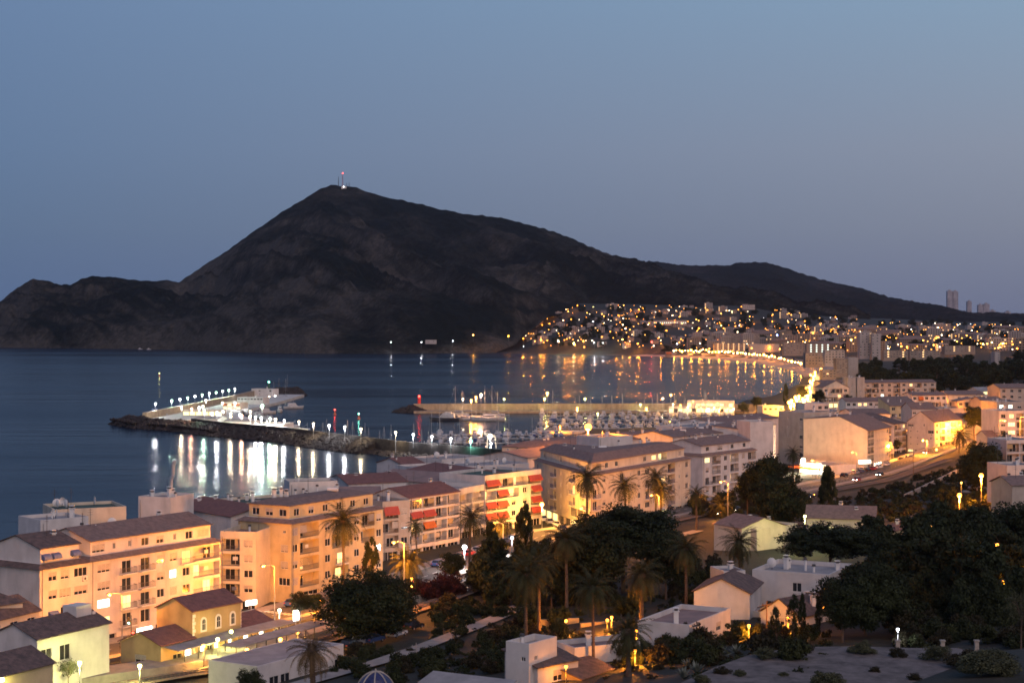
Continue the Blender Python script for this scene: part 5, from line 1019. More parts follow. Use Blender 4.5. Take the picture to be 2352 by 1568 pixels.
tag(blk('shed', 'corrugated white shed roof at the bottom edge right of the blue dome', (955, 1590), (1075, 1575), 10, 17, 9, {}, 'conc', 'shed', 'greyr', .8, chim=0), None) if False else None
building('shed', 'corrugated white shed roof at the bottom edge right of the blue dome', rect(at(968, 1568, 17)[:2], at(1150, 1590, 17)[:2], 3), 12, 17, {}, 'conc', 'shed', 'greyr', .8, chim=0, cat='shed')
# gravel terrace
M['grav'] = mat('pale_gravel', (.15, .132, .122), .95, .12, .5, col2=(.06, .053, .048), bump=.8, bscale=5)
ed = [gat(u, v) for u, v in ((1560, 1575), (1600, 1555), (1660, 1538), (1730, 1524), (1830, 1516), (1950, 1516), (2060, 1514), (2150, 1512), (2200, 1512))]
pl_ = [(uvx(u, Y), Y) for u, Y in ((1500, 168), (1570, 177), (1640, 184), (1720, 191), (1830, 195.5), (1960, 196), (2090, 195), (2200, 195))]
mb = MB(); zt = 25.1; poly = pl_+[(60, 170), (60, 120), (12, 120)]
mb.prism([tuple(p) for p in poly[::-1]], 14, zt); tag(mb.build('terrace', M['grav']), kind='structure')
# --- cars
CP = [mat('silver_car_paint', (.35, .36, .37), .3, .05, 1, metal=.5), mat('black_car_paint', (.02, .02, .022), .25, .1), mat('white_car_paint', (.6, .6, .6), .3, .05), mat('red_car_paint', (.35, .02, .02), .3, .1), mat('blue_car_paint', (.03, .06, .16), .3, .1)]
M['tyre'] = mat('tyre_rubber', (.02, .02, .02), .9, .1); M['tail'] = emit('tail_light', (1, .03, .02), 6); M['head'] = emit('head_light', (1, .92, .75), 30)
def car(label, pi, p, rz, on=False, group='parked cars'):
    t = thing('car', p, label, 'car', group, rz); L, W = 4.2, 1.75
    def shp(z_, prof): return prof
    b = MB(); pr = [(-2.1, .35), (-2.1, .8), (-1.9, .95), (-1.05, 1.0), (.95, .95), (1.95, .78), (2.1, .55), (2.1, .35)]; n = len(pr)
    vs = [(x, -W/2*(1 if z < .9 else .96), z) for x, z in pr]+[(x, W/2*(1 if z < .9 else .96), z) for x, z in pr]; fs = [tuple(range(n)), tuple(range(2*n-1, n-1, -1))]+[(i, n+i, n+(i+1) % n, (i+1) % n) for i in range(n)]
    b.add(vs, fs); pr2 = [(-1.75, .96), (-1.35, 1.42), (.1, 1.46), (.85, .96)]
    b.add([(x, -W/2*(.94 if z < 1 else .74), z+.002) for x, z in pr2]+[(x, W/2*(.94 if z < 1 else .74), z+.002) for x, z in pr2], [(1, 5, 6, 2)]); 
    for s in (-1, 1):
        for x in (-1.35, .1): b.tube((x, s*W/2*.74, 1.44), (x+(-.4 if x < 0 else .75), s*W/2*.94, .97), .05, n=4)
    b.build('body', CP[pi], t); b = MB()
    b.add([(x, -W/2*(.93 if z < 1 else .73), z-.01) for x, z in pr2]+[(x, W/2*(.93 if z < 1 else .73), z-.01) for x, z in pr2], [(0, 1, 2, 3), (7, 6, 5, 4), (0, 4, 5, 1), (2, 6, 7, 3)]); b.build('window', M['glass'], t)
    for x in (-1.3, 1.3):
        for s in (-1, 1): b = MB(); b.tube((x, s*.72, .32), (x, s*.9, .32), .32, n=12, m=0); b.tube((x, s*.9, .32), (x, s*.91, .32), .18, n=10, m=1); b.build('wheel', [M['tyre'], M['metal']], t)
    for s in (-1, 1):
        b = MB(); b.box(2.06, 2.12, s*.62-.18, s*.62+.18, .58, .72); b.build('headlight', M['head' if on else 'trim'], t); b = MB(); b.box(-2.13, -2.08, s*.65-.14, s*.65+.14, .66, .86); b.build('tail_light', M['tail'] if on else M['red'], t)
    return t
def gp(u, v, up=.46): p = gat(u, v); return (p.x, p.y, p.z+up)
cars = [('dark parked car glinting below the dark pine, nearest of the row', 1, 806, 1494, 60, 0), ('silver parked car, second of the row beneath the dark pine', 0, 832, 1485, 60, 0), ('grey parked car third in the row beneath the dark pine', 4, 858, 1481, 60, 0),
        ('white parked car fourth in the row beneath the dark pine', 2, 911, 1467, 62, 0), ('black parked car with an orange glint at the end of the row', 1, 950, 1450, 62, 0),
        ('white car parked at the foot of the amber wing, farthest in the lane', 2, 1249, 1200, -80, 0), ('silver car parked in the lane, second at the amber wing', 0, 1263, 1207, -80, 0), ('cream car parked third in the lane at the amber wing', 2, 1278, 1213, -82, 0), ('dark car parked fourth in the lane at the amber wing', 1, 1292, 1222, -82, 0),
        ('light sedan parked before the bright shop sign', 2, 1982, 1084, 62, 0), ('black car parked at the kerb under the small street tree', 1, 2071, 1060, 62, 0), ('grey car parked left of the green traffic light', 0, 2094, 1055, 62, 0),
        ('car driving on the main road beside the scrub with lights on', 1, 2021, 1096, -118, 1), ('red car with glowing lights below the filling station', 3, 1968, 1108, -118, 1), ('dark car with lights on between the two dark pines', 1, 1862, 1148, -120, 1), ('car with lights on behind the big pine branches', 0, 1795, 1163, -120, 1),
        ('small car with lights on at the palm-lined road', 4, 1660, 1187, -118, 1), ('second car with lights on at the palm-lined road', 1, 1690, 1178, -118, 1), ('red car waiting with bright lamps left of the traffic light', 3, 2128, 1045, -118, 1),
        ('white van-like car parked under the right sodium lamp', 2, 2262, 1134, 10, 0), ('dark car parked left of the white one under the sodium lamp', 1, 2221, 1141, 10, 0), ('silver car parked in the glow by the hedge', 0, 2240, 1128, 10, 0)]
for lb, pi, u, v, rz, on in cars: car(lb, pi, gp(u, v), R(rz), on, 'parked cars' if not on else 'cars driving with lights on')
# --- signs, traffic lights, poles
def sign(label, u, v, Y, w, h, em, rz=0, post=True, zb=None):
    x = uvx(u, Y); z = zat(v, Y); zb = gz(x, Y) if zb is None else zb; t = thing('lit_sign', (x, Y, zb), label, 'sign', rz=rz); b = MB(); b.box(-w/2, w/2, -.12, .12, z-zb-h/2, z-zb+h/2); b.build('panel', M[em], t)
    b = MB(); b.box(-w/2-.08, w/2+.08, -.1, .16, z-zb+h/2, z-zb+h/2+.08); b.box(-w/2-.08, w/2+.08, -.1, .16, z-zb-h/2-.08, z-zb-h/2)
    if post: b.tube((0, .05, 0), (0, .05, z-zb-h/2), .08, n=6)
    b.build('frame', M['metal'], t); light(t, (0, -1.2, z-zb), 'white' if em != 'e_amber' else 'amber', 250)
sign('wide white lit shop sign left of the yellow corner block', 577, 1383, 322, 2.6, .9, 'litw', R(50))
sign('upright lit advertising panel on the pavement below the corner block', 680, 1412, 305, 1.2, 1.8, 'litw', R(50))
sign('white lit shop sign at the foot of the big cream block', 1986, 1060, 655, 5.2, 1.3, 'litw', R(20)); sign('bright lit panel beside the filling station pumps', 1880, 1072, 640, 2.5, 2.5, 'litw', R(30))
sign('red glowing rooftop sign at the far end of the beach', 2495-0, 760, 2800, 1, 1, 'e_red') if False else None
def tlight(label, u, v, Y, c):
    x = uvx(u, Y); z = zat(v, Y); zb = gz(x, Y); t = thing('traffic_light', (x, Y, zb), label, 'traffic light'); b = MB(); b.tube((.35, .1, 0), (.35, .1, z-zb+1), .07, n=6); b.tube((.35, .1, z-zb+.6), (0, .1, z-zb+.6), .04, n=5); b.build('pole', M['dkmetal'], t)
    b = MB(); b.box(-.2, .2, -.15, .15, z-zb-.5, z-zb+.7); b.build('housing', M['dkmetal'], t)
    for i, (k, dz) in enumerate((('red', .45), ('amber', .1), ('teal', -.25))): b = MB(); b.tube((0, -.16, z-zb+dz), (0, -.2, z-zb+dz), .14, n=10); b.build('signal_lamp', M['e_'+k] if k == c else M['glass'], t)
tlight('traffic light showing green beside the tall sodium lamp at left', 296, 1426, 283, 'teal'); tlight('traffic light showing red behind the round station tree', 306, 1458, 280, 'red'); tlight('traffic light showing green before the shop of the mauve gable', 2081, 1050, 690, 'teal')
tlight('traffic light glowing red in the bougainvillea below the lit palm', 950, 1340, 330, 'red')
def pole(label, u, vb, vt, w=.09, m='wood', name='utility_pole'):
    p = gat(u, vb); h = zat(vt, p.y)-p.z; t = thing(name, p, label, 'pole'); b = MB(); b.tube((0, 0, -.5), (0, 0, h), w*1.3, w*.8, 7); b.build('post', M[m], t); b = MB(); b.box(-.7, .7, -.05, .05, h-.6, h-.5); b.tube((-.6, 0, h-.5), (-.6, 0, h-.3), .05, n=5); b.tube((.6, 0, h-.5), (.6, 0, h-.3), .05, n=5); b.build('crossarm', M[m], t)
pole('thin mast beside the station gable', 403, 1440, 1335, .06, 'dkmetal'); pole('wooden pole before the orange-lit house at lower left', 50, 1475, 1395); pole('thin pole before the long pink block', 208, 1440, 1388, .05, 'dkmetal'); pole('tall pole standing in the road scrub before the cream block', 2098, 1095, 1030)
pole('wooden pole in front of the pointed cottage', 1761, 1450, 1380); pole('slender pole behind the umbrella pine', 1931, 1300, 1268, .07, 'conc'); pole('concrete pole between the right-hand pines', 2115, 1280, 1206, .12, 'conc'); pole('pair pole among the orchard trees left of the palms', 956, 1500, 1475, .08, 'conc')
# --- street lamps of the near town
LA = [('arm', 262, 1362, 279, 'sodium', 14000, 'tall sodium lamp left of the station before the pink block', 20), ('arm', 614, 1297, 312, 'sodium', 22000, 'tall sodium lamp before the yellow corner block', 20), ('arm', 912, 1243, 316, 'sodium', 26000, 'tall sodium lamp above the glowing short palm', 20),
      ('arm', 1340, 1166, 428, 'sodium', 16000, 'sodium lamp at the corner of the wedge-shaped block', 20), ('arm', 1142, 1200, 380, 'sodium', 12000, 'sodium lamp among the palms before the red awnings', 10), ('post', 1245, 1160, 452, 'amber', 16000, 'lamp in the lane between the red awnings and the amber wing', 0),
      ('arm', 1501, 1136, 412, 'sodium', 14000, 'bright lamp behind the palm pair before the wedge-shaped block', 20), ('arm', 1660, 1105, 434, 'sodium', 12000, 'lamp above the glowing palm before the pale block', 20), 
      ('arm', 1868.6, 1056.6, 620, 'sodium', 20000, 'sodium lamp over the filling station canopy', 20), ('arm', 1960, 1038, 648, 'sodium', 6000, 'sodium lamp before the blank cream gable wall', 20), ('arm', 2044, 1021, 684, 'sodium', 24000, 'sodium lamp beside the small street tree', 20), ('arm', 2122, 1010, 698, 'sodium', 30000, 'sodium lamp before the mauve gable', 20),
      ('post', 2151, 1034, 715, 'amber', 12000, 'wall lamp at the corner of the mauve gable shop', 0), ('arm', 2186.5, 980, 740, 'sodium', 26000, 'sodium lamp before the low cream building, left of two', 0), ('arm', 2208, 974, 745, 'sodium', 26000, 'sodium lamp before the low cream building, right of two', 0),
      ('arm', 2295, 965.5, 600, 'sodium', 34000, 'sodium lamp on the right street above the lit tree', 180), ('arm', 2343, 957, 600, 'sodium', 34000, 'sodium lamp cut by the right frame edge', 180), ('post', 2253.7, 1094, 430, 'sodium', 60000, 'lone sodium lamp over the car park in the scrub', 0), ('post', 2203.7, 1140, 390, 'sodium', 16000, 'low amber lamp over glowing bushes left of the parked cars', 0),
      ('post', 2208, 1109, 440, 'amber', 600, 'small slim lamp in the scrub left of the lone sodium lamp', 0), ('post', 2289.5, 1254, 262, 'sodium', 2500, 'orange lamp glowing through the right-hand pine crown', 0), ('post', 2138, 1210.5, 330, 'amber', 300, 'tiny lamp on the slope between the right-hand pines', 0), ('post', 2084, 1248.6, 300, 'white', 250, 'tiny white lamp between umbrella pine and tall pines', 0),
      ('arm', 2315, 1334, 250, 'sodium', 6000, 'sodium lamp behind branches near the lower right edge', 0), ('post', 2062, 1446.6, 232, 'white', 250, 'small white garden lamp under the big right pine', 0), ('post', 1848.7, 1187, 372, 'lime', 3500, 'white terrace lamp left of the yellow villa', 0),
      ('post', 1067, 1259, 372, 'white', 5000, 'white globe lamp between palms at the garden', 0), ('post', 1176, 1236, 395, 'white', 1500, 'cold white lamp before the bank front', 0), ('post', 735, 1383, 318, 'sodium', 2500, 'orange lamp shining through the small trees below the corner block', 0)]
for st, u, v, Y, c_, P, lb, rz in LA:
    x = uvx(u, Y); zb = gz(x, Y)+.4; z = zat(v, Y); hh = z-zb
    if hh < 2.2: hh = 2.2; zb = z-hh
    lamp(x+(1.3 if st == 'arm' and rz < 90 else 0), Y, zb, hh, c_, P*.62, lb, style=st, rz=R(rz), r=(.2 if P < 700 else .3 if P < 4000 else .5) if st == 'post' else .36)
GLB = [(335, 1484, 268, 'lime', 1300, 'yellow green globe lamp before the round station tree'), (183, 1524, 243, 'lime', 1500, 'globe lamp behind the pruned tree at lower left'), (321, 1531, 250, 'lime', 1200, 'globe lamp on the platform edge, left of the station'), (468, 1485, 265, 'amber', 1000, 'globe lamp before the station wing'), (5, 1563, 215, 'lime', 1000, 'globe lamp cut off in the bottom left corner'),
       (567, 1494, 264, 'amber', 800, 'left lamp under the platform roof'), (644, 1470, 275, 'amber', 800, 'middle lamp under the platform roof'), (683, 1459, 282, 'amber', 800, 'right lamp under the platform roof'), (642, 1403, 305, 'warm', 1200, 'white globe lamp on the pavement by the corner block'), (531, 1452, 276, 'lime', 500, 'small lamp under the station verandah, right'), (500, 1470, 270, 'lime', 500, 'small lamp under the station verandah, left')]
for u, v, Y, c_, P, lb in GLB:
    x = uvx(u, Y); z = zat(v, Y); lamp(x, Y, gz(x, Y)+.4, max(2.2, z-gz(x, Y)-.4), c_, P, lb, r=.30)
UP = [(1300, 1456, 'sodium', 4000, 'garden lamp at the glowing wall among the palms'), (1405, 1448, 'sodium', 5000, 'garden lamp before the bright orange wall'), (1462, 1482, 'sodium', 7000, 'low lamp lighting the skirt of the shaggy palm'), (1459, 1530, 'sodium', 4000, 'low lamp lighting the bushes under the short palm'), (1667.6, 1446, 'amber', 1800, 'slim garden lamp before the terracotta roof house'), (1893, 1426, 'sodium', 2200, 'lamp behind the cypress of the glowing cottage'), (1810, 1452, 'sodium', 3000, 'low lamp behind the spruce in front of the glowing cottage'),
      (1720, 1470, 'sodium', 2200, 'lamp in the yard of the white cottages'), (1262, 1535, 'sodium', 300, 'lamp in the yard of the tower house'), (1300, 1568, 'sodium', 500, 'lamp by the small bush beside the tower house wing'), (1395, 1455, 'sodium', 900, 'lamp at the foot of the garden steps'), (946, 1352, 'sodium', 6000, 'lamp added at the foot of the short palm to make it glow'), (1152, 1258, 'sodium', 8000, 'lamp added at the trunk of the palm before the red awnings to gild it'), (1657, 1196, 'sodium', 6000, 'lamp added at the foot of the palm before the pale block to light it')]  # closing palm-foot lamps are added to gild the fronds
for u, v, c_, P, lb in UP: p = gat(u, v); lamp(p.x, p.y, p.z, 2.0, c_, P*.5, lb, r=.22)
# bright filling station forecourt lights
t = lamp(uvx(1845, 640), 640, 4, 5.2, 'warm', 9000, 'glaring floodlight over the filling station forecourt', r=.9)

# arched windows with white surrounds
def arch(par_b, A, B, f, zlo, w, h, glass='glass'):
    A, B = Vector(A), Vector(B); d = (B-A).normalized(); nn = Vector((d.y, -d.x)); p = A.lerp(B, f)+nn*.04; ang = math.atan2(d.y, d.x)
    def prof(w_, h_, z0_): return [(-w_/2, z0_), (w_/2, z0_)]+[(w_/2*math.cos(a), h_-w_/2+w_/2*math.sin(a)) for a in np.linspace(0, math.pi, 9)]
    def slab(pr, y0, y1): b = MB(); n = len(pr); b.add([(x, y0, z) for x, z in pr]+[(x, y1, z) for x, z in pr], [tuple(range(n))]+[(i, n+i, n+(i+1) % n, (i+1) % n)[::-1] for i in range(n)]); return b
    s_ = par_b.child('window', slab(prof(w+.7, h+.35, -.3), -.08, .0).mesh('window', M['trim']), (p.x, p.y, zlo), ang); g = link('pane', slab(prof(w, h, .0), -.11, -.02).mesh('pane', M[glass]), s_)
    m_ = MB(); m_.box(-.03, .03, -.14, -.115, 0, h-.1); m_.box(-w/2, w/2, -.14, -.115, h*.55, h*.55+.06); link('glazing_bar', m_.mesh('glazing_bar', M['trim']), s_)

for f in (.22, .52, .82): arch(ST, at(441.8, 1405.5, 16)[:2], at(553, 1382.7, 16)[:2], f, 12.9, .7, 1.7)
for f in (.35, .72): arch(YH, at(-60, 1570, 17.6)[:2], at(122, 1523, 17.6)[:2], f, 12.6, 1.6, 2.3)
# quoins of the station hall
b = MB(); 
for c_ in (S0, S1):
    for i in range(13): w_ = .45 if i % 2 else .7; q = c_-ds*(.0 if c_ is S1 else -w_)*1.0; a0 = c_-ds*w_ if c_ is S1 else c_; M4 = Matrix.Translation((a0.x-ST.o.x, a0.y-ST.o.y, 0))@Matrix.Rotation(math.atan2(ds.y, ds.x), 4, 'Z'); b.box(0, w_, -.05, .02, 8.2+i*.58-ST.o.z, 8.2+i*.58+.5-ST.o.z, 0, M4)
b.build('quoins', M['trim'], ST.root)
# bent flue, road paint, more parked cars
fx, fy = uvx(392, 372), 372.; t = thing('ventilation_flue', (fx, fy, 24.5), 'tall bent metal flue standing on the roofs behind the long pink block', 'flue'); b = MB(); b.path([(0, 0, -1), (0, 0, 3.2), (.5, 0, 4.0), (.5, 0, 6.2), (.8, 0, 6.8)], [.42, .42, .42, .36, .36], 9); b.tube((.8, 0, 6.8), (1.1, 0, 7.1), .5, .4, 9); b.build('pipe', M['metal'], t)
def along(s_):      # point and direction on the main road, s_ metres from its start
    for a, b_ in zip(MAIN, MAIN[1:]):
        L_ = (Vector(b_)-Vector(a)).length
        if s_ <= L_: return Vector(a).lerp(Vector(b_), s_/L_), (Vector(b_)-Vector(a)).normalized()
        s_ -= L_
    return Vector(MAIN[-1]), d
mb = MB()
for i in range(110):
    p, d = along(8+i*5.2); nn = Vector((d.y, -d.x)); c = p+nn*1.5; zz = max(gz(c.x, c.y), gz(*(p-nn*3)), gz(*(p+nn*6)))+.48
    q = [c-nn*.07, c+nn*.07, c+nn*.07+d*2.6, c-nn*.07+d*2.6]; mb.add([(x.x, x.y, zz) for x in q], [(0, 1, 2, 3)])
for i in range(9):
    p, d = along(62); nn = Vector((d.y, -d.x)); c = p+nn*(-2.6+i*1.0); zz = max(gz(*c), gz(*(p-nn*3)), gz(*(p+nn*6)))+.48; q = [c, c+nn*.5, c+nn*.5+d*3.5, c+d*3.5]; mb.add([(x.x, x.y, zz) for x in q], [(0, 1, 2, 3)])
tag(mb.build('road_markings', M['paint']), kind='structure')
WH = [('row before the yellow corner block', 70, 100), ('row before the red awning blocks', 128, 178), ('row before the wedge-shaped block', 215, 262), ('row beyond the dark pine before the cream gable', 400, 450)]
CN = ['silver', 'black', 'white', 'red', 'blue']
for wl, s0, s1 in WH:
    s_ = s0
    while s_ < s1:
        p, d = along(s_); nn = Vector((d.y, -d.x)); c = p-nn*1.9; pi = rnd.choice([0, 1, 2, 0, 2, 4, 3]); zz = max(gz(*c), gz(*(p-nn*3)), gz(*(p+nn*6)))+.45
        car(CN[pi]+' car parked in the '+wl, pi, (c.x, c.y, zz), math.atan2(d.y, d.x), False, CN[pi]+' cars parked in the '+wl); s_ += rnd.choice([5.6, 6.2, 11])
canopy('fuel_canopy', 'flat filling station canopy edged in orange before the blank cream gable', (uvx(1832, 628), 628), (uvx(1896, 612), 612), 5, 8.6, 2, 'orange', rise=.05)

lamp_uv(1351, 985, 585, gz(uvx(1351, 585), 585), 'sodium', 30000, 'single glaring orange lamp above the roofs by the marina', r=1.15)

tr_ = random.Random(12)  # randomly placed lamps, added so the ground in these streets glows
for i in range(22):
    Y = tr_.uniform(720, 1060); u = tr_.uniform(1900, 2340); x = uvx(u, Y); z = gz(x, Y)
    lamp(x, Y, z, 8, 'sodium', 5500, 'sodium street lamp added for ground glow between the blocks before the pine belt', style='arm', rz=tr_.uniform(0, 6), r=.5, group='street lamps added between the blocks')
# ------------------------------------------------------------------ vegetation
def leaf_mat(name, c, c2, tr=.0):
    m = mat(name, c, .75, .2, .9, col2=c2); m.node_tree.nodes['Principled BSDF'].inputs['Specular IOR Level'].default_value = .15; return m
M['pine'] = leaf_mat('pine_needles', (.026, .034, .013), (.007, .011, .005)); M['leaf'] = leaf_mat('broad_leaves', (.036, .042, .015), (.011, .016, .006)); M['olive'] = leaf_mat('olive_leaves', (.075, .08, .04), (.03, .035, .02))
M['palm'] = leaf_mat('palm_fronds', (.050, .050, .018), (.018, .020, .008)); M['dry'] = leaf_mat('dry_palm_fronds', (.13, .085, .04), (.06, .04, .022)); M['boug'] = leaf_mat('bougainvillea_leaves', (.07, .016, .014), (.022, .010, .007))
M['bark'] = mat('tree_bark', (.10, .07, .05), .95, .2, 2, bump=.4); M['scrub'] = leaf_mat('dry_scrub', (.034, .029, .014), (.011, .011, .006)); M['agave'] = leaf_mat('agave_leaves', (.16, .18, .15), (.10, .12, .09))
nr_ = np.random.RandomState(5)
def leaves(cent, rad, n, s, up=.3):
    """n little faces spread through each clump (centre, radius)"""
    V = []; cent = np.array(cent); rad = np.array(rad)
    idx = np.repeat(np.arange(len(cent)), n); k = len(idx)
    d = nr_.normal(size=(k, 3)); d /= np.linalg.norm(d, axis=1)[:, None]; r = nr_.uniform(.35, 1.05, k)**.6
    p = cent[idx]+d*(rad[idx]*r)[:, None]*np.array([1, 1, .75])
    a = nr_.normal(size=(k, 3)); a /= np.linalg.norm(a, axis=1)[:, None]; b = np.cross(a, d+up*nr_.normal(size=(k, 3))); b /= (np.linalg.norm(b, axis=1)[:, None]+1e-6)
    sz = s*nr_.uniform(.6, 1.4, k)[:, None]; a = a*sz; b = b*sz*.55
    return np.stack([p-a, p-b*.9, p+a, p+b], 1).reshape(-1, 3)
def quad_mesh(name, V, m):
    me = bpy.data.meshes.new(name); n = len(V)//4; me.vertices.add(len(V)); me.vertices.foreach_set('co', V.astype(np.float32).ravel())
    me.loops.add(4*n); me.polygons.add(n); me.loops.foreach_set('vertex_index', np.arange(4*n)); me.polygons.foreach_set('loop_start', np.arange(0, 4*n, 4)); me.materials.append(m); me.update(calc_edges=True); return me
def crown_pts(kind, n):
    c = []; r = []
    while len(c) < n:
        d = nr_.normal(size=3); d /= np.linalg.norm(d)
        if kind == 'umbrella':
            if d[2] < -.55: continue
            w_ = 1-.25*max(0, -d[2]); q = d*np.array([w_, w_, .80])*nr_.uniform(.45, .95); c.append(q); r.append(nr_.uniform(.13, .26))
        elif kind == 'round': c.append(d*nr_.uniform(.35, .88)); r.append(nr_.uniform(.20, .34))
        elif kind == 'tall':
            z = nr_.uniform(-.95, .95); w = math.sqrt(max(0, 1-z*z))*.9*(1-.25*z); c.append(np.array([d[0]*w*.7, d[1]*w*.7, z])); r.append(nr_.uniform(.10, .24))
        elif kind == 'bush':
            if d[2] < -.3: continue
            c.append(d*nr_.uniform(.3, .85)*np.array([1, 1, .8])); r.append(nr_.uniform(.2, .36))
    return c, r
CR = {}
def crown(kind, m, v, ncl, nl, s):
    k = (kind, m, v, ncl, nl)
    if k not in CR: c, r = crown_pts(kind, ncl); CR[k] = quad_mesh('crown', leaves(c, r, nl, s), M[m])
    return CR[k]
def trunk(kind, v):
    k = ('trunk', kind, v)
    if k not in CR:
        b = MB(); lean = rnd.uniform(-.15, .15); top = Vector((lean, rnd.uniform(-.1, .1), .0))
        b.path([(0, 0, -1.05), (lean*.4, 0, -.55), tuple(top)], [.045, .036, .025], 7)
        for i in range(7):
            a = 2*math.pi*i/7+rnd.uniform(-.3, .3); l = rnd.uniform(.4, .8); z0 = rnd.uniform(-.5, -.05); p0 = Vector((lean*.4*(1+z0), 0, z0)); p2 = Vector((math.cos(a)*l, math.sin(a)*l, z0+rnd.uniform(.25, .5)))
            b.path([tuple(p0), tuple(p0.lerp(p2, .5)+Vector((0, 0, .06))), tuple(p2)], [.022, .014, .006], 5)
        CR[k] = b.mesh('trunk', M['bark'])
    return CR[k]
def tree(name, label, x, y, zb, ztop, rad, kind='round', m='leaf', v=0, ncl=70, nl=110, s=.05, cat='tree', group=None, under=None):
    """crown spans up to ztop; rad: half width"""
    cz_frac = {'umbrella': .92, 'round': 1.0, 'tall': 1.0, 'bush': .8}[kind]; H = ztop-zb
    ch = {'umbrella': rad*.95, 'round': min(rad*1.0, H*.48), 'tall': H*.46, 'bush': H*.85}[kind] if under is None else under
    cz = ztop-ch*cz_frac
    t = thing(name, (x, y, zb), label, cat, group, rnd.uniform(0, 6.28))
    c = link('crown', crown(kind, m, v, ncl, int(nl*1.35), s*.85), t); c.location = (0, 0, cz-zb); c.scale = (rad, rad, ch)
    if kind != 'bush': tr = link('trunk', trunk(kind, v % 3), t); hh = max(1.0, cz-zb); tr.location = (0, 0, hh); tr.scale = (hh, hh, hh) if rad > hh else (rad*1.0, rad*1.0, hh)
    return t
def tree_uv(name, label, u, v0, Y, hw, vbase=None, **k):
    """u: centre, v0: top of the crown, hw: half width in picture units"""
    x = uvx(u, Y); zb = gz(x, Y); return tree(name, label, x, Y, zb, zat(v0, Y), hw*Y/F, **k)
# palms
def palm_mesh(v, dead=False, n=56, skirt=False):
    k = ('palm', v, dead, skirt)
    if k in CR: return CR[k]
    V = []; r_ = random.Random(v*7+1)
    for i in range(n):
        a = 2.399*i+r_.uniform(-.15, .15); f = i/n; el = R(82-118*f**.9+r_.uniform(-8, 8)) if not skirt else R(-55-30*f+r_.uniform(-8, 8))
        L = r_.uniform(.88, 1.08)*(.8 if skirt else 1); dr = (1.35 if not skirt else .5)*(0.75+.5*f); pts = []; p = Vector((0, 0, 0)); e = el; N_ = 10
        for j in range(N_+1):
            pts.append(p.copy()); p = p+Vector((math.cos(a)*math.cos(e), math.sin(a)*math.cos(e), math.sin(e)))*(L/N_); e = max(-1.5, e-dr/N_*1.25)
        side = Vector((-math.sin(a), math.cos(a), 0))
        for j in range(N_):
            A, B = pts[j], pts[j+1]; d = (B-A).normalized(); upv = side.cross(d)
            w = .011*(1-j/N_*.7); V += [A-side*w, A+side*w, B+side*w*.8, B-side*w*.8]
            if j == 0: continue
            for h in (0.0, .5):
                q = A.lerp(B, h); l = .125*math.sin(math.pi*min(1, (j+h)/N_*.85+.12))+.03
                for s in (-1, 1):
                    tip = q+side*s*l*.8+d*l*.55-upv*0+Vector((0, 0, -l*r_.uniform(.2, .6))); ww = d*.013
                    V += [q-ww, q+ww, tip+ww*.4, tip-ww*.4]
    CR[k] = quad_mesh('fronds', np.array([tuple(p) for p in V]), M['dry' if dead else 'palm']); return CR[k]
def palm(label, x, y, zb, zc, r, v=0, skirt=False, dead=False, group=None, thick=1.0, n=56):
    t = thing('palm_tree', (x, y, zb), label, 'palm', group, rnd.uniform(0, 6)); H = zc-zb; b = MB(); lx = rnd.uniform(-.04, .04)*H
    pts = [(lx*(i/6)**2, 0, H*i/6-.2*(i == 0)) for i in range(7)]; b.path(pts, [.34*thick, .27*thick, .24*thick, .23*thick, .23*thick, .24*thick, .30*thick], 9)
    for j in range(int(H/.35)): z_ = j*.35; xx = lx*(z_/H)**2; b.tube((xx, 0, z_), (xx, 0, z_+.12), .29*thick, .25*thick, 8)
    b.ball((lx, 0, H-.1), .5*thick, 0, 8, 4, 1.3); b.build('trunk', M['bark'], t)
    c = link('fronds', palm_mesh(v, dead, n), t); c.location = (lx, 0, H); c.scale = (r*1.3,)*3
    if skirt: c = link('dry_skirt', palm_mesh(v, True, 40, True), t); c.location = (lx, 0, H-.1); c.scale = (r*.95,)*3
    return t
def palm_uv(label, u, vc, Y, rp, **k):
    x = uvx(u, Y); return palm(label, x, Y, gz(x, Y), zat(vc, Y), rp*Y/F, **k)
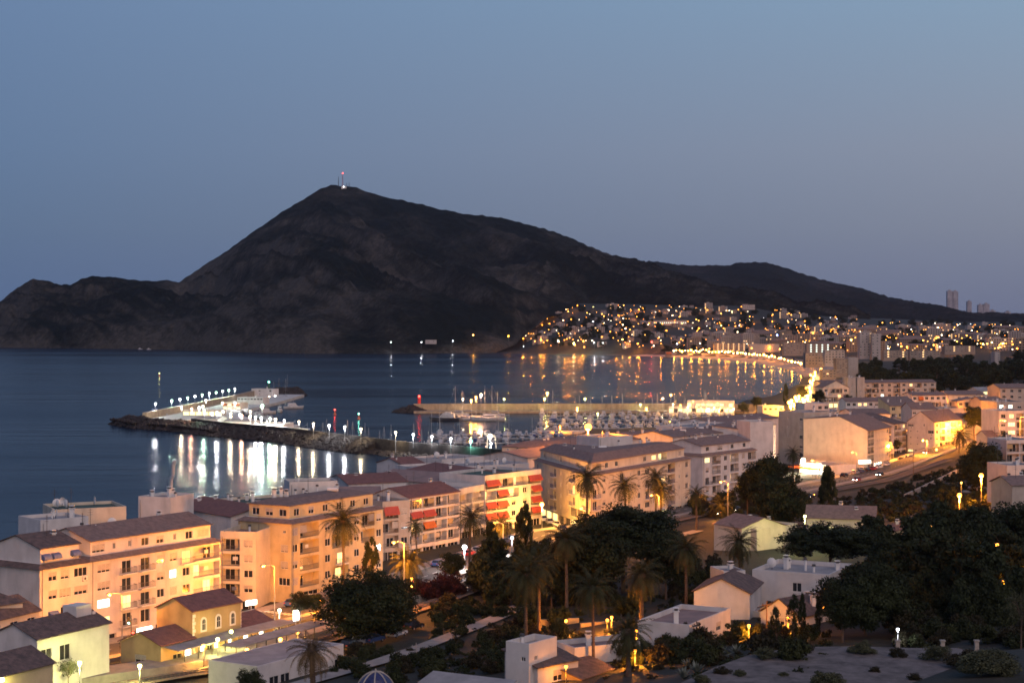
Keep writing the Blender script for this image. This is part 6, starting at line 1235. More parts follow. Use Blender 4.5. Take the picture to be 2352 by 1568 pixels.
PM = [('tall palm standing before the yellow corner block', 789, 1198, 326, 52, {}), ('slender small palm before the beige block', 958, 1208, 372, 24, {'thick': .7}), ('short palm glowing orange under its lamp', 938, 1292, 322, 48, {'thick': 1.5}),
      ('palm with long trunk before the red awning balconies', 1078, 1190, 356, 40, {}), ('palm glowing gold before the red awnings', 1152, 1204, 385, 32, {}), ('big palm at the tip of the wedge-shaped block', 1348, 1098, 408, 42, {}), ('middle palm before the wedge-shaped block', 1438, 1117, 415, 36, {}),
      ('upper palm of the lit pair before the wedge-shaped block', 1506, 1098, 430, 36, {}), ('lower palm of the lit pair before the wedge-shaped block', 1518, 1126, 418, 34, {}), ('small palm before the mauve blank gable', 1600, 1134, 430, 26, {}), ('palm glowing yellow before the pale block', 1658, 1158, 440, 32, {}),
      ('dark drooping palm left of the great round pine', 1302, 1240, 300, 50, {'skirt': True}), ('dark palm with hanging skirt, left one of the garden pair', 1208, 1322, 262, 62, {'skirt': True}), ('dark palm with hanging skirt, right one of the garden pair', 1238, 1300, 275, 48, {'skirt': True}),
      ('dark shaggy palm left of the white cottages', 1576, 1262, 290, 48, {'skirt': True}), ('shaggy palm whose dry skirt glows orange from below', 1473, 1322, 272, 54, {'skirt': True, 'thick': 1.4}), ('slim tall palm in front of the terrace house', 1363, 1352, 238, 54, {'thick': .8}),
      ('short thick palm over the glowing bushes', 1444, 1452, 226, 58, {'thick': 1.3}), ('dark palm at the foot of the hill villas', 1699, 1246, 315, 46, {'skirt': True}), ('brown half-dead palm at the bottom edge', 719, 1496, 233, 56, {'dead': True, 'thick': 1.5}), ('dim palm beside the filling station', 1822, 1042, 600, 20, {}),
      ('palm before the low cream building with white lit trunk', 2203, 1000, 700, 26, {}), ('small palm among the glow at the right street', 2307, 1004, 590, 20, {}), ('pale palm in the trees of the dark garden', 1625, 1000, 820, 14, {})]
for i, (lb, u, v, Y, rp, kw) in enumerate(PM): palm_uv(lb, u, v, Y, rp, v=i % 4, **kw)
# big trees one by one:  name, label, u, top v, Y, half width, kind, leaf, extras
TR = [('pine_tree', 'great dark round pine in the centre, the biggest crown', 1432, 1148, 318, 142, 'umbrella', 'pine', dict(ncl=170, nl=150, s=.035, under=7.2)),
      ('pine_tree', 'dark pine lobe leaning left of the great round pine', 1365, 1180, 305, 88, 'round', 'pine', dict(ncl=110, nl=130, s=.045)), ('pine_tree', 'lower right lobe tree beneath the great round pine', 1530, 1205, 306, 70, 'round', 'pine', dict(ncl=100, nl=120, s=.045)),
      ('pine_tree', 'big dark pine left before the railway cars', 838, 1300, 282, 112, 'round', 'pine', dict(ncl=150, nl=140, s=.04)), ('pine_tree', 'dark pine behind and right of the one by the railway cars', 905, 1318, 296, 62, 'round', 'pine', dict(ncl=90, nl=110)),
      ('street_tree', 'small orange tinged street tree below the corner block, left', 690, 1352, 305, 27, 'round', 'leaf', {}), ('street_tree', 'small orange tinged street tree below the corner block, right', 724, 1358, 312, 24, 'round', 'leaf', {}), ('round_tree', 'round clipped tree lit green before the station wing', 326, 1450, 274, 50, 'round', 'leaf', dict(ncl=110, nl=150, s=.05)),
      ('poplar_tree', 'slim airy tree behind the dark railway pine', 852, 1232, 332, 28, 'tall', 'leaf', {}), ('poplar_tree', 'tall ragged tree left of the drooping dark palm', 1203, 1152, 330, 32, 'tall', 'leaf', dict(ncl=90)), ('poplar_tree', 'airy tall tree before the red awnings', 1127, 1195, 350, 30, 'tall', 'leaf', {}),
      ('round_tree', 'green tree before the entrance under the white balconies', 1038, 1262, 352, 36, 'round', 'leaf', {}), ('bougainvillea_bush', 'reddish flowering bush before the roadside wall, left', 975, 1322, 330, 38, 'bush', 'boug', {}), ('bougainvillea_bush', 'reddish flowering bush before the roadside wall, right', 1030, 1310, 335, 45, 'bush', 'boug', {}),
      ('round_tree', 'dark tree right of the flowering bushes', 1105, 1295, 338, 40, 'round', 'leaf', {}), ('round_tree', 'yellow lit tree beneath the ragged tall tree', 1165, 1275, 350, 26, 'round', 'olive', {}),
      ('pine_tree', 'large dark pine before the blank cream gable, left of the filling station', 1765, 1038, 420, 62, 'round', 'pine', dict(ncl=130, nl=140, s=.045)), ('pine_tree', 'lower broad part of the pine group left of the filling station', 1800, 1085, 410, 66, 'round', 'pine', dict(ncl=120, nl=130)), ('pine_tree', 'left shoulder pine of the group before the small window block', 1718, 1075, 425, 38, 'round', 'pine', dict(ncl=90)),
      ('pine_tree', 'narrow dark pine in front of the filling station', 1902, 1072, 418, 29, 'tall', 'pine', dict(ncl=100, nl=130)), ('umbrella_pine', 'wide flat umbrella pine before the yellow villa', 1905, 1193, 318, 124, 'umbrella', 'pine', dict(ncl=170, nl=150, s=.035, under=4.6)),
      ('pine_tree', 'big round pine right of the glowing cottage', 1988, 1276, 250, 112, 'umbrella', 'pine', dict(ncl=180, nl=160, s=.035, under=7.5)), ('pine_tree', 'low side pine left of the big round pine by the cottage', 1935, 1330, 244, 56, 'round', 'pine', dict(ncl=90)), ('pine_tree', 'dark pine behind the big round pine', 2050, 1232, 292, 70, 'round', 'pine', dict(ncl=110)),
      ('pine_tree', 'tall round pine between two orange lamps at right', 2195, 1198, 288, 84, 'umbrella', 'pine', dict(ncl=150, nl=150, s=.04, under=7)), ('pine_tree', 'pine crown below the tall round pine at right', 2155, 1285, 262, 80, 'umbrella', 'pine', dict(ncl=140, nl=140, s=.04, under=7)), ('pine_tree', 'broad pine at the right side under the orange lamp', 2250, 1290, 250, 84, 'umbrella', 'pine', dict(ncl=150, nl=140, s=.04, under=7.2)),
      ('pine_tree', 'pine cut by the right edge above the orange lamp', 2330, 1150, 330, 75, 'round', 'pine', dict(ncl=130)), ('round_tree', 'dark tree left of the pine cut by the edge', 2258, 1158, 342, 55, 'round', 'leaf', dict(ncl=100)), ('round_tree', 'small tree before the lit bushes and parked cars', 2190, 1165, 348, 36, 'round', 'leaf', {}),
      ('round_tree', 'broad dark tree mass beneath the right street lamps', 2255, 1012, 500, 62, 'round', 'leaf', dict(ncl=130)), ('round_tree', 'dark tree right of the palm by the low cream building', 2238, 928, 760, 30, 'round', 'leaf', {}), ('round_tree', 'orange lit tree beside the right street lamps', 2275, 952, 660, 22, 'round', 'olive', {}),
      ('street_tree', 'dark small street tree beside the big cream block', 2061, 1008, 700, 12, 'round', 'leaf', {}), ('cypress_tree', 'dark cypress left of the pale apse cottage', 1843, 1362, 246, 13, 'tall', 'pine', {}), ('cypress_tree', 'dark cypress right of the pale apse cottage', 1880, 1370, 250, 12, 'tall', 'pine', {}),
      ('spruce_tree', 'spiky conifer before the glowing cottage', 1823, 1365, 238, 26, 'tall', 'pine', dict(nl=60)), ('spruce_tree', 'lower spiky conifer left of the other before the cottage', 1782, 1395, 236, 22, 'tall', 'pine', dict(nl=60)), ('round_tree', 'bare branched tree at the lower right edge', 2345, 1350, 200, 42, 'round', 'olive', dict(ncl=40, nl=40)),
      ('bush', 'large round bush at the bottom right corner', 2268, 1490, 176, 72, 'bush', 'olive', dict(ncl=130, nl=140, s=.05)), ('bush', 'small bush at the bottom edge on the gravel terrace', 1900, 1540, 172, 44, 'bush', 'olive', dict(ncl=80)), ('small_tree', 'pruned spiky tree lit yellow before the green-lit house', 158, 1500, 246, 30, 'round', 'olive', dict(ncl=28, nl=60)),
      ('round_tree', 'dark tree at the bottom edge left of the dead palm', 575, 1530, 222, 36, 'round', 'leaf', {}), ('round_tree', 'tree before the lit avenue left of the pine belt', 1880, 893, 900, 18, 'round', 'leaf', {}), ('round_tree', 'dark pointed tree at the seafront by the roundabout', 1805, 880, 1180, 9, 'tall', 'pine', {}),
      ('round_tree', 'orange lit seafront tree beside the lit avenue', 1843, 882, 1120, 16, 'round', 'olive', {}), ('round_tree', 'broad seafront tree right of the yacht club', 1738, 908, 1140, 14, 'round', 'leaf', {}), ('round_tree', 'low seafront tree left of the roundabout lamps', 1770, 925, 1120, 14, 'round', 'leaf', {}), ('round_tree', 'yellow lit small tree beside the yacht club', 1708, 922, 1125, 14, 'round', 'olive', {}),
      ('round_tree', 'small dark tree left of the dark roofed row', 1948, 905, 930, 12, 'round', 'leaf', {})]
for i, (nm, lb, u, v, Y, hw, kd, lf, kw) in enumerate(TR): tree_uv(nm, lb, u, v, Y, hw, kind=kd, m=lf, v=i % 5, **kw)
# scrub and orchards, one object per plant; every plant of a patch shares its label
def scatter(n, box, label, group, kinds, sz, name='bush', clear=True, sh=None, stuff=False):
    made = []; SV = {}
    for i in range(n):
        u = rnd.uniform(box[0], box[1]); v = rnd.uniform(box[2], box[3])
        if sh and not sh(u, v): continue
        p = gat(u, v); kd, lf = rnd.choice(kinds); r = rnd.uniform(*sz)
        if stuff:
            c_, r_ = crown_pts('bush', 9); V = leaves(c_, r_, 34, .14); a = rnd.uniform(0, 6.28); ca, sa = math.cos(a), math.sin(a)
            V = np.stack([(V[:, 0]*ca-V[:, 1]*sa)*r+p.x, (V[:, 0]*sa+V[:, 1]*ca)*r+p.y, V[:, 2]*r*rnd.uniform(.8, 1.3)+p.z+.1], 1); SV.setdefault(lf, []).append(V); continue
        t = tree(name, label, p.x, p.y, p.z-.2, p.z+r*rnd.uniform(1.0, 1.6)*(1 if kd == 'bush' else 1.8), r, kind=kd, m=lf, v=rnd.randrange(3), ncl=26 if r < 3 else 50, nl=60, s=.09, group=group, cat='bush' if kd == 'bush' else 'tree')
    if stuff:
        V = np.concatenate([np.concatenate(x) for x in SV.values()]); o = link(name, quad_mesh(name, V, M[list(SV)[0]])); ms = list(SV); idx = np.concatenate([np.full(sum(len(x) for x in SV[k])//4, i, np.int32) for i, k in enumerate(ms)])
        for k in ms[1:]: o.data.materials.append(M[k])
        o.data.polygons.foreach_set('material_index', idx); tag(o, label, group, kind='stuff')
    return made
BK = [('bush', 'leaf'), ('bush', 'pine'), ('bush', 'scrub')]
scatter(60, (1000, 1290, 1390, 1560), 'dark orchard bush between the railway and the palm garden', 'orchard bushes', BK, (1.2, 2.6))
scatter(34, (760, 1010, 1500, 1580), 'low dark orchard bush near the bottom edge beside the parked cars', 'bottom orchard bushes', BK, (.9, 1.8))
scatter(60, (1290, 1900, 1460, 1530), 'dark bush in the hedge below the white cottages', 'hedge bushes below the cottages', BK, (1.0, 2.4), sh=lambda u, v: v > 1455+(1800-u)*.10 or u > 1740)
scatter(36, (1290, 1640, 1300, 1420), 'dark garden bush in the deep shade under the great pine', 'shade garden bushes', BK, (1.5, 3.0))
scatter(520, (1880, 2280, 1075, 1200), 'dark scrub covering the slope below the main road', 'scrub', BK, (1.2, 2.6), 'slope_scrub', stuff=True, sh=lambda u, v: v > 1160-(u-1900)*.30)
scatter(70, (1580, 1780, 1150, 1240), 'dark garden bush behind the hill villas', 'villa bushes', BK, (1.5, 2.6), sh=lambda u, v: v < 1197)
scatter(60, (2030, 2352, 1400, 1500), 'dark bush under the right-hand pines', 'bushes beneath the right pines', BK, (1.2, 2.6))
scatter(46, (1100, 1320, 1330, 1400), 'dark tree of the palm garden wood', 'palm garden trees', [('round', 'leaf'), ('round', 'pine')], (2.4, 4.0), 'garden_tree')
scatter(40, (2000, 2352, 1290, 1420), 'dark pine of the wood behind the gravel terrace', 'wood pines', [('round', 'pine')], (3.5, 5), 'pine_tree')
scatter(30, (2150, 2352, 1150, 1200), 'dark tree of the wood around the car park', 'car park trees', [('round', 'leaf'), ('bush', 'scrub')], (1.4, 2.2), 'garden_tree')
scatter(26, (2175, 2300, 1112, 1140), 'amber lit scrub bush beside the car park lamp', 'lit car park bushes', [('bush', 'olive')], (.6, 1.2), sh=lambda u, v: not (2205 < u < 2285 and v > 1125))
scatter(160, (1580, 2230, 1500, 1530), 'dry grass tufts along the edge of the gravel terrace', 'grass', [('bush', 'scrub'), ('bush', 'olive')], (.25, .7), 'dry_grass', stuff=True)
scatter(500, (1000, 1900, 1330, 1560), 'dark undergrowth of the gardens between the trees and cottages', 'undergrowth', BK, (.5, 1.3), 'undergrowth', stuff=True)
# the dark pine belt in front of the town
for i in range(95):
    u = rnd.uniform(1975, 2370); f = rnd.random(); Y = 1050+f*520+max(0, (2150-u))*.6
    x = uvx(u, Y); zb = gz(x, Y); tree('pine_tree', 'dark pine of the belt between the beige terrace and the far town', x, Y, zb, zb+rnd.uniform(12, 20), rnd.uniform(5, 10), kind=rnd.choice(['round', 'umbrella', 'tall']), m='pine', v=i % 3, ncl=40, nl=60, s=.09, group='pines of the dark belt')
# agaves and dry grass tufts at the terrace edge
def agave(u, v, r, label):
    p = gat(u, v); z = max(p.z, 23); t = thing('agave', (p.x, p.y, p.z if p.z > 20 else p.z), label, 'agave'); b = MB()
    for i in range(16):
        a = 2.4*i; e = R(rnd.uniform(25, 78)); L = r*rnd.uniform(.8, 1.1); d = Vector((math.cos(a)*math.cos(e), math.sin(a)*math.cos(e), math.sin(e))); s = Vector((-math.sin(a), math.cos(a), 0)); w = .09*r
        b.add([tuple(-s*w), tuple(s*w), tuple(d*L*.5+s*w*1.1+Vector((0, 0, .05))), tuple(d*L-Vector((0, 0, .08))), tuple(d*L*.5-s*w*1.1+Vector((0, 0, .05)))], [(0, 1, 2, 3, 4)])
    b.build('leaves', M['agave'], t)
for i, (u, v, r) in enumerate(((1655, 1512, 2.2), (1745, 1500, 2.2), (1690, 1500, 1.6), (1625, 1525, 1.9), (1600, 1545, 1.6), (1580, 1530, 1.4), (1570, 1558, 1.6))): agave(u, v, r, ORD[i]+' spiky pale agave of the terrace edge')
for i, (u, v) in enumerate(((2380, 1490), (1945, 1500), (2000, 1505), (2090, 1500))): pass
for i, (u, v) in enumerate(((2062, 1500), (2165, 1505), (2243, 1510))):
    p = gat(u, 1490); t = thing('stone_post', (uvx(u, 199), 199, 23.6), ('left', 'middle', 'right')[i]+' pale stone post behind the gravel terrace', 'post'); b = MB(); b.box(-.22, .22, -.22, .22, 0, 1.5); b.box(-.3, .3, -.3, .3, 1.5, 1.65); b.build('shaft', M['stone'], t)

for i, (u, Y, r) in enumerate(((1610, 176, 1.2), (1660, 181, 1.0), (1760, 189, 1.5), (1850, 193, 1.3), (1980, 192, 1.7), (2060, 190, 1.2), (2150, 188, 2.0), (2215, 184, 2.4), (1700, 180, .8), (2100, 178, .9), (1800, 180, .6), (2010, 182, .7))):
    tree('bush', ORD[i]+' low bush growing on the gravel terrace, counted along its edge', uvx(u, Y), Y, 25.0, 25.0+r*.9, r, kind='bush', m='scrub' if i % 2 else 'olive', v=i % 3, ncl=40, nl=80, s=.06, cat='bush', group='terrace bushes')
# ------------------------------------------------------------------ the far town across the bay
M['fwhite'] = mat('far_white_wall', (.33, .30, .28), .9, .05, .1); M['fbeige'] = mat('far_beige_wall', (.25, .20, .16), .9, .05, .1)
def house_proto(name, w, d, fl, roof, wm, lit, rows=None):
    b = MB(); h = fl*3.0; b.prism([(-w/2, 0), (w/2, 0), (w/2, d), (-w/2, d)], -6, h, 0, 1); r_ = random.Random(name+str(w)+str(fl))
    n = max(2, int(w/3.2))
    for f in range(fl):
        for i in range(n):
            x = -w/2+w*(i+.5)/n; z = f*3+.9; q = r_.random(); b.add([(x-.75, -.04, z), (x+.75, -.04, z), (x+.75, -.04, z+1.5), (x-.75, -.04, z+1.5)], [(0, 1, 2, 3)], 3 if q < lit else 2)
    if roof == 'gable': b.add([(-w/2-.4, -.4, h), (w/2+.4, -.4, h), (w/2+.4, d+.4, h), (-w/2-.4, d+.4, h), (-w/2-.4, d/2, h+d*.25), (w/2+.4, d/2, h+d*.25)], [(0, 1, 5, 4), (2, 3, 4, 5), (3, 0, 4), (1, 2, 5), (3, 2, 1, 0)], 1)
    else:
        b.box(-w/2, w/2, 0, .3, h+.02, h+.9, 0); b.box(-w/2, -w/2+.3, .3, d, h+.02, h+.9, 0); b.box(w/2-.3, w/2, .3, d, h+.02, h+.9, 0); b.box(-w*.2, w*.1, d*.4, d*.8, h+.02, h+2.4, 0)
    if fl > 2:
        for f in range(1, fl+1): b.box(-w/2+.5, w/2-.5, -1.1, -.06, f*3-.25, f*3-.05 if f < fl else f*3-.06, 0)
    return b.mesh(name, [M[wm], M['tile'] if roof == 'gable' else M['greyr'], M['glass'], M['lit']])
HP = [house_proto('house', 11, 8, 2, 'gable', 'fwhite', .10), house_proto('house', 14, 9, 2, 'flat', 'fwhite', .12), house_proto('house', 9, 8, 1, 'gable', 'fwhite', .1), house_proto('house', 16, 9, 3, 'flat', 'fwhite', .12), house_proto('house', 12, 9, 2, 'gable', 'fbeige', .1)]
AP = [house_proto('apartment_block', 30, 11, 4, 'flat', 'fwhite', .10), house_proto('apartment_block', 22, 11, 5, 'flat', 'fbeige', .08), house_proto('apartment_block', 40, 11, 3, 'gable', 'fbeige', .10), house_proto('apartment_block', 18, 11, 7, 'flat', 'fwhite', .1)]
def tz(u, Y): x = uvx(u, Y); return x, gz(x, Y)
def fput(me, u, Y, rz, label, cat, group, s=1):
    x, z = tz(u, Y); o = link(me.name.split('.')[0], me); o.location = (x, Y, z); o.rotation_euler = (0, 0, rz); o.scale = (s, s, s); return tag(o, label, cat, group)
_YS = np.geomspace(3740, 1500, 160)
def vat(u, v):          # far ground at a picture point
    P = np.stack([uvx(u, _YS), _YS], 1); vv = HZ+(CAMH-hland(P))*F/_YS; k = np.argmax(vv >= v)
    return float(_YS[k]) if vv[k] >= v else 1500.
town_rnd = random.Random(21)
dens = []
# villas on the hillside above the cliffs
for i in range(150):
    u = town_rnd.uniform(1185, 1990); lo = np.interp(u, [1185, 1230, 1500, 1700, 1990], [715, 700, 704, 700, 735]); v = town_rnd.uniform(lo, 792 if u < 1530 else 800)
    if u < 1230 and v < 760 and town_rnd.random() < .6: continue
    k = town_rnd.choice([0, 0, 1, 1, 2, 3, 4]); fput(HP[k], u, vat(u, v), town_rnd.uniform(-.5, .5), 'small pale house of the hillside suburb across the bay', 'house', 'hillside houses across the bay', town_rnd.uniform(.8, 1.15))
for i in range(10):
    u = 1120+i*16+town_rnd.uniform(-5, 5); v = 775-i*.8; fput(HP[town_rnd.choice([0, 1, 2])], u, vat(max(u, 1135), v), .1, 'small villa on the cliff top left of the far suburb', 'house', 'villas on the cliff top')
# apartment blocks of the plain
for i in range(62):
    u = town_rnd.uniform(1560, 2400); v = town_rnd.uniform(760, 812) if u > 1850 else town_rnd.uniform(768, 800)
    k = town_rnd.choice([0, 1, 2, 2, 3] if v > 780 else [0, 2, 2]); fput(AP[k], u, vat(u, v), town_rnd.uniform(-.35, .35), 'pale apartment block of the far town on the plain', 'building', 'far town apartment blocks', town_rnd.uniform(.8, 1.1))
for i in range(80):
    u = town_rnd.uniform(1850, 2420); v = town_rnd.uniform(742, 806); fput(HP[town_rnd.randrange(5)], u, vat(u, v), town_rnd.uniform(-.5, .5), 'low house of the far town beyond the pine belt', 'house', 'far town houses')
def big(label, u0, u1, v0, v1, Y, wm, rows, roof='flat', dp=14, em=None):
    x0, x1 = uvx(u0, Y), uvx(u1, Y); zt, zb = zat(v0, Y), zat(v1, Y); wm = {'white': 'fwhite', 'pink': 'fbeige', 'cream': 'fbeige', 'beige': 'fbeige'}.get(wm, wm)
    return building('apartment_block', label, rect((x0, Y), (x1, Y), dp), zb, zt, {0: (rows,)}, wm, roof, 'greyr', 1.5, chim=0, par=.4, low=3, fm='trim')
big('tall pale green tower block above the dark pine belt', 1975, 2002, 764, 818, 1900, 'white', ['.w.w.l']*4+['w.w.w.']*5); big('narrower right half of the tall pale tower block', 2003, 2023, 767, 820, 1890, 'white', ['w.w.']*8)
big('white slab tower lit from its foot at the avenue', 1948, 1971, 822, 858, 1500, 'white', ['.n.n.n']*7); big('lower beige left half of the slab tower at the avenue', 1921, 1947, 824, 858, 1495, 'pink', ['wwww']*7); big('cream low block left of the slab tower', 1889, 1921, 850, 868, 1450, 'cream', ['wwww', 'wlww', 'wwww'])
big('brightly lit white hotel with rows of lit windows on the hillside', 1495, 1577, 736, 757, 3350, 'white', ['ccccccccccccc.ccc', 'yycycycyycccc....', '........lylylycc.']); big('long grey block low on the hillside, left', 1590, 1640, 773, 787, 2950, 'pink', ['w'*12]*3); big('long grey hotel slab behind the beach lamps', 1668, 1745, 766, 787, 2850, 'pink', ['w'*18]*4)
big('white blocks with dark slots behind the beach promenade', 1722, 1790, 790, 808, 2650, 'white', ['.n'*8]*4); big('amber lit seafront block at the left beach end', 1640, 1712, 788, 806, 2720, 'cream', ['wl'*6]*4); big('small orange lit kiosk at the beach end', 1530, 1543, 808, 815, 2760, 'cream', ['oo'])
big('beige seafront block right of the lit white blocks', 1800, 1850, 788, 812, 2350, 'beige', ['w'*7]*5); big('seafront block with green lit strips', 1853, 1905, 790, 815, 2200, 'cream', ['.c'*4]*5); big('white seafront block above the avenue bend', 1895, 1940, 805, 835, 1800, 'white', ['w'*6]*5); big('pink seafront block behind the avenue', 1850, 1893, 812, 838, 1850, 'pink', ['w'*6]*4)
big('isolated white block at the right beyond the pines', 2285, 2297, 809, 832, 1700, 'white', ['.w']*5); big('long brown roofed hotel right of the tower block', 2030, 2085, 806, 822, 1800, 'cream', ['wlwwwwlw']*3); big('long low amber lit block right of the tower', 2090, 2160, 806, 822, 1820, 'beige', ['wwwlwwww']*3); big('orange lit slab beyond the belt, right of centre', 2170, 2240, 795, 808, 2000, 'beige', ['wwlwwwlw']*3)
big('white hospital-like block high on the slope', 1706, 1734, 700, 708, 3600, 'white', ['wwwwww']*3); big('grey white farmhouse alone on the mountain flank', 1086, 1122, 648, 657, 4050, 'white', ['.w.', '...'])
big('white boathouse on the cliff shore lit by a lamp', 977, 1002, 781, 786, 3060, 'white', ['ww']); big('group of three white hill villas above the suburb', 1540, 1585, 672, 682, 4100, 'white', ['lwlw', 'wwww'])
# far high rises beyond the hill
for lb, u0, u1, v0, rws in (('tallest far skyscraper with twin shafts', 2176, 2188.5, 668, 24), ('right shaft of the tallest far skyscraper', 2189.5, 2201, 669, 24), ('slim far skyscraper right of the tallest one', 2222, 2232, 692, 14), ('stepped far skyscraper, left shaft', 2247, 2258, 700, 12), ('stepped far skyscraper, right shaft', 2259, 2273, 698, 12), ('far high rise block with flat top', 2274, 2287, 713, 8), ('far high rise near the right edge, left', 2296, 2306, 720, 6), ('far high rise near the right edge, right', 2309, 2322, 716, 6), ('broad far block at the right edge', 2330, 2352, 722, 5)):
    Y = 9000; x0, x1 = uvx(u0, Y), uvx(u1, Y); b = MB(); zt = zat(v0, Y); b.box(0, x1-x0, 0, 24, -20, zt, 0); b.box((x1-x0)*.3, (x1-x0)*.7, 6, 18, zt, zt+6, 0)
    o = b.build('skyscraper', mat('hazy_tower', (.30, .28, .30), .7, .2, .05)); o.location = (x0, Y, 0); tag(o, lb, 'skyscraper')
# radio masts on the summit
for lb, u, vt, hw, c in (('tall lattice radio mast with red lamp on the summit', 787, 399, 2.2, 'e_red'), ('thin dark radio mast left of the tall one', 777.5, 406, 1.2, None), ('short aerial right of the tall summit mast', 796, 420, .8, None), ('short aerial farthest right on the summit', 802, 419, .8, None)):
    Y = 4940; x = uvx(u, Y); zb = zat(430, Y); zt = zat(vt, Y); t = thing('radio_mast', (x, Y, zb), lb, 'radio mast'); b = MB(); H = zt-zb
    for s, q in ((-1, -1), (1, -1), (0, 1)): b.tube((s*hw, q*hw, -4), (s*.3, q*.3, H), .35, .2, 5)
    n = int(H/5)
    for i in range(n):
        k = 1-i/n; k2 = 1-(i+1)/n; b.tube((-hw*k-.2, -hw*k, H*i/n), (hw*k2+.2, -hw*k2, H*(i+1)/n), .2, n=4); b.tube((hw*k+.2, -hw*k, H*i/n), (-hw*k2-.2, -hw*k2, H*(i+1)/n), .2, n=4)
    b.build('lattice', mat('red_white_mast', (.35, .10, .10), .7, .1, .1) if c else M['dkmetal'], t)
    if c: b = MB(); b.ball((0, 0, H+1), 1.6, 0, 8, 4); b.build('beacon_lamp', M['e_red'], t)
x = uvx(790, 4930); t = thing('summit_hut', (x, 4930, zat(431, 4930)), 'tiny white lit hut at the foot of the summit masts', 'hut'); b = MB(); b.box(-7, 7, -4, 4, -6, 3.5); b.build('wall', M['white'], t); b = MB(); b.box(-7.5, 7.5, -4.5, 4.5, 3.5, 4); b.build('roof', M['greyr'], t); b = MB(); b.ball((0, -6, 2), 1.2, 0, 6, 3); b.build('lamp', M['f_white'], t)
# far trees
for i in range(260):
    u = town_rnd.uniform(1150, 2400); lo = np.interp(u, [1150, 1230, 1500, 1700, 1990, 2400], [760, 705, 706, 706, 738, 742]); v = town_rnd.uniform(lo, 806 if u > 1500 else 790); Y = vat(u, v); x, z = tz(u, Y)
    r = town_rnd.uniform(5, 11); tree('round_tree', 'dark round tree among the far houses across the bay', x, Y, z-1, z+r*1.3, r, kind='bush' if False else 'round', m='pine', v=i % 3, ncl=26, nl=40, s=.14, group='trees of the far town')
# far street lamps: pole and globe, one mesh each
def flamp(c, r=.7, h=8):
    k = ('far', c, r)
    if k not in _lm: b = MB(); b.tube((0, 0, -1), (0, 0, h), .14, .1, 5, 0); b.ball((0, 0, h+r*.8), r, 1, 6, 4); _lm[k] = b.mesh('street_lamp', [M['dkmetal'], M['f_'+c]])
    return _lm[k]
LMP = []
for i in range(620):
    u = town_rnd.uniform(1190, 2352); 
    if i % 3 == 1: u = town_rnd.uniform(1195, 1800)
    if i % 3 == 2: u = town_rnd.uniform(1800, 2352)
    lo = np.interp(u, [1190, 1230, 1500, 1700, 1990, 2352], [705, 695, 702, 704, 738, 750]); v = lo+(town_rnd.random())*((796 if u < 1530 else 812)-lo); Y = vat(u, v+6); x, z = tz(u, Y); c = town_rnd.choices(['sodium', 'amber', 'warm', 'white', 'lime'], (8, 7, 3, 1.0, .7))[0]
    LMP.append((c, town_rnd.choice([.4, .55, .55, .9]), x, Y, z))
LMP.sort(key=lambda t: -t[1]/t[3])
mb = MB(); CI = ['sodium', 'amber', 'warm', 'white', 'lime']
for c, r, x, Y, z in LMP[85:]: mb.tube((x, Y, z-1), (x, Y, z+7.5), .14, .1, 5, 0); mb.ball((x, Y, z+7.5+r), r, 1+CI.index(c), 6, 4)
tag(mb.build('distant_street_lights', [M['dkmetal']]+[M['f_'+c] for c in CI]), 'sprinkle of tiny far street lights among the houses across the bay', 'street lights', kind='stuff')
for q_ in range(0, len(LMP), 4):
    c, r, x, Y, z = LMP[q_]; tl = bpy.data.objects.new('street_light_glow', bpy.data.lights.get('far_glow') or bpy.data.lights.new('far_glow', 'POINT')); tl.data.energy = 9000; tl.data.color = COLS['sodium']; tl.data.shadow_soft_size = .5; COL.objects.link(tl); tl.location = (x, Y-2, z+6.5)
for c, r, x, Y, z in LMP[:85]:
    o = link('street_lamp', flamp(c, r)); o.location = (x, Y, z); tag(o, {'sodium': 'orange', 'amber': 'amber', 'warm': 'pale warm', 'white': 'white', 'lime': 'yellowish'}[c]+' street lamp scattered among the far houses', 'street lamp', c+' lamps of the far town')
# the lamp-lit beach promenade and avenue
M['sand'] = mat('beach_sand', (.34, .27, .22), .95, .1, .05)
bay = [(uvx(u, F*CAMH/(v-HZ)), F*CAMH/(v-HZ)) for u, v in BAY[1:8]][::-1]
mb = MB(); vs = []; nrow = 6
for i, p in enumerate(bay):
    d = (Vector(bay[min(i+1, len(bay)-1)])-Vector(bay[max(i-1, 0)])).normalized(); nn = Vector((-d.y, d.x))
    for j in range(nrow): q = Vector(p)+nn*(j*11-3); vs.append((q.x, q.y, max(.15, gz(q.x, q.y))+.5 if j else -.3))
mb.add(vs, [(i*nrow+j, (i+1)*nrow+j, (i+1)*nrow+j+1, i*nrow+j+1) for i in range(len(bay)-1) for j in range(nrow-1)]); tag(mb.build('beach', M['sand']), kind='structure')
AVR = [(uvx(1893, 1900), 1900), (uvx(1876, 1650), 1650), (uvx(1868, 1400), 1400), (uvx(1858, 1230), 1230), (uvx(1845, 1110), 1110), (uvx(1825, 1030), 1030)]
strip('avenue', AVR, -6, 6, .1, 'quay')
M['e_amber2'] = emit('strong_amber_lamp', COLS['amber'], 60); M['f_amber'] = M['f_amber']

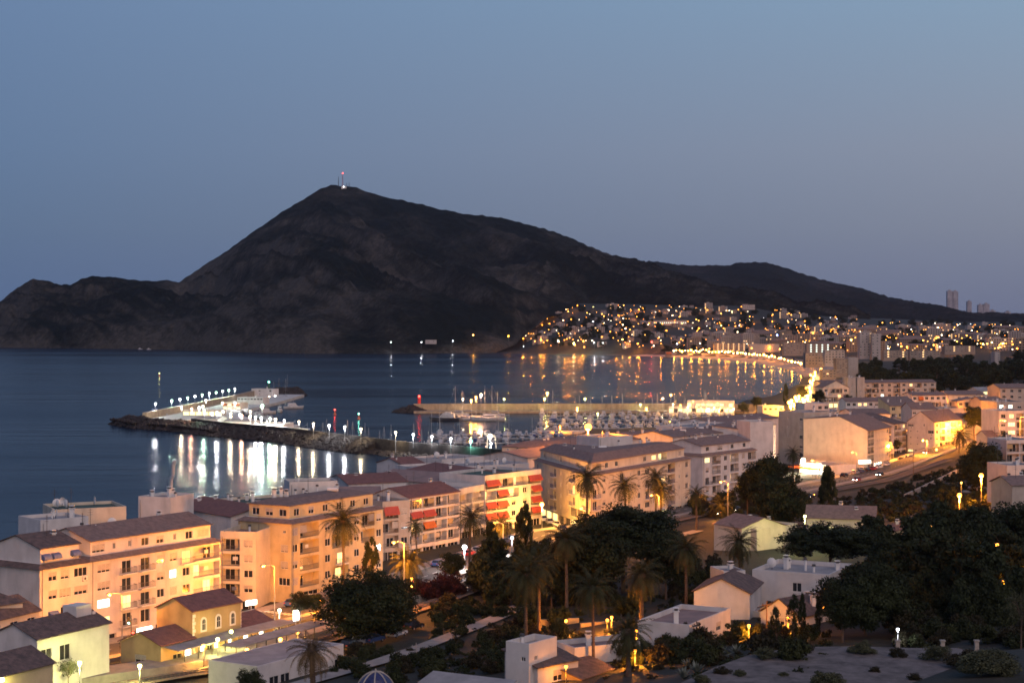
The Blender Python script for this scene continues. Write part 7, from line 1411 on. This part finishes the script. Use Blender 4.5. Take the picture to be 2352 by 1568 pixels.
PR = [(1548, 817, 2770), (1600, 818, 2720), (1650, 818, 2660), (1700, 820, 2580), (1740, 824, 2480), (1780, 830, 2330), (1810, 836, 2180), (1840, 844, 2000), (1862, 850, 1900), (1885, 846, 1850)]
k = 0
for (u0, v0, Y0), (u1, v1, Y1) in zip(PR, PR[1:]):
    n = max(3, int(abs(u1-u0)/6.5))
    for j in range(n):
        f = (j+town_rnd.uniform(-.2, .2))/n; Y = Y0+(Y1-Y0)*f+town_rnd.uniform(5, 60); u = u0+(u1-u0)*f; x, z = tz(u, Y); big_ = (k % 3 == 0); o = link('street_lamp', flamp('amber' if k % 4 else 'warm', 1.3 if big_ else .8, 7)); o.location = (x, Y, z)
        o.material_slots[1].link = 'OBJECT'; o.material_slots[1].material = M['e_amber2'] if k % 4 else M['f_warm']; tag(o, ('bright ' if big_ else 'small ')+('amber' if k % 4 else 'pale')+' lamp of the beach promenade', 'street lamp', ('bright ' if big_ else 'small ')+('amber' if k % 4 else 'pale')+' promenade lamps')
        if k % 3 == 0: light(o, (0, -1.5, 6), 'sodium', 20000, .6)
        k += 1
AV = [(1884, 851), (1868, 866), (1872, 862), (1861, 876), (1870, 884), (1852, 893), (1862, 900), (1844, 904), (1856, 908), (1846, 922), (1838, 929), (1824, 930), (1886, 848), (1872, 855), (1862, 862), (1868, 872), (1866, 880), (1860, 890), (1853, 900), (1848, 908), (1855, 915), (1843, 918), (1835, 912), (1827, 914), (1818, 922), (1812, 926), (1840, 926), (1836, 934), (1858, 925), (1850, 921), (1830, 921), (1816, 934)]
for i, (u, v) in enumerate(AV):
    Y = float(np.interp(v, [846, 862, 880, 900, 915, 936], [1850, 1600, 1380, 1190, 1090, 1010])); z = gz(uvx(u, Y), Y); lamp(uvx(u, Y), Y, z, max(5, zat(v, Y)-z), 'amber', 12000, ORD[i]+' lamp of the glowing avenue, counted from the beach to the roundabout', r=1.0, group='lamps of the glowing avenue')
for u, v, Y, c, P, lb in ((1955, 781, 2100, 'amber', 60000, 'single big orange floodlight left of the pale tower block'), (968, 786, 3020, 'white', 9000, 'bright white lamp at the cliff shore'), (1318, 789, 2960, 'lime', 60000, 'greenish yellow lamp at the foot of the suburb cliffs'), (1497, 786, 2880, 'red', 60000, 'red glowing sign lamp at the start of the beach'), (1785, 770, 2700, 'blue', 40000, 'blue lit sign lamp in the far town'),
      (1242, 781, 3020, 'sodium', 60000, 'orange lamp at the left foot of the suburb'), (1202, 778, 3050, 'sodium', 50000, 'orange lamp on the shore left of the suburb'), (1168, 772, 3100, 'sodium', 40000, 'small orange lamp on the cliff shore'), (1087, 770, 3090, 'amber', 40000, 'amber lamp beside the cliff road'), (1282, 783, 2990, 'warm', 70000, 'warm lamp at the suburb shore'),
      (1365, 787, 2940, 'white', 30000, 'white lamp at the suburb shore, left one'), (1385, 788, 2930, 'white', 30000, 'white lamp at the suburb shore, right one'), (1465, 790, 2890, 'sodium', 60000, 'orange lamp near the beach start'), (1430, 780, 2950, 'amber', 40000, 'amber lamp above the cliffs near the beach'), (898, 786, 3030, 'white', 9000, 'tiny white lamp farthest left on the cliff shore'), (1040, 783, 3080, 'white', 9000, 'tiny white lamp right of the boathouse'), (1340, 784, 2960, 'sodium', 50000, 'orange lamp above the cliffs, centre')):
    x = uvx(u, Y); z = zat(v, Y); zb = max(gz(x, Y), z-9); lamp(x, Y, zb, z-zb, c, P/6, lb, r=1.1 if P > 30000 else .7)
for lb, u, v in (('lonely orange lamp on the mountain flank', 1134, 677), ('fainter orange lamp left of the lonely one', 1117, 671), ('right hill lamp beside the three villas', 1625, 690)):
    Y = 4000; lamp(uvx(u, Y), Y, zat(v, Y)-8, 8, 'amber', 0, lb, r=1.0)
# ------------------------------------------------------------------ evening haze over the bay
HAZE = 0.000013
m = bpy.data.materials.new('haze'); m.use_nodes = True; t = m.node_tree; t.nodes.clear()
v = N(t, 'ShaderNodeVolumePrincipled'); v.inputs['Color'].default_value = (.66, .76, 1.0, 1); v.inputs['Density'].default_value = HAZE; v.inputs['Anisotropy'].default_value = 0.2
o = N(t, 'ShaderNodeOutputMaterial'); t.links.new(v.outputs[0], o.inputs['Volume'])
mb = MB(); mb.box(-9500, 9500, -300, 12300, -26, 560); tag(mb.build('haze', m), kind='stuff')
SC.cycles.volume_bounces = 0; SC.cycles.volume_step_rate = 4
